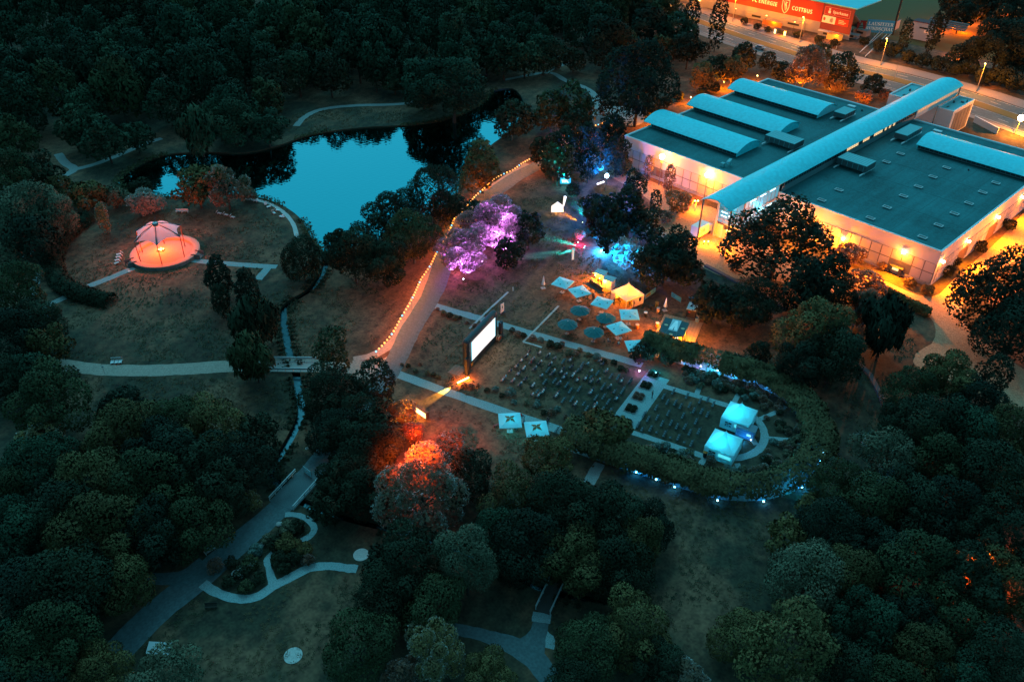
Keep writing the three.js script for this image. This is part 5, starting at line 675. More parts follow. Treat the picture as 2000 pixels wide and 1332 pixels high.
// kiosk
{ const turnK = Math.atan2(-(G(...zp(770, 400)).z - G(...zp(550, 250)).z), G(...zp(770, 400)).x - G(...zp(550, 250)).x);
  const amberIn = glow('kiosk_lamp_glow', 1, 0.78, 0.40, 7);
  for (const [u, v, lab, lit] of [[...zp(712, 190), 'white kiosk cabin with open lit front, left of the amber tent, farther of two', 1], [...zp(838, 285), 'white kiosk cabin with closed side, left of the amber tent, nearer of two', 0]]) { const p = G(u, v, 0.6).setY(0), t = thing('kiosk_cabin', lab, 'kiosk', p, turnK + PI / 4 - 0.35); mesh('cabin_wall', [box(2.3, 2.3, 0.1, 0, 1.15, -1.0), box(0.1, 2.3, 1.9, 1.1, 1.15, 0), ...(lit ? [box(0.1, 2.3, 0.8, -1.1, 1.15, -0.5)] : [box(0.1, 2.3, 1.9, -1.1, 1.15, 0), box(2.1, 2.3, 0.1, 0, 1.15, 0.95)])], M.white, t); mesh('roof', box(2.6, 0.12, 2.3, 0, 2.37, 0), mat('kiosk_roof', 0.42, 0.46, 0.46), t); mesh('shelf', box(1.8, 0.06, 0.4, 0, 1.3, -0.7), M.wood, t); if (lit) { mesh('strip_lamp', box(1.4, 0.08, 0.12, 0, 2.15, 0.2), amberIn, t); t.updateMatrixWorld(); lampAt(t.localToWorld(V(0, 2.0, 0.5)), WARM, 260, 8); } }
  const p = G(...zp(662, 310)), t = thing('sales_counter', 'long brown sales counter lit amber in front of the kiosk cabins', 'counter', p, turnK); mesh('counter_front', box(4.6, 1.05, 0.12, 0, 0.53, 0.35), M.wood, t); mesh('counter_top', box(4.7, 0.06, 0.7, 0, 1.08, 0.05), mat('counter_top_pale', 0.5, 0.38, 0.22), t); const goods = []; const r = rng(9); for (let i = 0; i < 12; i++) goods.push(box(0.15 + 0.15 * r(), 0.12 + 0.2 * r(), 0.2, -2.1 + i * 0.38, 1.22, 0.05 * r())); for (const g of goods) mesh('box', g, mat('goods_box', 0.5, 0.4 * r() + 0.1, 0.1), t); t.updateMatrixWorld();
  for (const x of [-1.6, 0, 1.6]) mesh('hanging_lamp', new THREE.SphereGeometry(0.13, 8, 6).translate(x, 2.1, -0.6), amberIn, t); mesh('lamp_wire', [bar(V(-2.2, 2.25, -0.6), V(2.2, 2.25, -0.6), 0.02), cyl(0.03, 0.03, 2.25, -2.2, 0, -0.6), cyl(0.03, 0.03, 2.25, 2.2, 0, -0.6)], M.dark, t); for (const x of [-1.6, 1.6]) lampAt(t.localToWorld(V(x, 2.1, -0.6)), WARM, 300, 6);
  for (const [x, z, l] of [[-0.8, -0.9, 'person in dark clothes behind the sales counter, left'], [0.2, -1.0, 'person in dark clothes behind the sales counter, middle'], [0.9, -0.8, 'person in dark clothes behind the sales counter, right']]) person(standGeo.dark, t.localToWorld(V(x, 0, z)), turnK + 0.2, l);
  const q = px([zp(450, 262), zp(540, 245), zp(800, 395), zp(740, 425)]); tag(mesh('wooden_ramp', sheet(q, 0.06), mat('dark_ramp_board', 0.06, 0.045, 0.04, 0.9)), 'dark wooden ramp board in front of the sales counter', 'ramp');
  person(standGeo.light, G(...zp(618, 488)), 0.5, 'person in light clothes standing behind the greyish parasol'); tag(person(standGeo.dark, G(...zp(600, 490)), 2.5, 'person in dark clothes standing behind the greyish parasol'), 'person in dark clothes beside the one in light clothes behind the parasol', 'person'); }
// bar pavilion on its deck
const zb = (x, y) => [1220 + x / 10, 560 + y / 10];
{ const a = G(...zb(690, 830), 2.9), b = G(...zb(795, 605), 2.9), c = G(...zb(1275, 715), 2.9), d0 = c.clone().sub(b).setY(0), turn = Math.atan2(-d0.z, d0.x), e = V(Math.cos(turn), 0, -Math.sin(turn)), s = V(Math.sin(turn), 0, Math.cos(turn)), w = d0.length(), dep = Math.abs(a.clone().sub(b).dot(s)), ctr = b.clone().addScaledVector(e, w / 2).addScaledVector(s, dep / 2 + 0.3).setY(0);
  const t = thing('bar_pavilion', 'bar pavilion with dark teal roof, bright centre panel and amber lit counter', 'bar pavilion', ctr, turn), W = w / 2, D = dep / 2 + 0.35;
  const o = [[-W, -D], [W, -D], [W, D - 0.1], [W * 0.45, D + 0.75], [-W * 0.45, D + 0.75], [-W, D - 0.1]], top = new THREE.ExtrudeGeometry(new THREE.Shape(o.map(([x, z]) => new THREE.Vector2(x, -z))), { depth: 0.22, bevelEnabled: false }).rotateX(-PI / 2).translate(0, 2.75, 0); mesh('roof', uvless(top), mat('dark_teal_roof', 0.010, 0.055, 0.068, 0.6), t);
  mesh('roof_seam', [bar(V(-W * 0.45, 2.99, D + 0.7), V(-W * 0.36, 2.99, D * 0.55), 0.03), bar(V(W * 0.45, 2.99, D + 0.7), V(W * 0.36, 2.99, D * 0.55), 0.03), bar(V(-W, 2.99, D - 0.1), V(-W * 0.36, 2.99, D * 0.55), 0.03), bar(V(W, 2.99, D - 0.1), V(W * 0.36, 2.99, D * 0.55), 0.03)], M.steel, t);
  mesh('picture_panel', face(V(-W * 0.36, 3.02, D * 0.62), V(W * 0.36, 3.02, D * 0.62), V(W * 0.36, 3.12, -D * 0.95), V(-W * 0.36, 3.12, -D * 0.95)), printed('panel_print', 200, 256, (x) => { x.fillStyle = '#b4c6cc'; x.fillRect(0, 0, 200, 256); x.fillStyle = '#f2f5f5'; x.beginPath(); x.moveTo(70, 30); x.lineTo(130, 30); x.lineTo(190, 226); x.lineTo(10, 226); x.fill(); x.fillStyle = '#ffffff'; x.beginPath(); x.arc(104, 50, 26, 0, 7); x.fill(); x.fillStyle = '#26424c'; x.beginPath(); x.moveTo(92, 246); x.lineTo(104, 150); x.lineTo(116, 246); x.fill(); x.fillStyle = '#8fb0ba'; x.fillRect(0, 0, 200, 14); }), t);
  const emb = printed('gold_emblem', 96, 96, (x) => { x.fillStyle = '#0d3842'; x.fillRect(0, 0, 96, 96); x.strokeStyle = '#e6c79a'; x.lineWidth = 6; for (let i = 0; i < 6; i++) { x.beginPath(); x.arc(48 + 20 * Math.cos(i), 48 + 18 * Math.sin(i), 16, 0, 7); x.stroke(); } x.fillStyle = '#e9d2b0'; x.fillRect(20, 42, 56, 12); });
  for (const [x, z] of [[-W * 0.66, 0], [W * 0.68, 0], [0, D + 0.3]]) mesh('emblem', new THREE.PlaneGeometry(1.1, 0.9).rotateX(-PI / 2).translate(x, 2.985, z), emb, t);
  for (const [x, z] of [[-W + 0.3, -D + 0.3], [W - 0.3, -D + 0.3], [W - 0.3, D - 0.4], [-W + 0.3, D - 0.4]]) mesh('post', box(0.16, 2.75, 0.16, x, 1.375, z), M.dark, t);
  const lit = glow('bar_lamp_glow', 1, 0.72, 0.34, 6), cm = mat('bar_counter_wood', 0.34, 0.16, 0.06, 0.6); mesh('counter', [box(W * 1.7, 1.05, 0.5, 0, 0.53, D - 0.5), box(0.5, 1.05, D * 1.3, -W + 0.7, 0.53, 0), box(0.5, 1.05, D * 1.3, W - 0.7, 0.53, 0)], cm, t); mesh('back_shelf', box(W * 1.5, 2.1, 0.4, 0, 1.05, -D + 0.5), M.wood, t);
  for (const x of [-1.5, -0.1, 1.2]) mesh('lamp_shade', cyl(0.42, 0.3, 0.5, x, 1.55, D - 0.15, 14), lit, t); for (const x of [-1.2, 1.2]) mesh('hanging_lamp', new THREE.SphereGeometry(0.16, 8, 6).translate(x, 2.4, 0), lit, t); t.updateMatrixWorld(); for (const [x, y, z, k] of [[-1.2, 2.1, 0.3, 190], [1.2, 2.1, 0.3, 190], [-0.6, 1.8, D + 0.45, 120], [1.0, 1.8, D + 0.45, 120], [W + 0.3, 2.3, 0.5, 260], [-W - 0.3, 2.3, 0.5, 220]]) lampAt(t.localToWorld(V(x, y, z)), WARM, k, 8);
  for (let i = 0; i < 6; i++) { const p = t.localToWorld(V(-2.0 + i * 0.8, 0, D + 0.55 + 0.25 * (i % 2))), sg = thing('bar_stool', 'amber lit bar stool along the front of the bar pavilion', 'bar stool', p, i, 'bar stools before the bar pavilion'); mesh('seat', cyl(0.2, 0.2, 0.07, 0, 0.72, 0, 12), mat('stool_seat', 0.5, 0.3, 0.14), sg); for (let k = 0; k < 4; k++) { const a = (k * PI) / 2; mesh('leg', bar(V(0.13 * Math.cos(a), 0.72, 0.13 * Math.sin(a)), V(0.22 * Math.cos(a), 0, 0.22 * Math.sin(a)), 0.018, 5), M.dark, sg); } }
  for (const [x, z, l] of [[-0.9, D * 0.1, 'bartender in dark clothes inside the bar pavilion, left'], [0.8, D * 0.1, 'bartender in dark clothes inside the bar pavilion, right']]) person(standGeo.dark, t.localToWorld(V(x, 0, z)), turn, l);
  // deck of planks
  const deck = thing('wooden_deck', 'wooden plank deck lit amber under the bar pavilion and the food trailer', 'deck', ctr, turn), pk = [mat('deck_plank', 0.30, 0.21, 0.13, 0.8), mat('deck_plank_dark', 0.26, 0.18, 0.11, 0.8)]; const L = w + 3.2, n = 26; const pg = new THREE.BoxGeometry(0.30, 0.14, dep + 9.2); for (let i = 0; i < n; i++) { const o2 = new THREE.Mesh(pg, pk[i % 2]); o2.name = 'plank'; o2.position.set(-L / 2 + 0.4 + (i + 0.5) * (L / n), 0.07, -1.2); o2.castShadow = o2.receiveShadow = true; deck.add(o2); }
  const tr = thing('food_trailer', 'small black food trailer with pale roof on the deck end', 'trailer', G(...zb(1265, 640)), turn); mesh('trailer_body', box(2.0, 2.1, 2.9, 0.1, 1.3, -1.6), mat('black_trailer', 0.012, 0.014, 0.016, 0.5), tr); mesh('trailer_roof', box(2.1, 0.1, 3.0, 0.1, 2.4, -1.6), mat('trailer_roof', 0.36, 0.42, 0.44, 0.6), tr); mesh('emblem', box(0.5, 0.3, 0.03, -0.3, 1.75, -0.14), M.red, tr); mesh('tow_bar', box(1.7, 0.12, 0.3, 0.1, 0.35, 0.05), M.steel, tr); for (const x of [-1, 1.2]) mesh('wheel', new THREE.CylinderGeometry(0.32, 0.32, 0.2, 16).rotateZ(PI / 2).translate(x, 0.32, -1.6), M.dark, tr);
  const ct = thing('storage_crates', 'stacked grey blue crates beside the food trailer', 'crate stack', G(...zb(1415, 690)), turn); mesh('crate', box(0.8, 0.9, 0.7, 0, 0.59, 0), mat('blue_crate', 0.06, 0.17, 0.26, 0.6), ct); mesh('crate', box(1.0, 1.3, 0.8, 0.1, 0.79, -1.1), mat('grey_crate', 0.12, 0.16, 0.17, 0.6), ct); mesh('crate', box(0.7, 0.6, 0.6, 0.1, 0.44, -2.1), mat('pale_crate', 0.3, 0.34, 0.34, 0.6), ct);
}
{ const a = G(...zb(905, 215)), b = G(...zb(1095, 335)), d = b.clone().sub(a), t = thing('banner_frame', 'teal banner stretched in a frame on the lawn behind the closed parasol', 'banner', a.clone().add(b).multiplyScalar(0.5), Math.atan2(-d.z, d.x)); mesh('banner_sheet', box(3.0, 1.15, 0.05, 0, 1.0, 0), printed('plain_teal_banner', 200, 80, (x) => { x.fillStyle = '#3f97a8'; x.fillRect(0, 0, 200, 80); x.strokeStyle = '#1d5f78'; x.lineWidth = 7; x.beginPath(); x.arc(48, 40, 19, 0, 7); x.stroke(); x.fillStyle = '#7fc4cf'; x.fillRect(78, 34, 106, 6); x.fillRect(78, 50, 80, 5); }), t); mesh('frame_leg', [cyl(0.03, 0.03, 1.6, -1.5, 0, -0.05), cyl(0.03, 0.03, 1.6, 1.5, 0, -0.05)], M.steel, t); }
// seated groups near the parasols
for (const [u, v, c, l] of [[1161, 667, 'pale blue', 'seated person in pale blue below the lowest round parasol'], [1188.5, 669.5, 'grey', 'seated person in grey beside the upper garden path'], [1212, 667, 'pale blue', 'seated person in pale blue left of the half hidden parasol, farther'], [1208.5, 675, 'white', 'seated person in white left of the half hidden parasol, nearer'], [1236, 684, 'white', 'seated person in white under the half hidden parasol'], [1107, 647, 'dark blue', 'seated person in dark blue under the leftmost round parasol, left'], [1112, 650, 'grey', 'seated person in grey under the leftmost round parasol, right'], [1019, 816, 'red', 'seated person in red between the two star parasols'], [1022, 829, 'dark blue', 'seated person in dark blue between the two star parasols'], [1030, 852, 'pale blue', 'seated person in pale blue at the foot of the right star parasol'], [1038, 853, 'grey', 'seated person in grey at the foot of the right star parasol'], [1007, 842, 'black', 'seated person in black at the foot of the left star parasol']]) { chair(G(u, v), 0.6 + u, 'black folding chair beneath the ' + l.replace('seated ', '').split(' ').slice(0, 9).join(' '), undefined); person(seatedGeo[c], G(u, v), 0.6 + u, l); }
tag(mesh('red_bench', [box(1.9, 0.08, 0.35, 0, 0.42, 0), box(0.08, 0.42, 0.3, -0.8, 0.21, 0), box(0.08, 0.42, 0.3, 0.8, 0.21, 0)].map((g) => g.rotateY(0.5).translate(G(973, 832).x, 0, G(973, 832).z)), M.red), 'red bench left of the left star parasol', 'bench');
for (const [u, v, l] of [[1069, 827, 'person in dark clothes standing on the lower path beside the right star parasol'], [1071, 829, 'second person in dark clothes standing close beside the first on the lower path'], [1274, 777, 'person in dark clothes walking over the plaza edge behind the empty chairs']]) person(standGeo.dark, G(u, v), u, l);
{ const t = thing('poster_stand', 'white upright poster board on a dark foot behind the screen', 'poster stand', G(981, 611), 0.9); mesh('poster', box(1.15, 2.2, 0.06, 0, 1.35, 0), printed('poster_print', 96, 180, (x) => { x.fillStyle = '#f1efee'; x.fillRect(0, 0, 96, 180); x.fillStyle = '#5c5254'; x.fillRect(40, 50, 20, 62); x.fillRect(30, 80, 36, 12); x.fillStyle = '#b5aeb0'; x.fillRect(18, 130, 60, 10); }), t); mesh('foot', [box(1.6, 0.12, 0.9, 0, 0.06, 0), box(0.1, 0.4, 0.1, 0.4, 0.2, -0.1)], M.dark, t); }
// ---------------------------------------------------------------- pavilion with its membrane roof
const zv = (x, y) => [230 + x / 9.515, 400 + y / 9.515];
{
  const H0 = 1.0, l = G(...zv(215, 960), H0), r = G(...zv(1500, 760), H0), b = G(...zv(700, 1195), H0), c = l.clone().add(r).multiplyScalar(0.5), R = 8.0; c.y = 0;
  const base = G(...zv(770, 880)).setY(0), t = thing('music_pavilion', 'round open air stage glowing orange under a six pointed white membrane roof', 'pavilion', V(c.x, 0, c.z - 0.2), 0);
  const conc = textured('pavilion_concrete', tiled(256, 12, [0.38, 0.27, 0.20], 0.15, 0.2), 3, 0.85), stone = mat('pavilion_wall_stone', 0.17, 0.175, 0.17, 0.9);
  mesh('stage_floor', new THREE.CylinderGeometry(R - 1.55, R - 1.55, 0.45, 72).translate(0, 0.22, 0), conc, t);
  mesh('rim', new THREE.LatheGeometry([[R - 1.6, 0.3], [R - 1.6, H0], [R, H0], [R, H0 - 0.18], [R - 0.12, H0 - 0.18]].map(([x, y]) => new THREE.Vector2(x, y)), 80), mat("rim_slab", 0.38, 0.28, 0.22, 0.8), t);
  for (let i = 0; i < 36; i++) { const a = (i / 36) * 2 * PI, w = (2 * PI * (R - 0.1)) / 36 - 0.05, g = box(w, H0 - 0.2, 0.2, 0, (H0 - 0.2) / 2, R - 0.2).rotateY(a); mesh('stone', g, i % 3 ? stone : mat('pavilion_wall_stone_b', 0.14, 0.145, 0.145, 0.9), t); }
  for (const [p, n] of [[G(...zv(310, 1100)), 0], [G(...zv(1380, 960)), 1]]) { const d = V(p.x - t.position.x, 0, p.z - t.position.z).normalize(), a = Math.atan2(d.x, d.z), g = []; for (let i = 0; i < 4; i++) g.push(box(1.9, 0.25 + i * 0.22, 0.42, 0, (0.25 + i * 0.22) / 2, R + 1.0 - i * 0.42)); mesh('steps', g.map((q) => q.rotateY(a)), mat('step_stone', 0.22, 0.20, 0.20, 0.9), t); mesh('stair_rail', [-1, 1].map((s) => box(0.12, 1.25, 2.2, s * 1.05, 0.62, R + 0.2).rotateY(a)), mat('step_stone_dark', 0.12, 0.11, 0.11, 0.9), t); }
  // membrane: six tips, high ring in the middle, sagging edges
  const tipsPx = [zv(290, 470), zv(285, 685), zv(720, 715), zv(1155, 545), zv(1152, 335)], th = 6.1, pk = G(...zv(688, 372), 8.5), tips = tipsPx.map((q) => G(q[0], q[1], th)); const cen = V(pk.x, 0, pk.z); tips.push(tips[2].clone().sub(cen).multiplyScalar(-1).add(cen).setY(th));
  const rr = tips.slice(0, 5).reduce((s, p) => s + Math.hypot(p.x - cen.x, p.z - cen.z), 0) / 5, a0 = Math.atan2(tips[2].z - cen.z, tips[2].x - cen.x);
  const Tip = (i) => V(Math.cos(a0 + (i * PI) / 3) * rr, th, Math.sin(a0 + (i * PI) / 3) * rr), off = V(cen.x - t.position.x, 0, cen.z - t.position.z), tr = [], n = 10, mm = 8, peak = 8.3, P = (i, u, v) => { // u along the edge 0..1, v from rim to ring
    const e = Tip(i).lerp(Tip(i + 1), u), sag = 4 * u * (1 - u); e.multiplyScalar(1 - 0.13 * sag); e.y = th + 0.5 * sag; const ring = V(e.x, 0, e.z).normalize().multiplyScalar(0.55).setY(peak); const q = e.lerp(ring, v); q.y += 0.9 * Math.sin(PI * v) * (0.25 + 0.75 * sag); return q.add(off); };
  for (let i = 0; i < 6; i++) for (let a = 0; a < n; a++) for (let b2 = 0; b2 < mm; b2++) tr.push(...quad(P(i, a / n, b2 / mm), P(i, (a + 1) / n, b2 / mm), P(i, (a + 1) / n, (b2 + 1) / mm), P(i, a / n, (b2 + 1) / mm)));
  mesh('membrane_roof', tri(tr), cloth('membrane', 0.44, 0.52, 0.60, 0.15), t);
  const beam = mat('blue_green_steel', 0.045, 0.085, 0.10, 0.6), Pk = V(0, peak + 0.7, 0).add(off);
  for (let i = 0; i < 6; i++) { const tp = Tip(i).add(off), mid = Tip(i).multiplyScalar(0.62).setY(th + 1.55).add(off), foot = Tip(i).multiplyScalar(0.97).setY(0.3).add(off); mesh('rafter', [bar(tp.clone().add(V(0, 0.1, 0)), mid, 0.2, 6, 0.07), bar(mid, Pk, 0.07, 6), bar(tp.clone().add(V(0.3, 0.3, 0)), Pk, 0.05, 5)], beam, t); mesh('post', [bar(foot, tp, 0.11, 8, 0.08)], mat('red_brown_post', 0.13, 0.04, 0.03, 0.6), t); }
  mesh('hub', [cyl(0.7, 0.5, 0.35, Pk.x, peak + 0.35, Pk.z, 12), bar(Pk, Pk.clone().add(V(0.35, 1.5, -0.2)), 0.06)], beam, t); mesh('hub_cap', cyl(0.55, 0.55, 0.06, Pk.x, peak + 0.72, Pk.z, 12), mat('pale_cap', 0.4, 0.5, 0.5), t);
  const fl = mat('lamp_tray', 0.03, 0.03, 0.03), L = [[0, 0], [0.55, 0.25], [0.9, -0.35], [0.3, -0.55]]; const lp = V(base.x - t.position.x, 0.45, base.z - t.position.z);
  { const hp = V(Pk.x, 6.2, Pk.z); mesh('hanging_lamp', new THREE.SphereGeometry(0.2, 10, 8).translate(hp.x, hp.y, hp.z), glow('added_hub_lamp_glow', 1, 0.5, 0.05, 6), t); mesh('lamp_wire', bar(hp, V(Pk.x, peak, Pk.z), 0.02, 4), M.dark, t); lampAt(V(t.position.x + hp.x, hp.y, t.position.z + hp.z), [1, 0.10, 0.0], 230, 5); }  // this lamp and its wire are added so the membrane centre glows
  mesh('flood_tray', box(1.6, 0.12, 1.2, lp.x + 0.35, 0.5, lp.z - 0.1), fl, t); const sg = glow('stage_lamp_glow', 1, 0.72, 0.12, 9); for (const [x, z] of L) mesh('flood_lamp', new THREE.SphereGeometry(0.17, 10, 8).translate(lp.x + x, 0.75, lp.z + z), sg, t);
  for (const [x, z] of L.slice(0, 2)) lampAt(V(t.position.x + lp.x + x, 3.0, t.position.z + lp.z + z), [1, 0.07, 0.0], 210, 5);
}
// ---------------------------------------------------------------- string lights along the road
{
  const pts = [[734, 686], [752, 666], [766, 647], [783, 617], [801, 589], [813, 563], [822, 542], [841, 515], [853, 491], [862, 472], [871, 459], [883, 436], [888, 425], [905, 410], [916, 394], [930, 379], [947, 366], [965, 347], [979, 339], [1003, 329], [1021, 317], [1035, 308], [1066, 290], [1100, 270], [1143, 250], [1172, 241], [1190, 230]].map(([u, v]) => G(u, v, 3.0)), curve = smooth(pts, 1.15);
  const t = thing('string_lights', 'long string of amber and blue bulbs on posts beside the park road', 'string lights'), bulbGeo = new THREE.SphereGeometry(0.21, 8, 6), amber = glow('amber_bulb_glow', 1, 0.36, 0.012, 1.9), blue = glow('blue_bulb_glow', 0.02, 0.6, 1, 1.6), wire = [];
  curve.forEach((p, i) => { const q = p.clone(); q.y -= 0.35 * Math.abs(Math.sin((i * 1.15 * PI) / 19.5)); if (i) wire.push(bar(V(curve[i - 1].x, 3.02 - 0.35 * Math.abs(Math.sin(((i - 1) * 1.15 * PI) / 19.5)), curve[i - 1].z), q.clone().setY(q.y + 0.02), 0.02, 4)); const o = new THREE.Mesh(bulbGeo, i % 6 === 0 ? blue : amber); o.name = 'bulb'; o.position.copy(q).setY(q.y - 0.08); t.add(o); if (i % 4 === 2) lampAt(q.clone().setY(q.y - 0.08), [1, 0.17, 0.008], 52, 3); });
  mesh('cable', wire, M.dark, t);
  for (let i = 0; i < curve.length; i += 17) { const p = curve[i]; mesh('post', cyl(0.05, 0.04, 3.05, p.x, 0, p.z, 6), M.steel, t); }
}
// ---------------------------------------------------------------- spotlights on trees and lawn
function uplight(u, v, label, color, gm, size = 0.16) { const p = G(u, v), t = thing('ground_spotlight', label, 'spotlight', p); mesh('housing', [box(0.4, 0.12, 0.3, 0, 0.1, 0), box(0.08, 0.25, 0.2, 0.2, 0.2, 0)], M.dark, t); mesh('lamp_glass', new THREE.SphereGeometry(size, 10, 8).translate(0, 0.3, 0), glow('spot_lamp_glow_' + label.split(' ')[0], ...gm), t); return p; }
const VG = [0.75, 0.7, 1, 7], BG = [0.15, 0.6, 1, 10], TG = [0.2, 0.95, 1, 7];
{ uplight(905, 547, 'violet ground spotlight below the nearer violet lit tree', VIOLET, VG); uplight(941, 515, 'pale ground spotlight between the violet lit trees', VIOLET, VG); uplight(1000, 476, 'small ground spotlight behind the violet lit trees', VIOLET, VG);
  for (const [u, v, tu, tv, ty, k, c] of [[893, 566, 890, 500, 6, 9000, VIOLET], [915, 566, 915, 490, 8, 11000, VIOLET], [950, 540, 935, 470, 8, 9000, [0.6, 0.18, 0.8]], [985, 515, 975, 430, 8, 15000, [0.65, 0.18, 0.8]], [1003, 495, 990, 415, 9, 14000, VIOLET], [968, 520, 955, 420, 10, 12000, VIOLET]]) spotAt(G(u, v).setY(0.6), G(tu, tv, ty), c, k * 0.6, 0.5, 4, 0.9); for (const [u, v, y, k] of [[900, 512, 5, 90], [920, 500, 5.5, 90], [965, 455, 7, 150], [985, 430, 8, 170], [940, 460, 7, 80]]) lampAt(G(u, v, y), VIOLET, k, 6); lampAt(G(893, 528, 1.0), [0.9, 0.2, 0.5], 12, 5); }
{ let p = uplight(1129, 475, 'pink ground spotlight under the small pink bush', PINK, [1, 0.4, 0.6, 7]); lampAt(p.clone().add(V(0.4, 1.0, 1.3)), PINK, 140, 4); p = uplight(1175, 492, 'bright blue spotlight on the lawn before the pale tree', BLUE, [0.5, 0.9, 1, 16], 0.22); lampAt(p.clone().setY(0.7), BLUE, 1100, 5); spotAt(p.clone().add(V(1.2, 0.6, 3.6)), G(1226, 494, 5), [0.0, 0.30, 1], 42000, 0.62, 4); }
{ const p = G(1183, 372), t = thing('blue_floodlight_mast', 'mast with a glaring blue white floodlight beside the lane', 'floodlight', p); mesh('mast', cyl(0.07, 0.05, 4.3), M.steel, t); mesh('lamp_head', new THREE.SphereGeometry(0.55, 14, 10).translate(0, 4.4, 0), glow('blue_flood_lamp_glow', 0.6, 0.95, 1, 30), t); lampAt(p.clone().setY(5.3), [0.005, 0.18, 1], 500, 6); spotAt(p.clone().setY(5.2), G(1190, 440, 5), [0.005, 0.18, 1], 4500, 1.0, 6); spotAt(p.clone().add(V(-0.6, 4.0, -0.6)), G(1165, 310, 6), [0.005, 0.18, 1], 9000, 0.7, 6); const ar = thing('lit_arrow_sign', 'white glowing arm sign left of the blue floodlight', 'sign', G(1172, 374), 0.25); mesh('sign_board', new THREE.CapsuleGeometry(0.22, 1.8, 4, 10).rotateZ(-1.3).translate(0, 2.6, 0), glow('arm_sign_glow', 1, 0.92, 0.85, 2), ar); mesh('post', cyl(0.05, 0.05, 2.5), M.steel, ar); }
{ const p = G(1104, 366), t = thing('toilet_sign', 'glowing teal sign reading WC at the edge of the trees', 'sign', p, 0); const sm = glow('wc_sign_glow', 1, 1, 1, 1.5, [0.1, 0.1, 0.1]); sm.emissiveMap = canvasMap(256, 150, (x, w, h) => { x.fillStyle = '#0494c0'; x.fillRect(0, 0, w, h); x.fillStyle = '#ffffff'; x.font = 'bold 118px sans-serif'; x.textAlign = 'center'; x.textBaseline = 'middle'; x.fillText('WC', w / 2, h / 2 + 6); }); mesh('sign_box', box(3.1, 1.85, 0.3, 0, 2.0, -0.17), M.dark, t); mesh('sign_face', new THREE.PlaneGeometry(3.0, 1.75).translate(0, 2.0, 0.0), sm, t); mesh('post', [cyl(0.06, 0.06, 1.1, -1.2, 0, -0.15), cyl(0.06, 0.06, 1.1, 1.2, 0, -0.15)], M.dark, t); lampAt(p.clone().add(V(0, 1.7, 1.2)), [0, 0.6, 0.8], 26, 6); spotAt(p.clone().add(V(0, 2.6, -1.4)), G(1092, 322, 6), [0, 0.75, 0.9], 5000, 0.7, 5);
  const wt = thing('toilet_wagon', 'teal lit toilet wagon roof behind the WC sign', 'toilet wagon', G(1101, 350), 0.15); mesh('wagon_body', box(3.2, 2.3, 2.2, 0, 1.4, -0.8), M.white, wt); mesh('wagon_roof', new THREE.CylinderGeometry(1.25, 1.25, 3.3, 16, 1, false, 0, PI).rotateZ(PI / 2).rotateX(-PI / 2 + PI / 2).scale(1, 0.35, 1).translate(0, 2.55, -0.8), mat('wagon_roof', 0.4, 0.44, 0.44), wt); for (const x of [-1, 1]) mesh('wheel', new THREE.CylinderGeometry(0.3, 0.3, 0.2, 12).rotateX(PI / 2).translate(x, 0.3, 0.3), M.dark, wt); }
{ const p = G(1088.5, 415), t = thing('house_lantern', 'white glowing house shaped light sign on the lawn', 'light sign', p, 0.05), s = new THREE.Shape(); [[-1.6, 0.1], [1.6, 0.1], [1.6, 1.75], [0.15, 2.85], [0, 2.95], [-1.6, 1.7]].forEach(([x, y], i) => (i ? s.lineTo(x, y) : s.moveTo(x, y))); const h = new THREE.Path(); [[0.0, 1.75], [0.45, 1.6], [0.0, 2.6]].forEach(([x, y], i) => (i ? h.lineTo(x, y) : h.moveTo(x, y))); s.holes.push(h); mesh('light_box', new THREE.ExtrudeGeometry(s, { depth: 0.5, bevelEnabled: false }).translate(0, 0, -0.5), glow('house_sign_glow', 1, 0.84, 0.72, 0.95, [0.2, 0.2, 0.2]), t); mesh('foot', [box(0.3, 0.1, 0.8, -1.3, 0.05, -0.25), box(0.3, 0.1, 0.8, 1.3, 0.05, -0.25)], M.dark, t); lampAt(p.clone().add(V(0, 1.3, 0.9)), [1, 0.55, 0.28], 26, 10);
  const f = thing('light_column', 'leaning white glowing light column behind the house shaped sign', 'light sign', G(1101, 404), 0); mesh('light_tube', new THREE.CylinderGeometry(0.42, 0.2, 3.0, 4).rotateZ(-0.12).translate(0.1, 1.6, 0), glow('column_sign_glow', 1, 0.84, 0.72, 1.0), f); mesh('foot', cyl(0.3, 0.2, 0.2), M.dark, f); }
for (const [u, v, tu, tv, c, k, lab, g] of [[1138, 436, 1098, 418, [1, 0.40, 0.02], 4000, 'amber ground spotlight grazing the lawn below the house sign', [1, 0.8, 0.3, 5]], [1148, 431, 1126, 402, [0, 0.8, 0.9], 4000, 'teal ground spotlight grazing the lawn beside the grove', TG], [1142, 483, 1085, 470, [0, 0.8, 0.9], 6500, 'teal ground spotlight fanning over the lawn, upper', TG], [1141, 486, 1080, 497, [0, 0.8, 0.9], 6000, 'teal ground spotlight fanning over the lawn, lower', TG]]) { const p = uplight(u, v, lab, c, g, 0.1); const d = G(tu, tv).sub(p).normalize(); spotAt(p.clone().addScaledVector(d, 0.35).setY(0.55), G(tu, tv, -0.2), c, k, 0.2, 2, 0.5); }
{ const t = thing('lit_banner', 'narrow pale banner post lit teal on the lawn', 'banner', G(1119, 509), 0.2); mesh('banner_sheet', box(0.5, 3.2, 0.05, 0, 1.9, 0), glow('banner_painted_glow', 0.0, 0.35, 0.45, 0.6, [0.5, 0.6, 0.6]), t); mesh('pole', cyl(0.04, 0.04, 3.6, -0.3, 0, 0), M.white, t); mesh('foot', box(0.5, 0.08, 0.5, 0, 0.04, 0), M.dark, t); }  // teal light on the banner is put into the sheet as its own glow
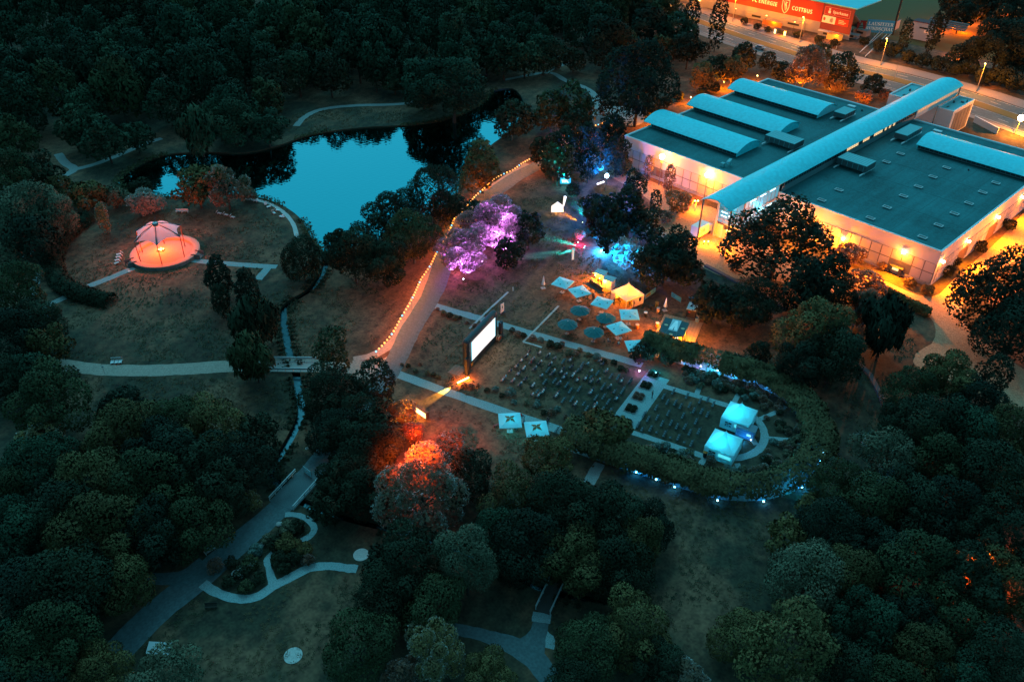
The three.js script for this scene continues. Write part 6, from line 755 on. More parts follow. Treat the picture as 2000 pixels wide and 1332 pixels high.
{ // glowing bar beside the screen
  const a = G(893, 750), b = G(916, 739), d = b.clone().sub(a), t = thing('light_bar', 'blazing amber light bar lying on the lawn at the near foot of the screen', 'light bar', a.clone().add(b).multiplyScalar(0.5), Math.atan2(-d.z, d.x)), L = d.length(); mesh('housing', box(L, 0.14, 0.3, 0, 0.07, 0), M.dark, t); mesh('lamp_strip', box(L - 0.1, 0.16, 0.22, 0, 0.24, 0), glow('bar_strip_lamp_glow', 1, 0.55, 0.10, 16), t); for (const s of [-0.3, 0.3]) lampAt(t.localToWorld(V(s * L, 0.75, 0.25)), [1, 0.22, 0.015], 48, 4); const q = a.clone().addScaledVector(d, -0.12); spotAt(q.setY(0.5), G(855, 775, -0.3), [1, 0.50, 0.04], 2600, 0.2, 2, 0.4); }
{ const t = thing('lit_shed', 'small hut with a bright warm front among the trees below the lower path', 'hut', G(822, 812), -0.75); mesh('hut_wall', [box(2.9, 1.3, 0.1, 0, 0.65, -0.7), box(0.1, 1.3, 0.7, -1.4, 0.65, -0.35), box(0.1, 1.3, 0.7, 1.4, 0.65, -0.35)], M.wood, t); mesh('hut_roof', box(3.0, 0.08, 0.8, 0, 1.34, -0.35), M.wood, t); mesh('lit_window', box(2.7, 1.1, 0.06, 0, 0.68, 0.04), glow('hut_window_glow', 1, 0.70, 0.32, 2.2), t); t.updateMatrixWorld(); lampAt(t.localToWorld(V(0.3, 1.6, 0.9)), WARM, 55, 8); lampAt(t.localToWorld(V(-2.6, 2.4, 1.0)), [1, 0.40, 0.03], 150, 5); }
{ const p = uplight(822, 905, 'red ground spotlight hidden beside the red lit tree', RED, [1, 0.2, 0.1, 5]); lampAt(G(812, 842, 4.0), [1, 0.06, 0.005], 130, 5); const q = G(838, 868, 12.5); lampAt(q.clone().add(V(0, 0.9, 0)), [1, 0.07, 0.004], 60, 8); for (const [u, v, y, k] of [[790, 868, 18, 4200], [826, 862, 19.5, 4600]]) spotAt(G(u, v, y), G(u + 6, v + 26, 11), [1, 0.085, 0.003], k, 0.5, 8, 0.9); const s = mesh('added_red_lamp', new THREE.SphereGeometry(0.2, 10, 8), glow('added_red_lamp_glow', 1, 0.1, 0.03, 6)); s.position.copy(q); tag(s, 'added red lamp in the top of the red lit tree', 'lamp'); }  // lamp in the treetop and the spots above it are added to redden the crown
// lamps of the lit forecourt and the yard
poleLamp(G(1287, 362), 8.6, 480, 'glaring globe lamp before the hall front, left of two', 0.72); poleLamp(G(1375, 390), 7.3, 430, 'glaring globe lamp before the hall front, right of two', 0.72);
for (const [u, v, k, lab] of [[1383, 478, 85, 'low bollard lamp at the foot of the left canopy post'], [1418, 490, 95, 'low bollard lamp at the foot of the right canopy post'], [1375, 478, 60, 'low bollard lamp left of the canopy post']]) { const p = G(u, v), t = thing('bollard_lamp', lab, 'bollard lamp', p); mesh('bollard', cyl(0.1, 0.1, 0.8), M.steel, t); mesh('lamp_glass', new THREE.SphereGeometry(0.17, 10, 8).translate(0, 0.95, 0), glow('bollard_lamp_glow', 1, 0.7, 0.25, 8), t); lampAt(p.clone().setY(0.95), SODIUM, k * 3, 5); }
{ const p = G(1358, 412), t = thing('twin_globe_lamp', 'small twin globe lamp post on the orange forecourt', 'lamp post', p); mesh('pole', cyl(0.06, 0.05, 3), M.white, t); for (const s of [-1, 1]) mesh('lamp_globe', new THREE.SphereGeometry(0.2, 10, 8).translate(s * 0.4, 3, 0), glow('twin_globe_lamp_glow', 1, 0.75, 0.35, 5), t); mesh('arm', bar(V(-0.4, 2.85, 0), V(0.4, 2.85, 0), 0.03), M.white, t); lampAt(p.clone().add(V(0, 2.6, 0.6)), SODIUM, 420, 8); }
poleLamp(G(1560, 478), 4.2, 1000, 'lamp post hidden behind the huge oak before the hall', 0.3); poleLamp(G(1640, 492), 3.6, 800, 'lamp post behind the big grove before the hall', 0.3); poleLamp(G(2010, 505), 6, 1500, 'lamp post on the orange lane at the right image edge', 0.35);
{ const t = thing('parked_truck', 'white box truck parked left of the glazed entrance', 'truck', G(1370, 458), HALL_TURN + PI / 2); mesh('cargo_box', box(4.4, 2.7, 2.4, -1.0, 2.0, 0), M.white, t); mesh('cab', [box(1.6, 1.9, 2.2, 2.1, 1.45, 0)], mat('cab_white', 0.5, 0.52, 0.54, 0.4), t); mesh('windscreen', box(0.06, 0.8, 1.9, 2.92, 1.85, 0), glassDark, t); mesh('side_print', box(2.0, 0.9, 0.04, -1.4, 2.1, 1.22), mat('blue_print', 0.05, 0.25, 0.4), t); mesh('chassis', box(6, 0.3, 1.6, 0, 0.55, 0), M.dark, t); for (const x of [-2.3, 1.9]) for (const z of [-1.05, 1.05]) mesh('wheel', new THREE.CylinderGeometry(0.42, 0.42, 0.28, 16).rotateX(PI / 2).translate(x, 0.42, z), M.dark, t); }
// street lamps
for (const [u, v, lab] of [[1561, 84, 'tall curved street lamp on the far pavement behind the parked vans'], [1720, 129, 'tall street lamp on the far pavement in the middle of the street'], [1907, 181, 'tall street lamp on the far pavement right of the roof spine'], [1431, 43, 'tall street lamp on the far pavement beside the poplars'], [1314, 8, 'tall street lamp at the upper end of the street']]) { const p = G(u, v), t = thing('street_lamp', lab, 'street lamp', p, -0.6, 'street lamps'); mesh('pole', cyl(0.16, 0.09, 10.5, 0, 0, 0, 8), mat('lamp_pole', 0.3, 0.28, 0.25, 0.6), t); mesh('arm', bar(V(0, 10.4, 0), V(0, 10.8, 1.2), 0.07), M.steel, t); mesh('lamp_head', box(0.35, 0.16, 0.9, 0, 10.8, 1.4), glow('street_lamp_glow', 1, 0.66, 0.22, 9), t); t.updateMatrixWorld(); lampAt(t.localToWorld(V(0, 10.4, 1.5)), STREET, 1500, 8); }
{ const p = G(1984, 262), t = thing('blazing_lamp', 'blazing lamp post at the right image edge behind the hall', 'lamp post', p); mesh('pole', cyl(0.12, 0.08, 5.0), M.steel, t); mesh('lamp_globe', new THREE.SphereGeometry(1.0, 16, 12).translate(0, 5.4, 0), glow('blazing_lamp_glow', 1, 0.75, 0.35, 26), t); lampAt(p.clone().add(V(-0.4, 4.2, 1.4)), STREET, 1800, 10); }
for (const [u, v, k, lab] of [[1480, 148, 260, 'lamp behind the farthest rooflight'], [1634, 160, 300, 'lamp in the yellow shining bush'], [1560, 172, 420, 'lamp behind the far hall wall, middle'], [1680, 205, 420, 'lamp behind the far hall wall, beside the spine'], [1350, 190, 260, 'lamp behind the hall, first gap'], [1415, 160, 260, 'lamp behind the hall, second gap'], [1270, 232, 160, 'lamp at the far left hall corner'], [1880, 100, 160, 'lamp inside the glowing tree beyond the street'], [1887, 52, 260, 'lamp on the path before the kiosk beyond the street'], [1893, 36, 160, 'lamp by the pillar gate beyond the street'], [1812, 42, 120, 'lamp on the stadium kiosk'], [1930, 38, 100, 'lamp in the trees at the top right, left'], [1965, 8, 120, 'lamp in the trees at the top right corner'], [1983, 20, 90, 'lamp at the right image edge beyond the street'], [1922, 22, 70, 'small lamp among the top right trees'], [1848, 52, 60, 'small lamp beside the tall poplars']]) { const p = G(u, v, 2.6), t = thing('garden_lamp', 'small orange ' + lab, 'lamp', V(p.x, 0, p.z)); mesh('pole', cyl(0.05, 0.05, 2.5), M.steel, t); mesh('lamp_globe', new THREE.SphereGeometry(0.24, 10, 8).translate(0, 2.65, 0), glow('garden_lamp_glow', 1, 0.6, 0.16, 10), t); lampAt(V(p.x, 2.65, p.z), SODIUM, k * 2.6, 8); }
lampAt(G(1935, 1085, 3), [1, 0.13, 0.01], 700, 8); { const p = G(1950, 1095), t = thing('lane_lamp', 'orange lamp post hidden in the lower right wood', 'lamp post', p); mesh('pole', cyl(0.06, 0.05, 2.2), M.steel, t); mesh('lamp_globe', new THREE.SphereGeometry(0.22, 10, 8).translate(0, 2.4, 0), glow('lane_lamp_glow', 1, 0.4, 0.08, 9), t); }
// ---------------------------------------------------------------- pergola
{
  const ax = G(1245, 712).sub(G(850, 600)).setY(0).normalize(), nx = V(-ax.z, 0, ax.x); // nx points to the camera side
  const C = V(38.4, 0, -112.3), R = 16.6, line = [], at = Math.atan2(ax.z, ax.x);
  for (let d = 21; d > 0; d -= 0.7) line.push(C.clone().addScaledVector(ax, -d).addScaledVector(nx, -R)); for (let i = 0; i <= 74; i++) { const a = at - PI / 2 + (PI * i) / 74; line.push(V(C.x + R * Math.cos(a), 0, C.z + R * Math.sin(a))); } for (let d = 0.7; d < 25; d += 0.7) line.push(C.clone().addScaledVector(ax, -d).addScaledVector(nx, R));
  const t = thing('pergola', 'horseshoe shaped steel pergola overgrown with climbing plants round the garden', 'pergola'), steel = mat('pergola_steel', 0.16, 0.20, 0.22, 0.5, { metalness: 0.3 }), W = 1.55;
  structure('pergola_path', ribbon(line, 2.6, 0.006), paving);
  const side = (i) => { const a = line[Math.max(0, i - 1)], b = line[Math.min(line.length - 1, i + 1)], d = b.clone().sub(a).normalize(); return V(-d.z, 0, d.x); };
  const arch = (i) => { const s = side(i), p = line[i], g = []; let q = p.clone().addScaledVector(s, W); for (let k = 1; k <= 8; k++) { const a = (PI * k) / 8, n = p.clone().addScaledVector(s, W * Math.cos(a)).setY(1.9 + 1.1 * Math.sin(a)); if (k === 1) { g.push(bar(p.clone().addScaledVector(s, W), p.clone().addScaledVector(s, W).setY(1.9), 0.05, 5)); q = p.clone().addScaledVector(s, W).setY(1.9); } g.push(bar(q, n, 0.045, 5)); q = n; } g.push(bar(q, q.clone().setY(0), 0.05, 5)); return merge(g); };
  for (let i = 0; i < line.length; i += 2) mesh('arch', arch(i), steel, t);
  const rails = []; for (let i = 2; i < line.length; i += 2) for (const [e, y] of [[W, 1.9], [-W, 1.9], [0, 3.0], [W * 0.7, 2.68], [-W * 0.7, 2.68]]) rails.push(bar(line[i - 2].clone().addScaledVector(side(i - 2), e).setY(y), line[i].clone().addScaledVector(side(i), e).setY(y), 0.035, 4)); mesh('rail', rails, steel, t);
  const r = rng(31), pts = [], clump = []; const N = line.length;
  const open = (i) => { const k = i / N; return (k > 0.565 && k < 0.70) ? 0.3 : (k > 0.115 && k < 0.165) ? 0.15 : k > 0.50 && k <= 0.565 ? 0.55 : 1; };
  for (let n = 0; n < 30000; n++) { const i = 1 + ((r() * (N - 2)) | 0); if (r() > open(i)) continue; const s = side(i), a = r() * PI, bulge = 0.35 + 1.05 * vnoise(i * 0.4, a * 2.4 + 5) + 0.3 * r(), end = i > N - 12 ? 1.3 : 1, e = Math.cos(a) * (W + bulge) * end, faces = e * s.z > 0, low = r() < (faces ? 0.05 : 0.3) ? r() * 2.0 : 0; const p = line[i].clone().addScaledVector(s, e).add(V((r() - 0.5) * 0.8, 0, (r() - 0.5) * 0.8)).setY(Math.max(0.15, (1.9 + 1.2 * Math.sin(a) + bulge * 0.8 * Math.sin(a)) * end - low)); pts.push({ p, n: s.clone().multiplyScalar(Math.cos(a)).setY(Math.sin(a) + 0.3), t: 0.6 + 0.8 * vnoise(i * 0.4, a * 3) }); }
  mesh('climbing_leaves', sprays(pts, 0.36, 32, 0.6), leaf('climber_leaves', 0.088, 0.072, 0.036), t);
  const led = glow('pergola_lamp_glow', 0.25, 0.75, 1, 9), ledV = glow('pergola_lamp_glow_violet', 0.75, 0.6, 1, 7);
  for (const [u, v, k, c] of [[1243, 923, 45, 0], [1282, 937, 12, 0], [1318, 952, 26, 0], [1402, 978, 14, 0], [1492, 980, 18, 0], [1567, 952, 60, 0], [1603, 902, 14, 0], [1609, 884, 26, 0], [1602, 850, 14, 0], [1565, 797, 10, 0], [1504, 757, 14, 0], [1469, 744, 22, 0], [1436, 733, 42, 0], [1402, 724, 42, 0], [1369, 716, 14, 1], [1338, 704, 30, 0], [1281, 728, 60, 0], [1249, 725, 26, 1]]) { const p = G(u, v, 0.3), q = thing('pergola_spotlight', 'small ' + (c ? 'violet' : 'blue') + ' spotlight at the foot of the pergola', 'spotlight', p.clone().setY(0), 0, (c ? 'violet' : 'blue') + ' spotlights at the pergola foot'); mesh('housing', cyl(0.1, 0.12, 0.22, 0, 0, 0, 8), M.dark, q); mesh('lamp_glass', new THREE.SphereGeometry(0.16, 8, 6).translate(0, 0.36, 0), c ? ledV : led, q); lampAt(p.clone().setY(0.72), c ? VIOLET : [0.01, 0.34, 1], k * 0.3, 4); }
  for (const [u, v, c] of [[1390, 714, TEAL], [1281, 716, TEAL], [1562, 945, TEAL], [1250, 716, VIOLET]]) lampAt(G(u, v, 1.6), c, 20, 4);
}
// ---------------------------------------------------------------- beds and their plants
{
  const r = rng(41), kinds = [['shrub', 'grey', 'low grey green bed shrub'], ['shrub', 'brown', 'low brown bed shrub'], ['shrub', 'dark', 'low dark bed shrub'], ['shrub', 'rust', 'low reddish bed shrub'], ['shrub', 'blue', 'blue grey lavender cushion']];
  const put = (u, v, w, k, where) => tree(kinds[k][0], kinds[k][1], u, v, w, kinds[k][2] + ' ' + where, 'bed plants ' + where, { cat: 'bed plant', far: 1 });
  const up = 'in the bed under the upper garden path', lo = 'in the bed above the lower garden path', pe = 'in the beds between garden paths and pergola';
  for (const [u, v, w, k] of [[855, 604, 4, 3], [866, 611, 6, 0], [878, 617, 7, 2], [890, 621, 6, 0], [899, 620, 4, 2], [912, 630, 4, 1], [928, 636, 5, 1], [942, 636, 4, 2], [1000, 645, 6, 2], [1012, 652, 8, 1], [1023, 655, 6, 2], [1040, 660, 7, 1], [1057, 664, 6, 4], [1075, 672, 9, 2], [1088, 677, 8, 2], [1098, 672, 6, 1], [1112, 689, 8, 0], [1124, 693, 7, 1], [1151, 693, 5, 0], [1166, 696, 8, 4], [1180, 706, 6, 2], [1200, 708, 6, 2], [1213, 719, 7, 2], [1225, 722, 5, 1]]) put(u, v, w, k, up);
  for (const [u, v, w, k] of [[785, 712, 4, 1], [797, 714, 5, 2], [811, 724, 5, 0], [821, 711, 4, 1], [835, 728, 6, 0], [846, 732, 6, 2], [856, 736, 5, 0], [884, 738, 5, 3], [906, 753, 7, 3], [921, 755, 7, 3], [933, 753, 5, 1], [951, 762, 6, 2], [968, 760, 7, 4], [980, 772, 6, 2], [996, 767, 11, 4], [1004, 786, 6, 4], [1028, 787, 6, 0], [1048, 791, 7, 4], [1050, 784, 5, 4], [1062, 806, 7, 2], [1076, 806, 8, 1], [1089, 799, 7, 4], [1105, 813, 6, 1], [1115, 822, 8, 3], [1120, 832, 6, 1]]) put(u, v, w, k, lo);
  for (const [u, v, w, k, l] of [[1121, 701, 4, 0, 'orange flowering clump in the upper bed, left'], [1132, 683, 5, 1, 'orange flowering clump in the upper bed, right']]) tree('shrub', 'yellow', u, v, w, l, undefined, { cat: 'flower clump', far: 1 });
  const inner = (p) => { const d = p.clone().sub(GC), x = d.x * 0.902 + d.z * 0.432, y = -d.x * 0.432 + d.z * 0.902; return x > -1 ? Math.hypot(x, y) : Math.abs(y); };
  let n = 0; for (let i = 0; i < 4000 && n < 210; i++) { const a = r() * 2 * PI, R = 8.4 + 6.2 * Math.sqrt(r()), along = r() < 0.42 ? r() * 11 : 0; let p; if (along) { const s = r() < 0.5 ? -1 : 1; p = GC.clone().add(V(-0.902 * along, 0, -0.432 * along)).add(V(-0.432 * s * R, 0, 0.902 * s * R)); } else { p = GC.clone().add(V(R * Math.cos(a), 0, R * Math.sin(a))); if ((p.x - GC.x) * 0.902 + (p.z - GC.z) * 0.432 < 0) continue; } const k = r() < 0.25 ? 3 : r() < 0.3 ? 1 : r() < 0.3 ? 4 : r() < 0.5 ? 2 : 0, [kd, lf, nm] = kinds[k], set = protos.shrub1; plant(kd, set[0], lf, p, 0.5 + 0.5 * r(), nm + ' ' + pe, 'bed plants ' + pe, 0.9, r() * 6, 'bed plant'); n++; }
  // plaza beds
  const zq = (x, y) => [1220 + x / 3.7, 640 + y / 3.7]; let q = 0;
  for (const [x, y, lf] of [[152, 422, 'dark'], [98, 502, 'rust'], [45, 590, 'dark'], [5, 690, 'dark'], [205, 340, 'dark']]) { const p = G(...zq(x, y)), t = thing('plaza_bed', ['sunken square bed in the plaza, second from the pergola', 'square bed with brown plants in the middle of the plaza', 'square bed with star shaped planting in the plaza', 'square bed at the lower end of the plaza', 'square bed under the blue light at the pergola end of the plaza'][q++], 'plant bed', p, -0.46); mesh('soil', box(2.0, 0.08, 1.9, 0, 0.05, 0), M.soil, t); mesh('edging', [box(2.3, 0.16, 0.14, 0, 0.08, 1.02), box(2.3, 0.16, 0.14, 0, 0.08, -1.02), box(0.14, 0.16, 1.9, -1.08, 0.08, 0), box(0.14, 0.16, 1.9, 1.08, 0.08, 0)], M.concrete, t); const pl = []; for (let i = 0; i < 4; i++) { const g = protos.shrub1[0].crown.clone().scale(0.55, 0.5, 0.55).translate((i % 2 ? 0.5 : -0.5) + 0.1, 0.05, i < 2 ? 0.45 : -0.45); pl.push(g); } for (const g of pl) mesh('plant', g, LEAF[lf], t); }
  // rockery by the tarred road
  for (const [u, v, w, lf, kd] of [[420, 1105, 17, 'rust', 'bush'], [450, 1100, 14, 'dark', 'bush'], [470, 1120, 16, 'dark', 'shrub'], [490, 1100, 16, 'mid', 'shrub'], [505, 1130, 14, 'dark', 'shrub'], [478, 1148, 14, 'mid', 'shrub'], [500, 1075, 14, 'blue', 'shrub'], [540, 1060, 16, 'dark', 'shrub'], [560, 1035, 18, 'grey', 'shrub'], [580, 1030, 16, 'dark', 'shrub'], [560, 1065, 22, 'olive', 'bush'], [595, 1075, 18, 'olive', 'bush'], [545, 1090, 18, 'dark', 'bush'], [575, 1090, 16, 'dark', 'bush'], [600, 1095, 13, 'rust', 'shrub'], [555, 1110, 14, 'dark', 'shrub'], [445, 1135, 13, 'dark', 'shrub'], [520, 1055, 12, 'grey', 'shrub']]) tree(kd, lf, u, v, w, 'bed shrub of the rockery between the curved stone paths', 'rockery shrubs', { far: 1 });
  for (const [u, v, s] of [[461, 1122, 0.7], [468, 1114, 0.5], [487, 1107, 0.6], [497, 1100, 0.5], [511, 1065, 0.5], [520, 1048, 0.4], [545, 1025, 0.5], [470, 1127, 0.45], [484, 1090, 0.5]]) { const p = G(u, v), g = new THREE.IcosahedronGeometry(s, 1), a = g.attributes.position; for (let i = 0; i < a.count; i++) { const k = 0.8 + 0.4 * vnoise(a.getX(i) * 4 + u, a.getY(i) * 4 + a.getZ(i) * 3); a.setXYZ(i, a.getX(i) * k, a.getY(i) * k * 0.6, a.getZ(i) * k); } g.computeVertexNormals(); const o = mesh('rock', g, mat('pale_rock', 0.34, 0.34, 0.32, 0.9)); o.position.set(p.x, s * 0.25, p.z); tag(o, 'pale boulder among the rockery shrubs', 'rock', 'rockery boulders'); }
  // curved hedge left of the pavilion lawn, and hedge by the yard
  const hedge = (list, w, h, lab, lf, n) => { const l = smooth(px(list), 0.6), pts = [], r2 = rng(n); for (let i = 0; i < n; i++) { const k = (r2() * l.length) | 0, a = l[Math.max(0, k - 1)], b = l[Math.min(l.length - 1, k + 1)], d = b.clone().sub(a).normalize(), s = V(-d.z, 0, d.x), q = r2() * PI, bump = 0.8 + 0.35 * vnoise(k * 0.35, q * 2) + 0.1 * r2(), deep = 0.8 + 0.2 * r2(); pts.push({ p: l[k].clone().addScaledVector(s, Math.cos(q) * (w / 2) * bump * deep).add(V((r2() - 0.5) * 0.6, 0, (r2() - 0.5) * 0.6)).setY(Math.max(0.1, h * Math.pow(Math.sin(q), 0.6) * bump * deep)), n: s.clone().multiplyScalar(Math.cos(q)).setY(Math.sin(q) + 0.15).normalize(), t: 0.7 + 0.6 * vnoise(k * 0.5, q * 3) }); } const t = thing('hedge', lab, 'hedge'); mesh('foliage', sprays(pts, 0.26, n), LEAF[lf], t); const st = []; for (let k = 2; k < l.length; k += 4) st.push(cyl(0.06, 0.04, h * 0.6, l[k].x, 0, l[k].z, 5)); mesh('stem', st.map(uvless), M.bark, t); };
  hedge([[172, 432], [140, 456], [117, 482], [107, 508], [108, 535], [124, 562], [155, 580], [190, 590], [216, 594]], 4.2, 2.7, 'dark curved clipped hedge around the left of the pavilion lawn', 'dark', 24000);
  hedge([[1700, 560], [1750, 588], [1812, 618]], 1.7, 2.2, 'orange lit hedge along the lane behind the weeping conifer', 'olive', 6500);
  // reeds and shore plants of the pond
  const pts = []; const r3 = rng(61); for (let i = 0; i < 9000; i++) { const k = (r3() * pondShore.length) | 0, p = pondShore[k]; if (vnoise(k * 0.22, 8) < 0.34) continue; pts.push({ p: p.clone().add(V((r3() - 0.5) * 2.6, 0.15 + 0.75 * r3() * r3(), (r3() - 0.5) * 2.6)), n: V(r3() - 0.5, 0.9, r3() - 0.5), t: 0.7 + 0.6 * r3() }); } tag(mesh('reeds', sprays(pts, 0.3, 62), LEAF.mid), 'low reeds and grasses along the pond shore', 'reeds', null, 'stuff');
  const pt2 = []; for (let i = 0; i < 5200; i++) { const k = 3 + ((r3() * (streamLine.length - 4)) | 0), d = streamLine[k + 1 < streamLine.length ? k + 1 : k].clone().sub(streamLine[k - 1]).normalize(), p = streamLine[k].clone().addScaledVector(V(-d.z, 0, d.x), (r3() < 0.5 ? -1 : 1) * (0.95 + 1.6 * r3() * r3())); if (vnoise(k * 0.3, 4) < 0.3) continue; pt2.push({ p: p.add(V((r3() - 0.5) * 0.8, 0.1 + 0.7 * r3() * r3(), (r3() - 0.5) * 0.8)), n: V(r3() - 0.5, 0.9, r3() - 0.5), t: 0.7 + 0.6 * r3() }); } tag(mesh('bank_plants', sprays(pt2, 0.3, 63), LEAF.dark), 'low bank plants along the stream', 'bank plants', null, 'stuff');
}
// ---------------------------------------------------------------- bridges
function bridge(a, b, w, label, railMat, deckMat, opts = {}) { const p = G(...a), q = G(...b), d = q.clone().sub(p).setY(0), L = d.length(), t = thing('bridge', label, 'bridge', p.clone().add(q).multiplyScalar(0.5), Math.atan2(-d.z, d.x)); mesh('deck', box(L, 0.24, w, 0, -0.08, 0), deckMat, t); for (const s of [-1, 1]) { const g = [box(L, opts.solid ?? 0.1, 0.16, 0, 1.0 - (opts.solid ?? 0.1) / 2, s * w / 2), box(L, 0.07, 0.08, 0, 0.5, s * w / 2)]; for (let x = -L / 2 + 0.1; x <= L / 2; x += 1.5) g.push(box(0.09, 1.0, 0.09, x, 0.5, s * w / 2)); mesh('railing', g, railMat, t); } return t; }
const railWhite = mat('pale_railing', 0.42, 0.47, 0.48, 0.6);
bridge([531, 715], [614, 716], 3.6, 'footbridge with pale railings carrying the main path over the stream', railWhite, mat('bridge_boards', 0.34, 0.31, 0.28, 0.8), { solid: 0.35 });
bridge([549, 988], [600, 932], 4.7, 'road bridge with pale railings and a banner at its far end', railWhite, tarmac, { solid: 0.14 });
bridge([1060, 1197], [1087, 1139], 2.2, 'small dark footbridge with pale railings half hidden by trees', railWhite, mat('dark_boards', 0.06, 0.055, 0.05, 0.9));
path('path', [[1059, 1197], [1056, 1216]], 2.6, paving, 0.014, 0.6); path('path', [[1056, 1216], [1050, 1240], [1034, 1268]], [2.2, 2.6, 4.6], tarmac, 0.010, 0.6); path('path', [[880, 1226], [950, 1243], [1005, 1262], [1045, 1288], [1080, 1335]], [1.8, 2.0, 3.4, 2.6], tarmac, 0.018, 0.8); path('path', [[1060, 1240], [1072, 1252], [1070, 1266]], 1.8, paving, 0.006, 0.6);
path('path', [[1150, 945], [1160, 925], [1172, 905]], 2.0);
for (const [u, v, r, lab] of [[572, 1281, 1.25, 'pale round stone disc in the lower lawn'], [705, 1084, 1.2, 'pale round stone disc at the end of the curved stone path'], [599, 876, 0.3, 'small pale disc on the bank beside the stream']]) tag(mesh('stone_disc', [cyl(r, r, 0.08, G(u, v).x, 0, G(u, v).z, 40)], textured('pale_disc_stone', tiled(256, 30, [0.46, 0.45, 0.42], 0.3, 0.4), 2)), lab, 'stone disc');
{ const t = thing('information_table', 'pale sloping information roof on thin legs at the lower left', 'information table', G(315, 1279), -0.05); mesh('sloping_panel', box(3.2, 0.08, 1.6, 0, 0, 0).rotateX(0.35).translate(0, 1.5, 0), mat('pale_panel', 0.46, 0.50, 0.50, 0.6), t); for (const [x, z] of [[-1.4, 0.5], [1.4, 0.5], [-1.4, -0.6], [1.4, -0.6]]) mesh('leg', cyl(0.05, 0.05, 1.4 + (z < 0 ? 0.3 : -0.15), x, 0, z, 6), M.steel, t); }
{ const t = thing('bridge_banner', 'printed banner hung across the far end of the road bridge', 'banner', G(601, 928), -0.7); mesh('banner_sheet', box(2.1, 1.3, 0.05, 0, 0.8, 0), printed('bridge_banner_print', 128, 80, (x) => { x.fillStyle = '#a9d3da'; x.fillRect(0, 0, 128, 80); x.fillStyle = '#e8f2f2'; x.beginPath(); x.arc(58, 40, 18, 0, 7); x.fill(); x.fillStyle = '#7a4a3a'; x.fillRect(50, 32, 14, 14); x.fillStyle = '#4c96a6'; x.fillRect(6, 60, 110, 8); }), t); mesh('post', [cyl(0.04, 0.04, 1.6, -1.05, 0, 0), cyl(0.04, 0.04, 1.6, 1.05, 0, 0)], M.steel, t); }
tag(mesh('flag_pole', cyl(0.05, 0.035, 3.6, G(620, 880).x, 0, G(620, 880).z, 6), M.white), 'thin white flag pole on the stream bank', 'flag pole');
// benches, loungers, small signs
const benchGeo = { frame: merge([box(1.7, 0.06, 0.5, 0, 0.45, 0), box(1.7, 0.4, 0.06, 0, 0.75, -0.25), box(0.07, 0.45, 0.45, -0.7, 0.22, 0), box(0.07, 0.45, 0.45, 0.7, 0.22, 0)]) };
function bench(u, v, turn, m, label, group) { const o = mesh('bench', benchGeo.frame, m); o.position.copy(G(u, v)); o.rotation.y = turn; return tag(o, label, 'bench', group); }
bench(349, 415, 0, M.white, 'white bench on the upper pavilion lawn, left of two'); bench(361, 415, 0, M.white, 'white bench on the upper pavilion lawn, right of two'); bench(410, 1079, 0.8, M.concrete, 'grey bench beside the tarred road'); bench(412, 1188, 0.1, M.soil, 'dark bench on the lower lawn');
const loungerGeo = merge([box(0.62, 0.06, 1.1, 0, 0.35, 0.2), box(0.62, 0.06, 0.8, 0, 0, 0).rotateX(-0.9).translate(0, 0.68, -0.55), box(0.06, 0.35, 0.06, -0.26, 0.17, 0.65), box(0.06, 0.35, 0.06, 0.26, 0.17, 0.65), box(0.06, 0.35, 0.06, -0.26, 0.17, -0.3), box(0.06, 0.35, 0.06, 0.26, 0.17, -0.3)]);
const lounger = (u, v, turn, label) => { const o = mesh('deck_chair', loungerGeo, M.white); o.position.copy(G(u, v)); o.rotation.y = turn; tag(o, label, 'deck chair'); };
[[219.5, 708, 'left'], [227.5, 707.5, 'middle'], [235, 707, 'right']].forEach(([u, v, l]) => lounger(u, v, 0.2, 'white deck chair above the main path, ' + l + ' of three'));
[[427, 418, 'leftmost of three'], [440, 421, 'middle of three'], [453, 425.5, 'rightmost of three']].forEach(([u, v, l]) => lounger(u, v, 1.2, 'white deck chair on the open pavilion lawn, ' + l));
[[500, 394, 'first'], [518, 400, 'second'], [526, 405, 'third'], [541, 412, 'fourth'], [534, 417, 'fifth, inside the wall'], [550, 425, 'sixth, lowest']].forEach(([u, v, l]) => lounger(u, v, 0.8 + u, 'white seat by the curved waterside path, ' + l));
[[229, 515, 'lowest'], [230, 509, 'second lowest'], [232, 503, 'second highest'], [233, 498, 'highest']].forEach(([u, v, l]) => lounger(u, v, -0.9, 'white seat left of the round stage, ' + l + ' of four'));
{ const t = thing('path_sign', 'thin sign post with a small pale plate beside the main path', 'sign', G(204, 731)); mesh('post', cyl(0.03, 0.03, 1.9), M.steel, t); mesh('plate', box(0.5, 0.35, 0.04, 0, 1.85, 0), M.white, t); }
tag(mesh('fallen_lid', [cyl(0.3, 0.3, 0.15, G(251, 531).x, 0, G(251, 531).z, 12)], M.white), 'small white cover on the lawn beside the pavilion path', 'cover');
tag(mesh('white_marker', [box(0.3, 0.9, 0.2, G(1002, 568).x, 0.45, G(1002, 568).z)], M.white), 'small white marker post under the tree above the upper path', 'marker post');
{ const p = G(1335, 500), t = thing('flag_sign', 'pale advertising flag lying at the canopy post', 'sign', G(1363, 452), 0.6); mesh('flag_sheet', box(0.05, 2.6, 1.0, 0, 1.6, 0), mat('flag_cloth', 0.5, 0.55, 0.6), t); mesh('pole', cyl(0.03, 0.03, 3.0, 0, 0, -0.5), M.white, t); mesh('foot', box(0.6, 0.06, 0.6, 0, 0.03, -0.5), M.dark, t); }

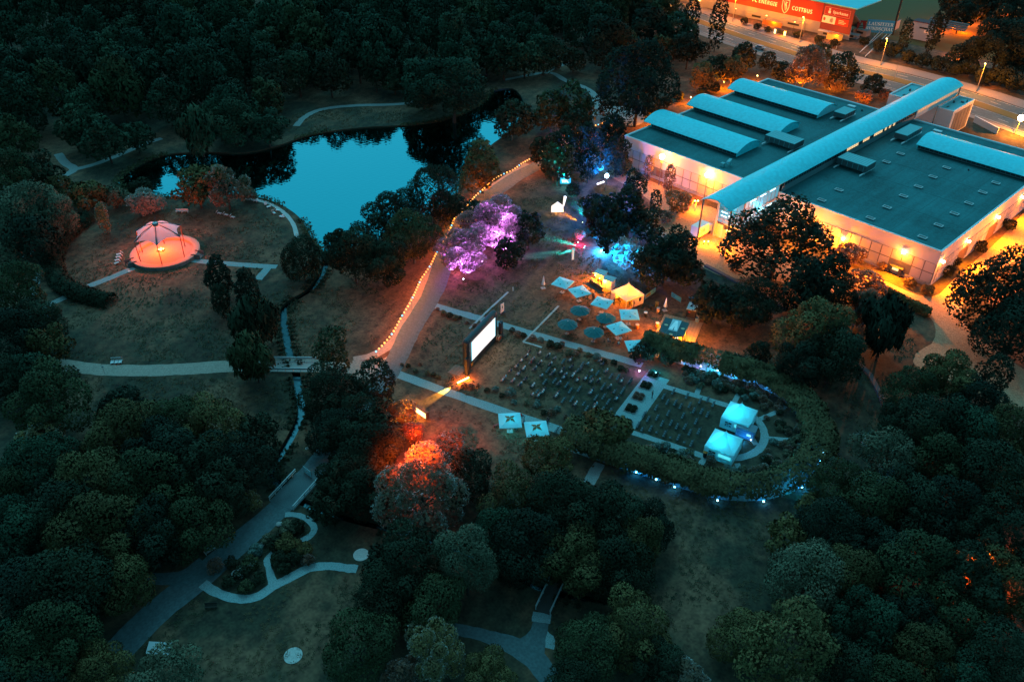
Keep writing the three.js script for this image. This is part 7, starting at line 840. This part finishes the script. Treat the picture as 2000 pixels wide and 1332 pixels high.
// ---------------------------------------------------------------- rough grass: small tufts over the lawns, none on paths, water or beds
{
  const cell = new Uint8Array(520 * 520), mark = (x, z) => { const i = Math.floor(x + 260), j = Math.floor(z + 460); if (i >= 0 && j >= 0 && i < 520 && j < 520) cell[j * 520 + i] = 1; };
  for (const [x, z, w] of hard) for (let a = -w; a <= w; a += 0.7) for (let b = -w; b <= w; b += 0.7) if (a * a + b * b <= w * w) mark(x + a, z + b);
  const blocked = (p) => { const i = Math.floor(p.x + 260), j = Math.floor(p.z + 460); return i < 0 || j < 0 || i >= 520 || j >= 520 || cell[j * 520 + i] || hardSheets.some((o) => inside(p, o)); };
  const lawns = [[[60, 730], [120, 540], [250, 400], [480, 390], [600, 480], [640, 560], [560, 700], [330, 705]], [[640, 530], [860, 470], [760, 640], [700, 700], [560, 700], [550, 600]], [[870, 540], [960, 370], [1140, 340], [1130, 480], [1260, 560], [1420, 640], [1240, 700], [850, 590]], [[780, 730], [860, 600], [1240, 710], [1190, 830], [1130, 850]], [[560, 750], [1000, 810], [1120, 860], [1080, 930], [900, 900], [700, 800]], [[1000, 930], [1240, 950], [1480, 990], [1520, 1100], [1400, 1332], [1100, 1332]], [[240, 1290], [400, 1150], [560, 1000], [700, 1100], [680, 1300], [500, 1332], [250, 1332]], [[130, 735], [560, 740], [570, 830], [420, 860], [180, 800]], [[1380, 650], [1540, 640], [1760, 600], [1800, 700], [1760, 860], [1640, 860], [1500, 740]], [[470, 260], [600, 215], [880, 205], [880, 225], [620, 258]]].map((l) => px(l));
  const r = rng(91), spots = []; for (const l of lawns) { const b = new THREE.Box3().setFromPoints(l), area = (b.max.x - b.min.x) * (b.max.z - b.min.z); for (let i = 0; i < area * 2.6; i++) { const p = V(b.min.x + r() * (b.max.x - b.min.x), 0, b.min.z + r() * (b.max.z - b.min.z)); if (fbm(p.x * 0.25, p.z * 0.25, 2) < 0.40 + 0.2 * r() || !inside(p, l) || blocked(p)) continue; spots.push(p); } }
  const blades = []; for (let i = 0; i < 4; i++) { const a = i * 1.6, d = V(Math.cos(a), 0, Math.sin(a)), s = V(-d.z, 0, d.x); blades.push([d.clone().multiplyScalar(0.05).addScaledVector(s, 0.06), d.clone().multiplyScalar(0.05).addScaledVector(s, -0.06), d.clone().multiplyScalar(0.2).setY(0.13)]); }
  const gm = mat('grass_tufts', 1, 1, 1, 1), im = new THREE.InstancedMesh(tri(blades), gm, spots.length), o = new THREE.Object3D(), c = new THREE.Color();
  spots.forEach((p, i) => { o.position.copy(p); o.rotation.y = r() * 6; o.scale.setScalar(0.8 + 1.1 * r()); o.updateMatrix(); im.setMatrixAt(i, o.matrix); const d = vnoise(p.x * 0.12 + 50, p.z * 0.12) + 0.5 * (r() - 0.5); c.setRGB(0.030 + 0.11 * d, 0.040 + 0.045 * d, 0.018 + 0.022 * d); im.setColorAt(i, c); });
  im.name = 'grass'; tag(im, 'rough tufts in the mown grass of the park lawns', 'grass', null, 'stuff'); im.receiveShadow = true; scene.add(im); console.log('tufts', spots.length);
}
// ---------------------------------------------------------------- stadium beyond the street
{
  const zs = (x, y) => [1380 + x / 6.25, y / 6.25], a = G(1440, 31), b = G(1654, 80), d = b.clone().sub(a).setY(0).normalize(), n = V(d.z, 0, -d.x), turn = Math.atan2(-d.z, d.x);
  // heights read off at the right end of the stand
  const L = 120, t = thing('stadium_stand', 'football stand with long red lettered facade and pale flat roof', 'stadium stand', b, turn); // local x runs back along the facade (negative), local -z behind
  const yB = 5.2, yT = 12.4;
  mesh('concrete_base', [box(L, yB, 0.5, -L / 2, yB / 2, -2.0)], mat('stand_base', 0.30, 0.29, 0.29, 0.9), t);
  const redM = (c) => mat('red_panel', ...c, 0.75); const cols = [[0.36, 0.035, 0.02], [0.33, 0.03, 0.018]];
  // the lettered facade: cloth panels with print
  const faceAt = (x0, x1, y0, y1, z, m, name) => mesh(name, face(V(x0, y0, z), V(x1, y0, z), V(x1, y1, z), V(x0, y1, z)), m, t);
  const word = printed('red_facade_print', 2048, 328, (x, W, H) => { x.fillStyle = '#a8321e'; x.fillRect(0, 0, W, H); x.fillStyle = '#f6efe8'; x.font = 'bold 98px sans-serif'; x.textBaseline = 'middle'; x.fillText('FC ENERGIE', 560, 190); x.fillText('COTTBUS', 1425, 190); x.save(); x.translate(1290, 180); x.scale(1.15, 1.15); x.strokeStyle = '#f1d9cc'; x.lineWidth = 13; x.beginPath(); x.moveTo(-62, -92); x.lineTo(62, -92); x.lineTo(62, 10); x.quadraticCurveTo(52, 80, 0, 112); x.quadraticCurveTo(-52, 80, -62, 10); x.closePath(); x.stroke(); x.beginPath(); x.moveTo(-34, -70); x.lineTo(10, 70); x.moveTo(-4, -70); x.lineTo(34, 52); x.moveTo(30, -62); x.quadraticCurveTo(-40, -30, 26, 10); x.stroke(); x.restore(); });
  const x0 = -62, x1 = -14.2; faceAt(x0, x1, yB - 0.4, yT, -1.6, word, 'lettered_facade'); mesh('facade_backing', box(x1 - x0, yT - yB + 0.4, 0.2, (x0 + x1) / 2, (yT + yB - 0.4) / 2, -1.74), redM(cols[0]), t); mesh('plain_facade', box(34, yT - yB + 0.4, 0.2, x0 - 17.1, (yT + yB - 0.4) / 2, -1.74), redM(cols[1]), t);
  mesh('side_facade', box(14, yT - 2.2, 0.3, -7.05, (yT + 2.2) / 2, -1.75), mat('dark_red_panel', 0.16, 0.03, 0.03, 0.8), t);
  faceAt(-13.4, -1.6, 8.3, 11.6, -1.55, printed('sponsor_print', 512, 140, (x, W, H) => { x.fillStyle = '#8e2a26'; x.fillRect(0, 0, W, H); x.strokeStyle = '#c98a80'; x.lineWidth = 4; x.strokeRect(6, 6, W - 12, H - 12); x.fillStyle = '#f3e4dd'; x.font = 'bold 62px sans-serif'; x.textBaseline = 'middle'; x.fillText('Sparkasse', 170, 76); x.fillRect(86, 28, 34, 14); x.beginPath(); x.arc(103, 56, 13, 0, 7); x.fill(); x.fillRect(80, 70, 48, 40); }), 'sponsor_board');
  faceAt(-13.6, -7.6, 5.0, 7.9, -1.55, printed('white_ad_print', 256, 90, (x) => { x.fillStyle = '#ecdcd0'; x.fillRect(0, 0, 256, 90); x.fillStyle = '#b9402e'; x.beginPath(); x.arc(40, 44, 22, 0, 7); x.fill(); x.fillStyle = '#8a8078'; x.fillRect(150, 30, 60, 40); x.fillRect(170, 16, 30, 60); }), 'ad_board'); faceAt(-7.5, -1.6, 5.0, 7.9, -1.55, printed('red_ad_print', 256, 90, (x) => { x.fillStyle = '#a8341f'; x.fillRect(0, 0, 256, 90); x.fillStyle = '#f0c9a8'; x.fillRect(60, 24, 100, 10); x.fillRect(60, 44, 150, 10); x.fillRect(60, 62, 120, 8); }), 'ad_board');
  mesh('roof', [box(L + 1, 0.4, 22, -L / 2 + 0.5, yT + 0.5, -12)], mat('stand_roof', 0.12, 0.55, 0.60, 0.6), t); mesh('roof_beam', [box(L, 0.6, 0.4, -L / 2, yT + 0.05, -1.9)], M.dark, t);
  const st = []; for (let i = 0; i < 12; i++) st.push(box(L - 2, 0.5, 1.0, -L / 2, 9.5 - i * 0.7, -5 - i * 1.2)); mesh('terrace', st, mat('terrace_concrete', 0.16, 0.16, 0.16, 0.9), t);
  for (let x = -110; x < -4; x += 9) mesh('post', cyl(0.18, 0.18, yT, x, 0, -2.4, 8), M.steel, t);
  t.updateMatrixWorld(); for (const [x, k] of [[-72, 300], [-52, 420], [-36, 420], [-22, 420]]) { lampAt(t.localToWorld(V(x, 4.6, 6)), [1, 0.26, 0.02], k * 2.0, 10); const q = mesh('facade_floodlight', [box(0.6, 0.3, 0.4, x, 4.4, 6.2), cyl(0.06, 0.06, 4.4, x, 0, 6.2)], M.dark, t); mesh('lamp_glass', box(0.5, 0.1, 0.3, x, 4.6, 6.0), glow('facade_lamp_glow', 1, 0.6, 0.2, 5), q); }
  // pitch
  structure('football_pitch', sheet([V(0, 0, -16), V(130, 0, -16), V(130, 0, -140), V(-110, 0, -140), V(-110, 0, -16)].map((p) => t.localToWorld(p)), 0.03), mat('pitch_grass', 0.14, 0.062, 0.008, 1));
  // hoardings right of the stand
  const P0 = zs(1820, 370), hoard = (c, name, label, m, thick = 0.3) => { const [bl, br, tr] = c, p = G(...bl), q = G(...br), dd = q.clone().sub(p).setY(0); let h = 1; for (let y = 0.5; y < 20; y += 0.1) { const w = V(q.x, y, q.z), v = w.clone().project(camera); if ((1 - v.y) * 666 <= tr[1]) { h = y; break; } } const o = thing('hoarding', label, 'hoarding', p.clone().add(q).multiplyScalar(0.5), Math.atan2(-dd.z, dd.x)); mesh('board', box(dd.length(), h * 0.78, thick, 0, h * 0.61, -thick / 2 - 0.02), mat('board_back', 0.05, 0.1, 0.14, 0.8), o); mesh('print', new THREE.PlaneGeometry(dd.length(), h * 0.78).translate(0, h * 0.61, 0.0), m, o); const lg = []; for (let x = -0.45; x < 0.5; x += 0.3) lg.push(box(0.2, h * 0.24, 0.2, x * dd.length(), h * 0.12, -0.2)); mesh('leg', lg, M.steel, o); };
  camera.updateMatrixWorld(); camera.updateProjectionMatrix(); camera.matrixWorldInverse.copy(camera.matrixWorld).invert();
  const z3 = (x, y) => [1680 + x / 6.25, y / 6.25];
  hoard([z3(60, 430), z3(385, 455), z3(395, 258)], 'hoarding', 'blue newspaper hoarding right of the stand', printed('blue_hoarding_print', 512, 230, (x, W, H) => { x.fillStyle = '#2390cc'; x.fillRect(0, 0, W, H); x.fillStyle = '#b9ecfa'; x.font = 'bold 82px serif'; x.textAlign = 'center'; x.textBaseline = 'middle'; x.fillText('LAUSITZER', W / 2, 74); x.fillText('RUNDSCHAU', W / 2, 160); }));
  hoard([z3(-60, 425), z3(48, 430), z3(52, 252)], 'hoarding', 'dark red hoarding with emblem left of the blue one', printed('red_hoarding_print', 160, 200, (x) => { x.fillStyle = '#5e141c'; x.fillRect(0, 0, 160, 200); x.fillStyle = '#2f7f8a'; x.beginPath(); x.moveTo(80, 24); x.lineTo(130, 150); x.lineTo(30, 150); x.fill(); x.fillStyle = '#17363c'; x.fillRect(40, 84, 80, 16); x.fillRect(34, 116, 92, 16); x.fillStyle = '#b9b0a6'; x.fillRect(30, 164, 100, 10); }));
  hoard([z3(385, 420), z3(470, 372), z3(490, 235)], 'hoarding', 'plain pinkish screen wall right of the blue hoarding', mat('plain_screen', 0.5, 0.46, 0.45, 0.9));
  { const p = G(...z3(400, 420)), m = thing('floodlight_mast', 'tall dark stadium floodlight mast behind the blue hoarding', 'floodlight mast', p); mesh('mast', cyl(0.5, 0.3, 42, 0, 0, 0, 8), M.dark, m); mesh('lamp_rack', box(5, 4, 0.6, 0, 43, 0), M.dark, m); }
  { const p = G(...z3(630, 470)), q = G(...z3(780, 500)), dd = q.clone().sub(p), k = thing('stadium_kiosk', 'white two storey stadium kiosk between the poplars', 'building', p.clone().add(q).multiplyScalar(0.5), Math.atan2(-dd.z, dd.x) ); mesh('wall', box(8.6, 7, 5, 0.6, 3.5, -2.5), mat('kiosk_wall', 0.5, 0.5, 0.52), k); mesh('roof', box(9, 0.3, 5.4, 0.6, 7.15, -2.5), mat('kiosk_roof_red', 0.16, 0.03, 0.03), k); mesh('window', [box(3.6, 0.6, 0.08, 1.2, 5.0, 0.02)], glassDark, k); mesh('window', box(1.8, 0.9, 0.08, 2.6, 3.8, 0.02), glow('kiosk_window_glow', 1, 0.3, 0.1, 0.35), k); const s2 = []; for (let i = 0; i < 4; i++) s2.push(box(16, 0.5, 1, 8, 5.5 + i * 0.6, -6 - i * 1.1)); mesh('terrace', s2, mat('terrace_concrete_b', 0.15, 0.15, 0.15, 0.9), k); }
  { const p = G(1861, 58), k = thing('gate_kiosk', 'small yellow lit gate pillar with a flat canopy beyond the street', 'gate', p, -0.9); mesh('wall', box(0.8, 4.6, 2.6, 0, 2.3, 0), mat('gate_yellow', 0.5, 0.36, 0.14), k); mesh('canopy', box(6, 0.5, 2.8, 2.2, 4.8, 0), mat('gate_yellow_b', 0.5, 0.38, 0.18), k); }
  // sheds, vans and stalls before the stand
  let i = 0; const rf = [M.white, mat('stall_roof', 0.34, 0.36, 0.37), mat('stall_roof_blue', 0.20, 0.30, 0.33)];
  for (const [x, y, w, dpt, h, k, lab] of [[450, 175, 9, 3, 2.6, 1, 'white stall with sloping awning at the stadium wall, far left'], [630, 225, 9, 4, 2.4, 1, 'pale stall roof at the stadium wall beside the bright lamp'], [820, 255, 9, 4, 2.8, 1, 'pale stall above the orange lit panel'], [1080, 330, 11, 4, 3.0, 1, 'pale shed with red rear rail at the stadium wall'], [1470, 395, 16, 4, 3.2, 0, 'long white trailer before the sponsor boards'], [1500, 440, 9, 3, 2.0, 0, 'second low white trailer in front of the long one'], [1895, 425, 6, 4, 2.6, 2, 'blue grey booth below the red hoarding'], [1770, 455, 6, 3, 1.6, 2, 'low blue grey cover beside the booth']]) { const p = G(...zs(x, y)), o = thing('market_stall', lab, 'stall', p, turn + (i % 2 ? 0.06 : -0.04)); mesh('stall_body', box(w, h - 0.2, dpt, 0, (h - 0.2) / 2, 0), mat('stall_wall', 0.3, 0.29, 0.29, 0.8), o); mesh('stall_roof', box(w + 0.5, 0.16, dpt + 0.5, 0, h - 0.08, 0), rf[k], o); if (i++ === 4) mesh('name_board', box(w - 1, 0.7, 0.1, 0, h + 0.35, -1.6), M.white, o); else mesh('hatch', box(w * 0.5, 0.8, 0.08, 0, h * 0.55, dpt / 2 + 0.02), M.dark, o); }
  { const p = G(...zs(1540, 490)), o = thing('orange_tent', 'small orange glowing tarpaulin booth beside the street', 'booth', p, turn); const om = glow('tarpaulin_own_glow', 1, 0.32, 0.03, 0.5, [0.6, 0.3, 0.08]); mesh('tarpaulin', [box(5.6, 2.2, 0.1, 0, 1.1, 0), box(0.1, 2.2, 3, -2.8, 1.1, -1.5), box(0.1, 2.2, 3, 2.8, 1.1, -1.5)], om, o); mesh('roof', box(5.8, 0.12, 3.3, 0, 2.3, -1.5), mat('tarpaulin_roof', 0.5, 0.24, 0.06), o); lampAt(p.clone().add(V(0.6, 2.7, 1.2)), SODIUM, 120, 8); }  // the booth glow is put into the tarpaulin walls themselves
  { const p = G(...zs(800, 315)), o = thing('orange_screen_wall', 'orange lit panel wall under the pale stall', 'panel wall', p, turn); mesh('board', box(10, 2.0, 0.2, 0, 1.0, 0), mat('orange_panel_board', 0.45, 0.16, 0.04), o); mesh('post', [cyl(0.08, 0.08, 2.2, -4.8, 0, 0.2), cyl(0.08, 0.08, 2.2, 4.8, 0, 0.2)], M.steel, o); lampAt(p.clone().add(V(0, 2.0, 1.5)), SODIUM, 120, 6); }
  { const p = G(...zs(895, 430)), o = thing('bus_shelter', 'bus shelter with two glowing advertising panels', 'bus shelter', p, turn); mesh('roof', box(5.4, 0.14, 1.8, 0, 2.5, 0), M.dark, o); mesh('rear_glass', box(5, 1.9, 0.05, 0, 1.3, -0.8), glassDark, o); for (const s of [-1, 1]) mesh('lit_sign', box(0.9, 1.8, 0.14, s * 2.4, 1.25, 0.2), glow('shelter_sign_glow', 1, 0.68, 0.26, 2.4), o); mesh('bench', box(2.6, 0.08, 0.4, 0, 0.5, -0.4), M.wood, o); mesh('post', [cyl(0.05, 0.05, 2.5, -2.6, 0, 0.7), cyl(0.05, 0.05, 2.5, 2.6, 0, 0.7)], M.steel, o); lampAt(p.clone().add(V(0.8, 1.6, 1.7)), SODIUM, 110, 5); }
  { const p = G(...zs(565, 180)), o = thing('bright_work_lamp', 'white hot work lamp between stalls at the stadium wall', 'lamp', p); mesh('post', cyl(0.05, 0.05, 2.2), M.steel, o); mesh('lamp_head', box(1.8, 0.9, 0.3, 0, 2.4, 0), glow('work_lamp_glow', 1, 0.85, 0.55, 4), o); lampAt(p.clone().add(V(0, 2.2, 1)), [1, 0.55, 0.2], 260, 6); }
  { const p = G(...zs(660, 600)), o = thing('parked_car', 'pale blue car standing at the near kerb of the street', 'car', p, turn); mesh('body', [box(4.4, 0.75, 1.8, 0, 0.65, 0), box(2.4, 0.55, 1.6, -0.2, 1.25, 0)], mat('car_paint', 0.22, 0.30, 0.34, 0.35), o); mesh('window', [box(2.0, 0.42, 1.64, -0.2, 1.27, 0)], glassDark, o); for (const x of [-1.4, 1.4]) for (const z of [-0.85, 0.85]) mesh('wheel', new THREE.CylinderGeometry(0.32, 0.32, 0.22, 14).rotateX(PI / 2).translate(x, 0.32, z), M.dark, o); }
  for (const [x, y, lab] of [[1585, 600, 'white post sign by the street, left'], [1805, 695, 'white post by the street, right']]) tag(mesh('road_post', [cyl(0.09, 0.09, 1.4, G(...zs(x, y)).x, 0, G(...zs(x, y)).z, 6)], M.white), lab, 'road post');
  tag(mesh('traffic_sign', [cyl(0.1, 0.08, 5.5, G(...z3(420, 970)).x, 0, G(...z3(420, 970)).z, 6)], mat('pale_pole', 0.5, 0.45, 0.38)), 'pale short pole on the median of the street', 'pole');
  for (const [x, y, lab] of [[1875, 640, 'left'], [1940, 690, 'right']]) { const p = G(...zs(x, y)), q = G(...zs(x + 250, y - 210)).setY(2.2); tag(mesh('turnstile_bar', [bar(p, q, 0.12, 6), bar(p, q.clone().add(V(2, 0.4, 0)), 0.09, 6)], M.white), 'slanting pale barrier pole beside the street, ' + lab + ' of two', 'barrier'); }
  // white lane arrows and wall behind the annex
  { const p = G(1920, 245), q = G(1945, 258), dd = q.clone().sub(p), o = thing('garden_wall', 'low pale wall right of the annex block', 'wall', G(1925, 250), Math.atan2(-dd.z, dd.x)); mesh('wall', box(11, 2.0, 0.3, 0, 1.0, 0), whiteWall, o); mesh('coping', box(11.2, 0.1, 0.45, 0, 2.06, 0), parapet, o); }
}
renderer.render(scene, camera);
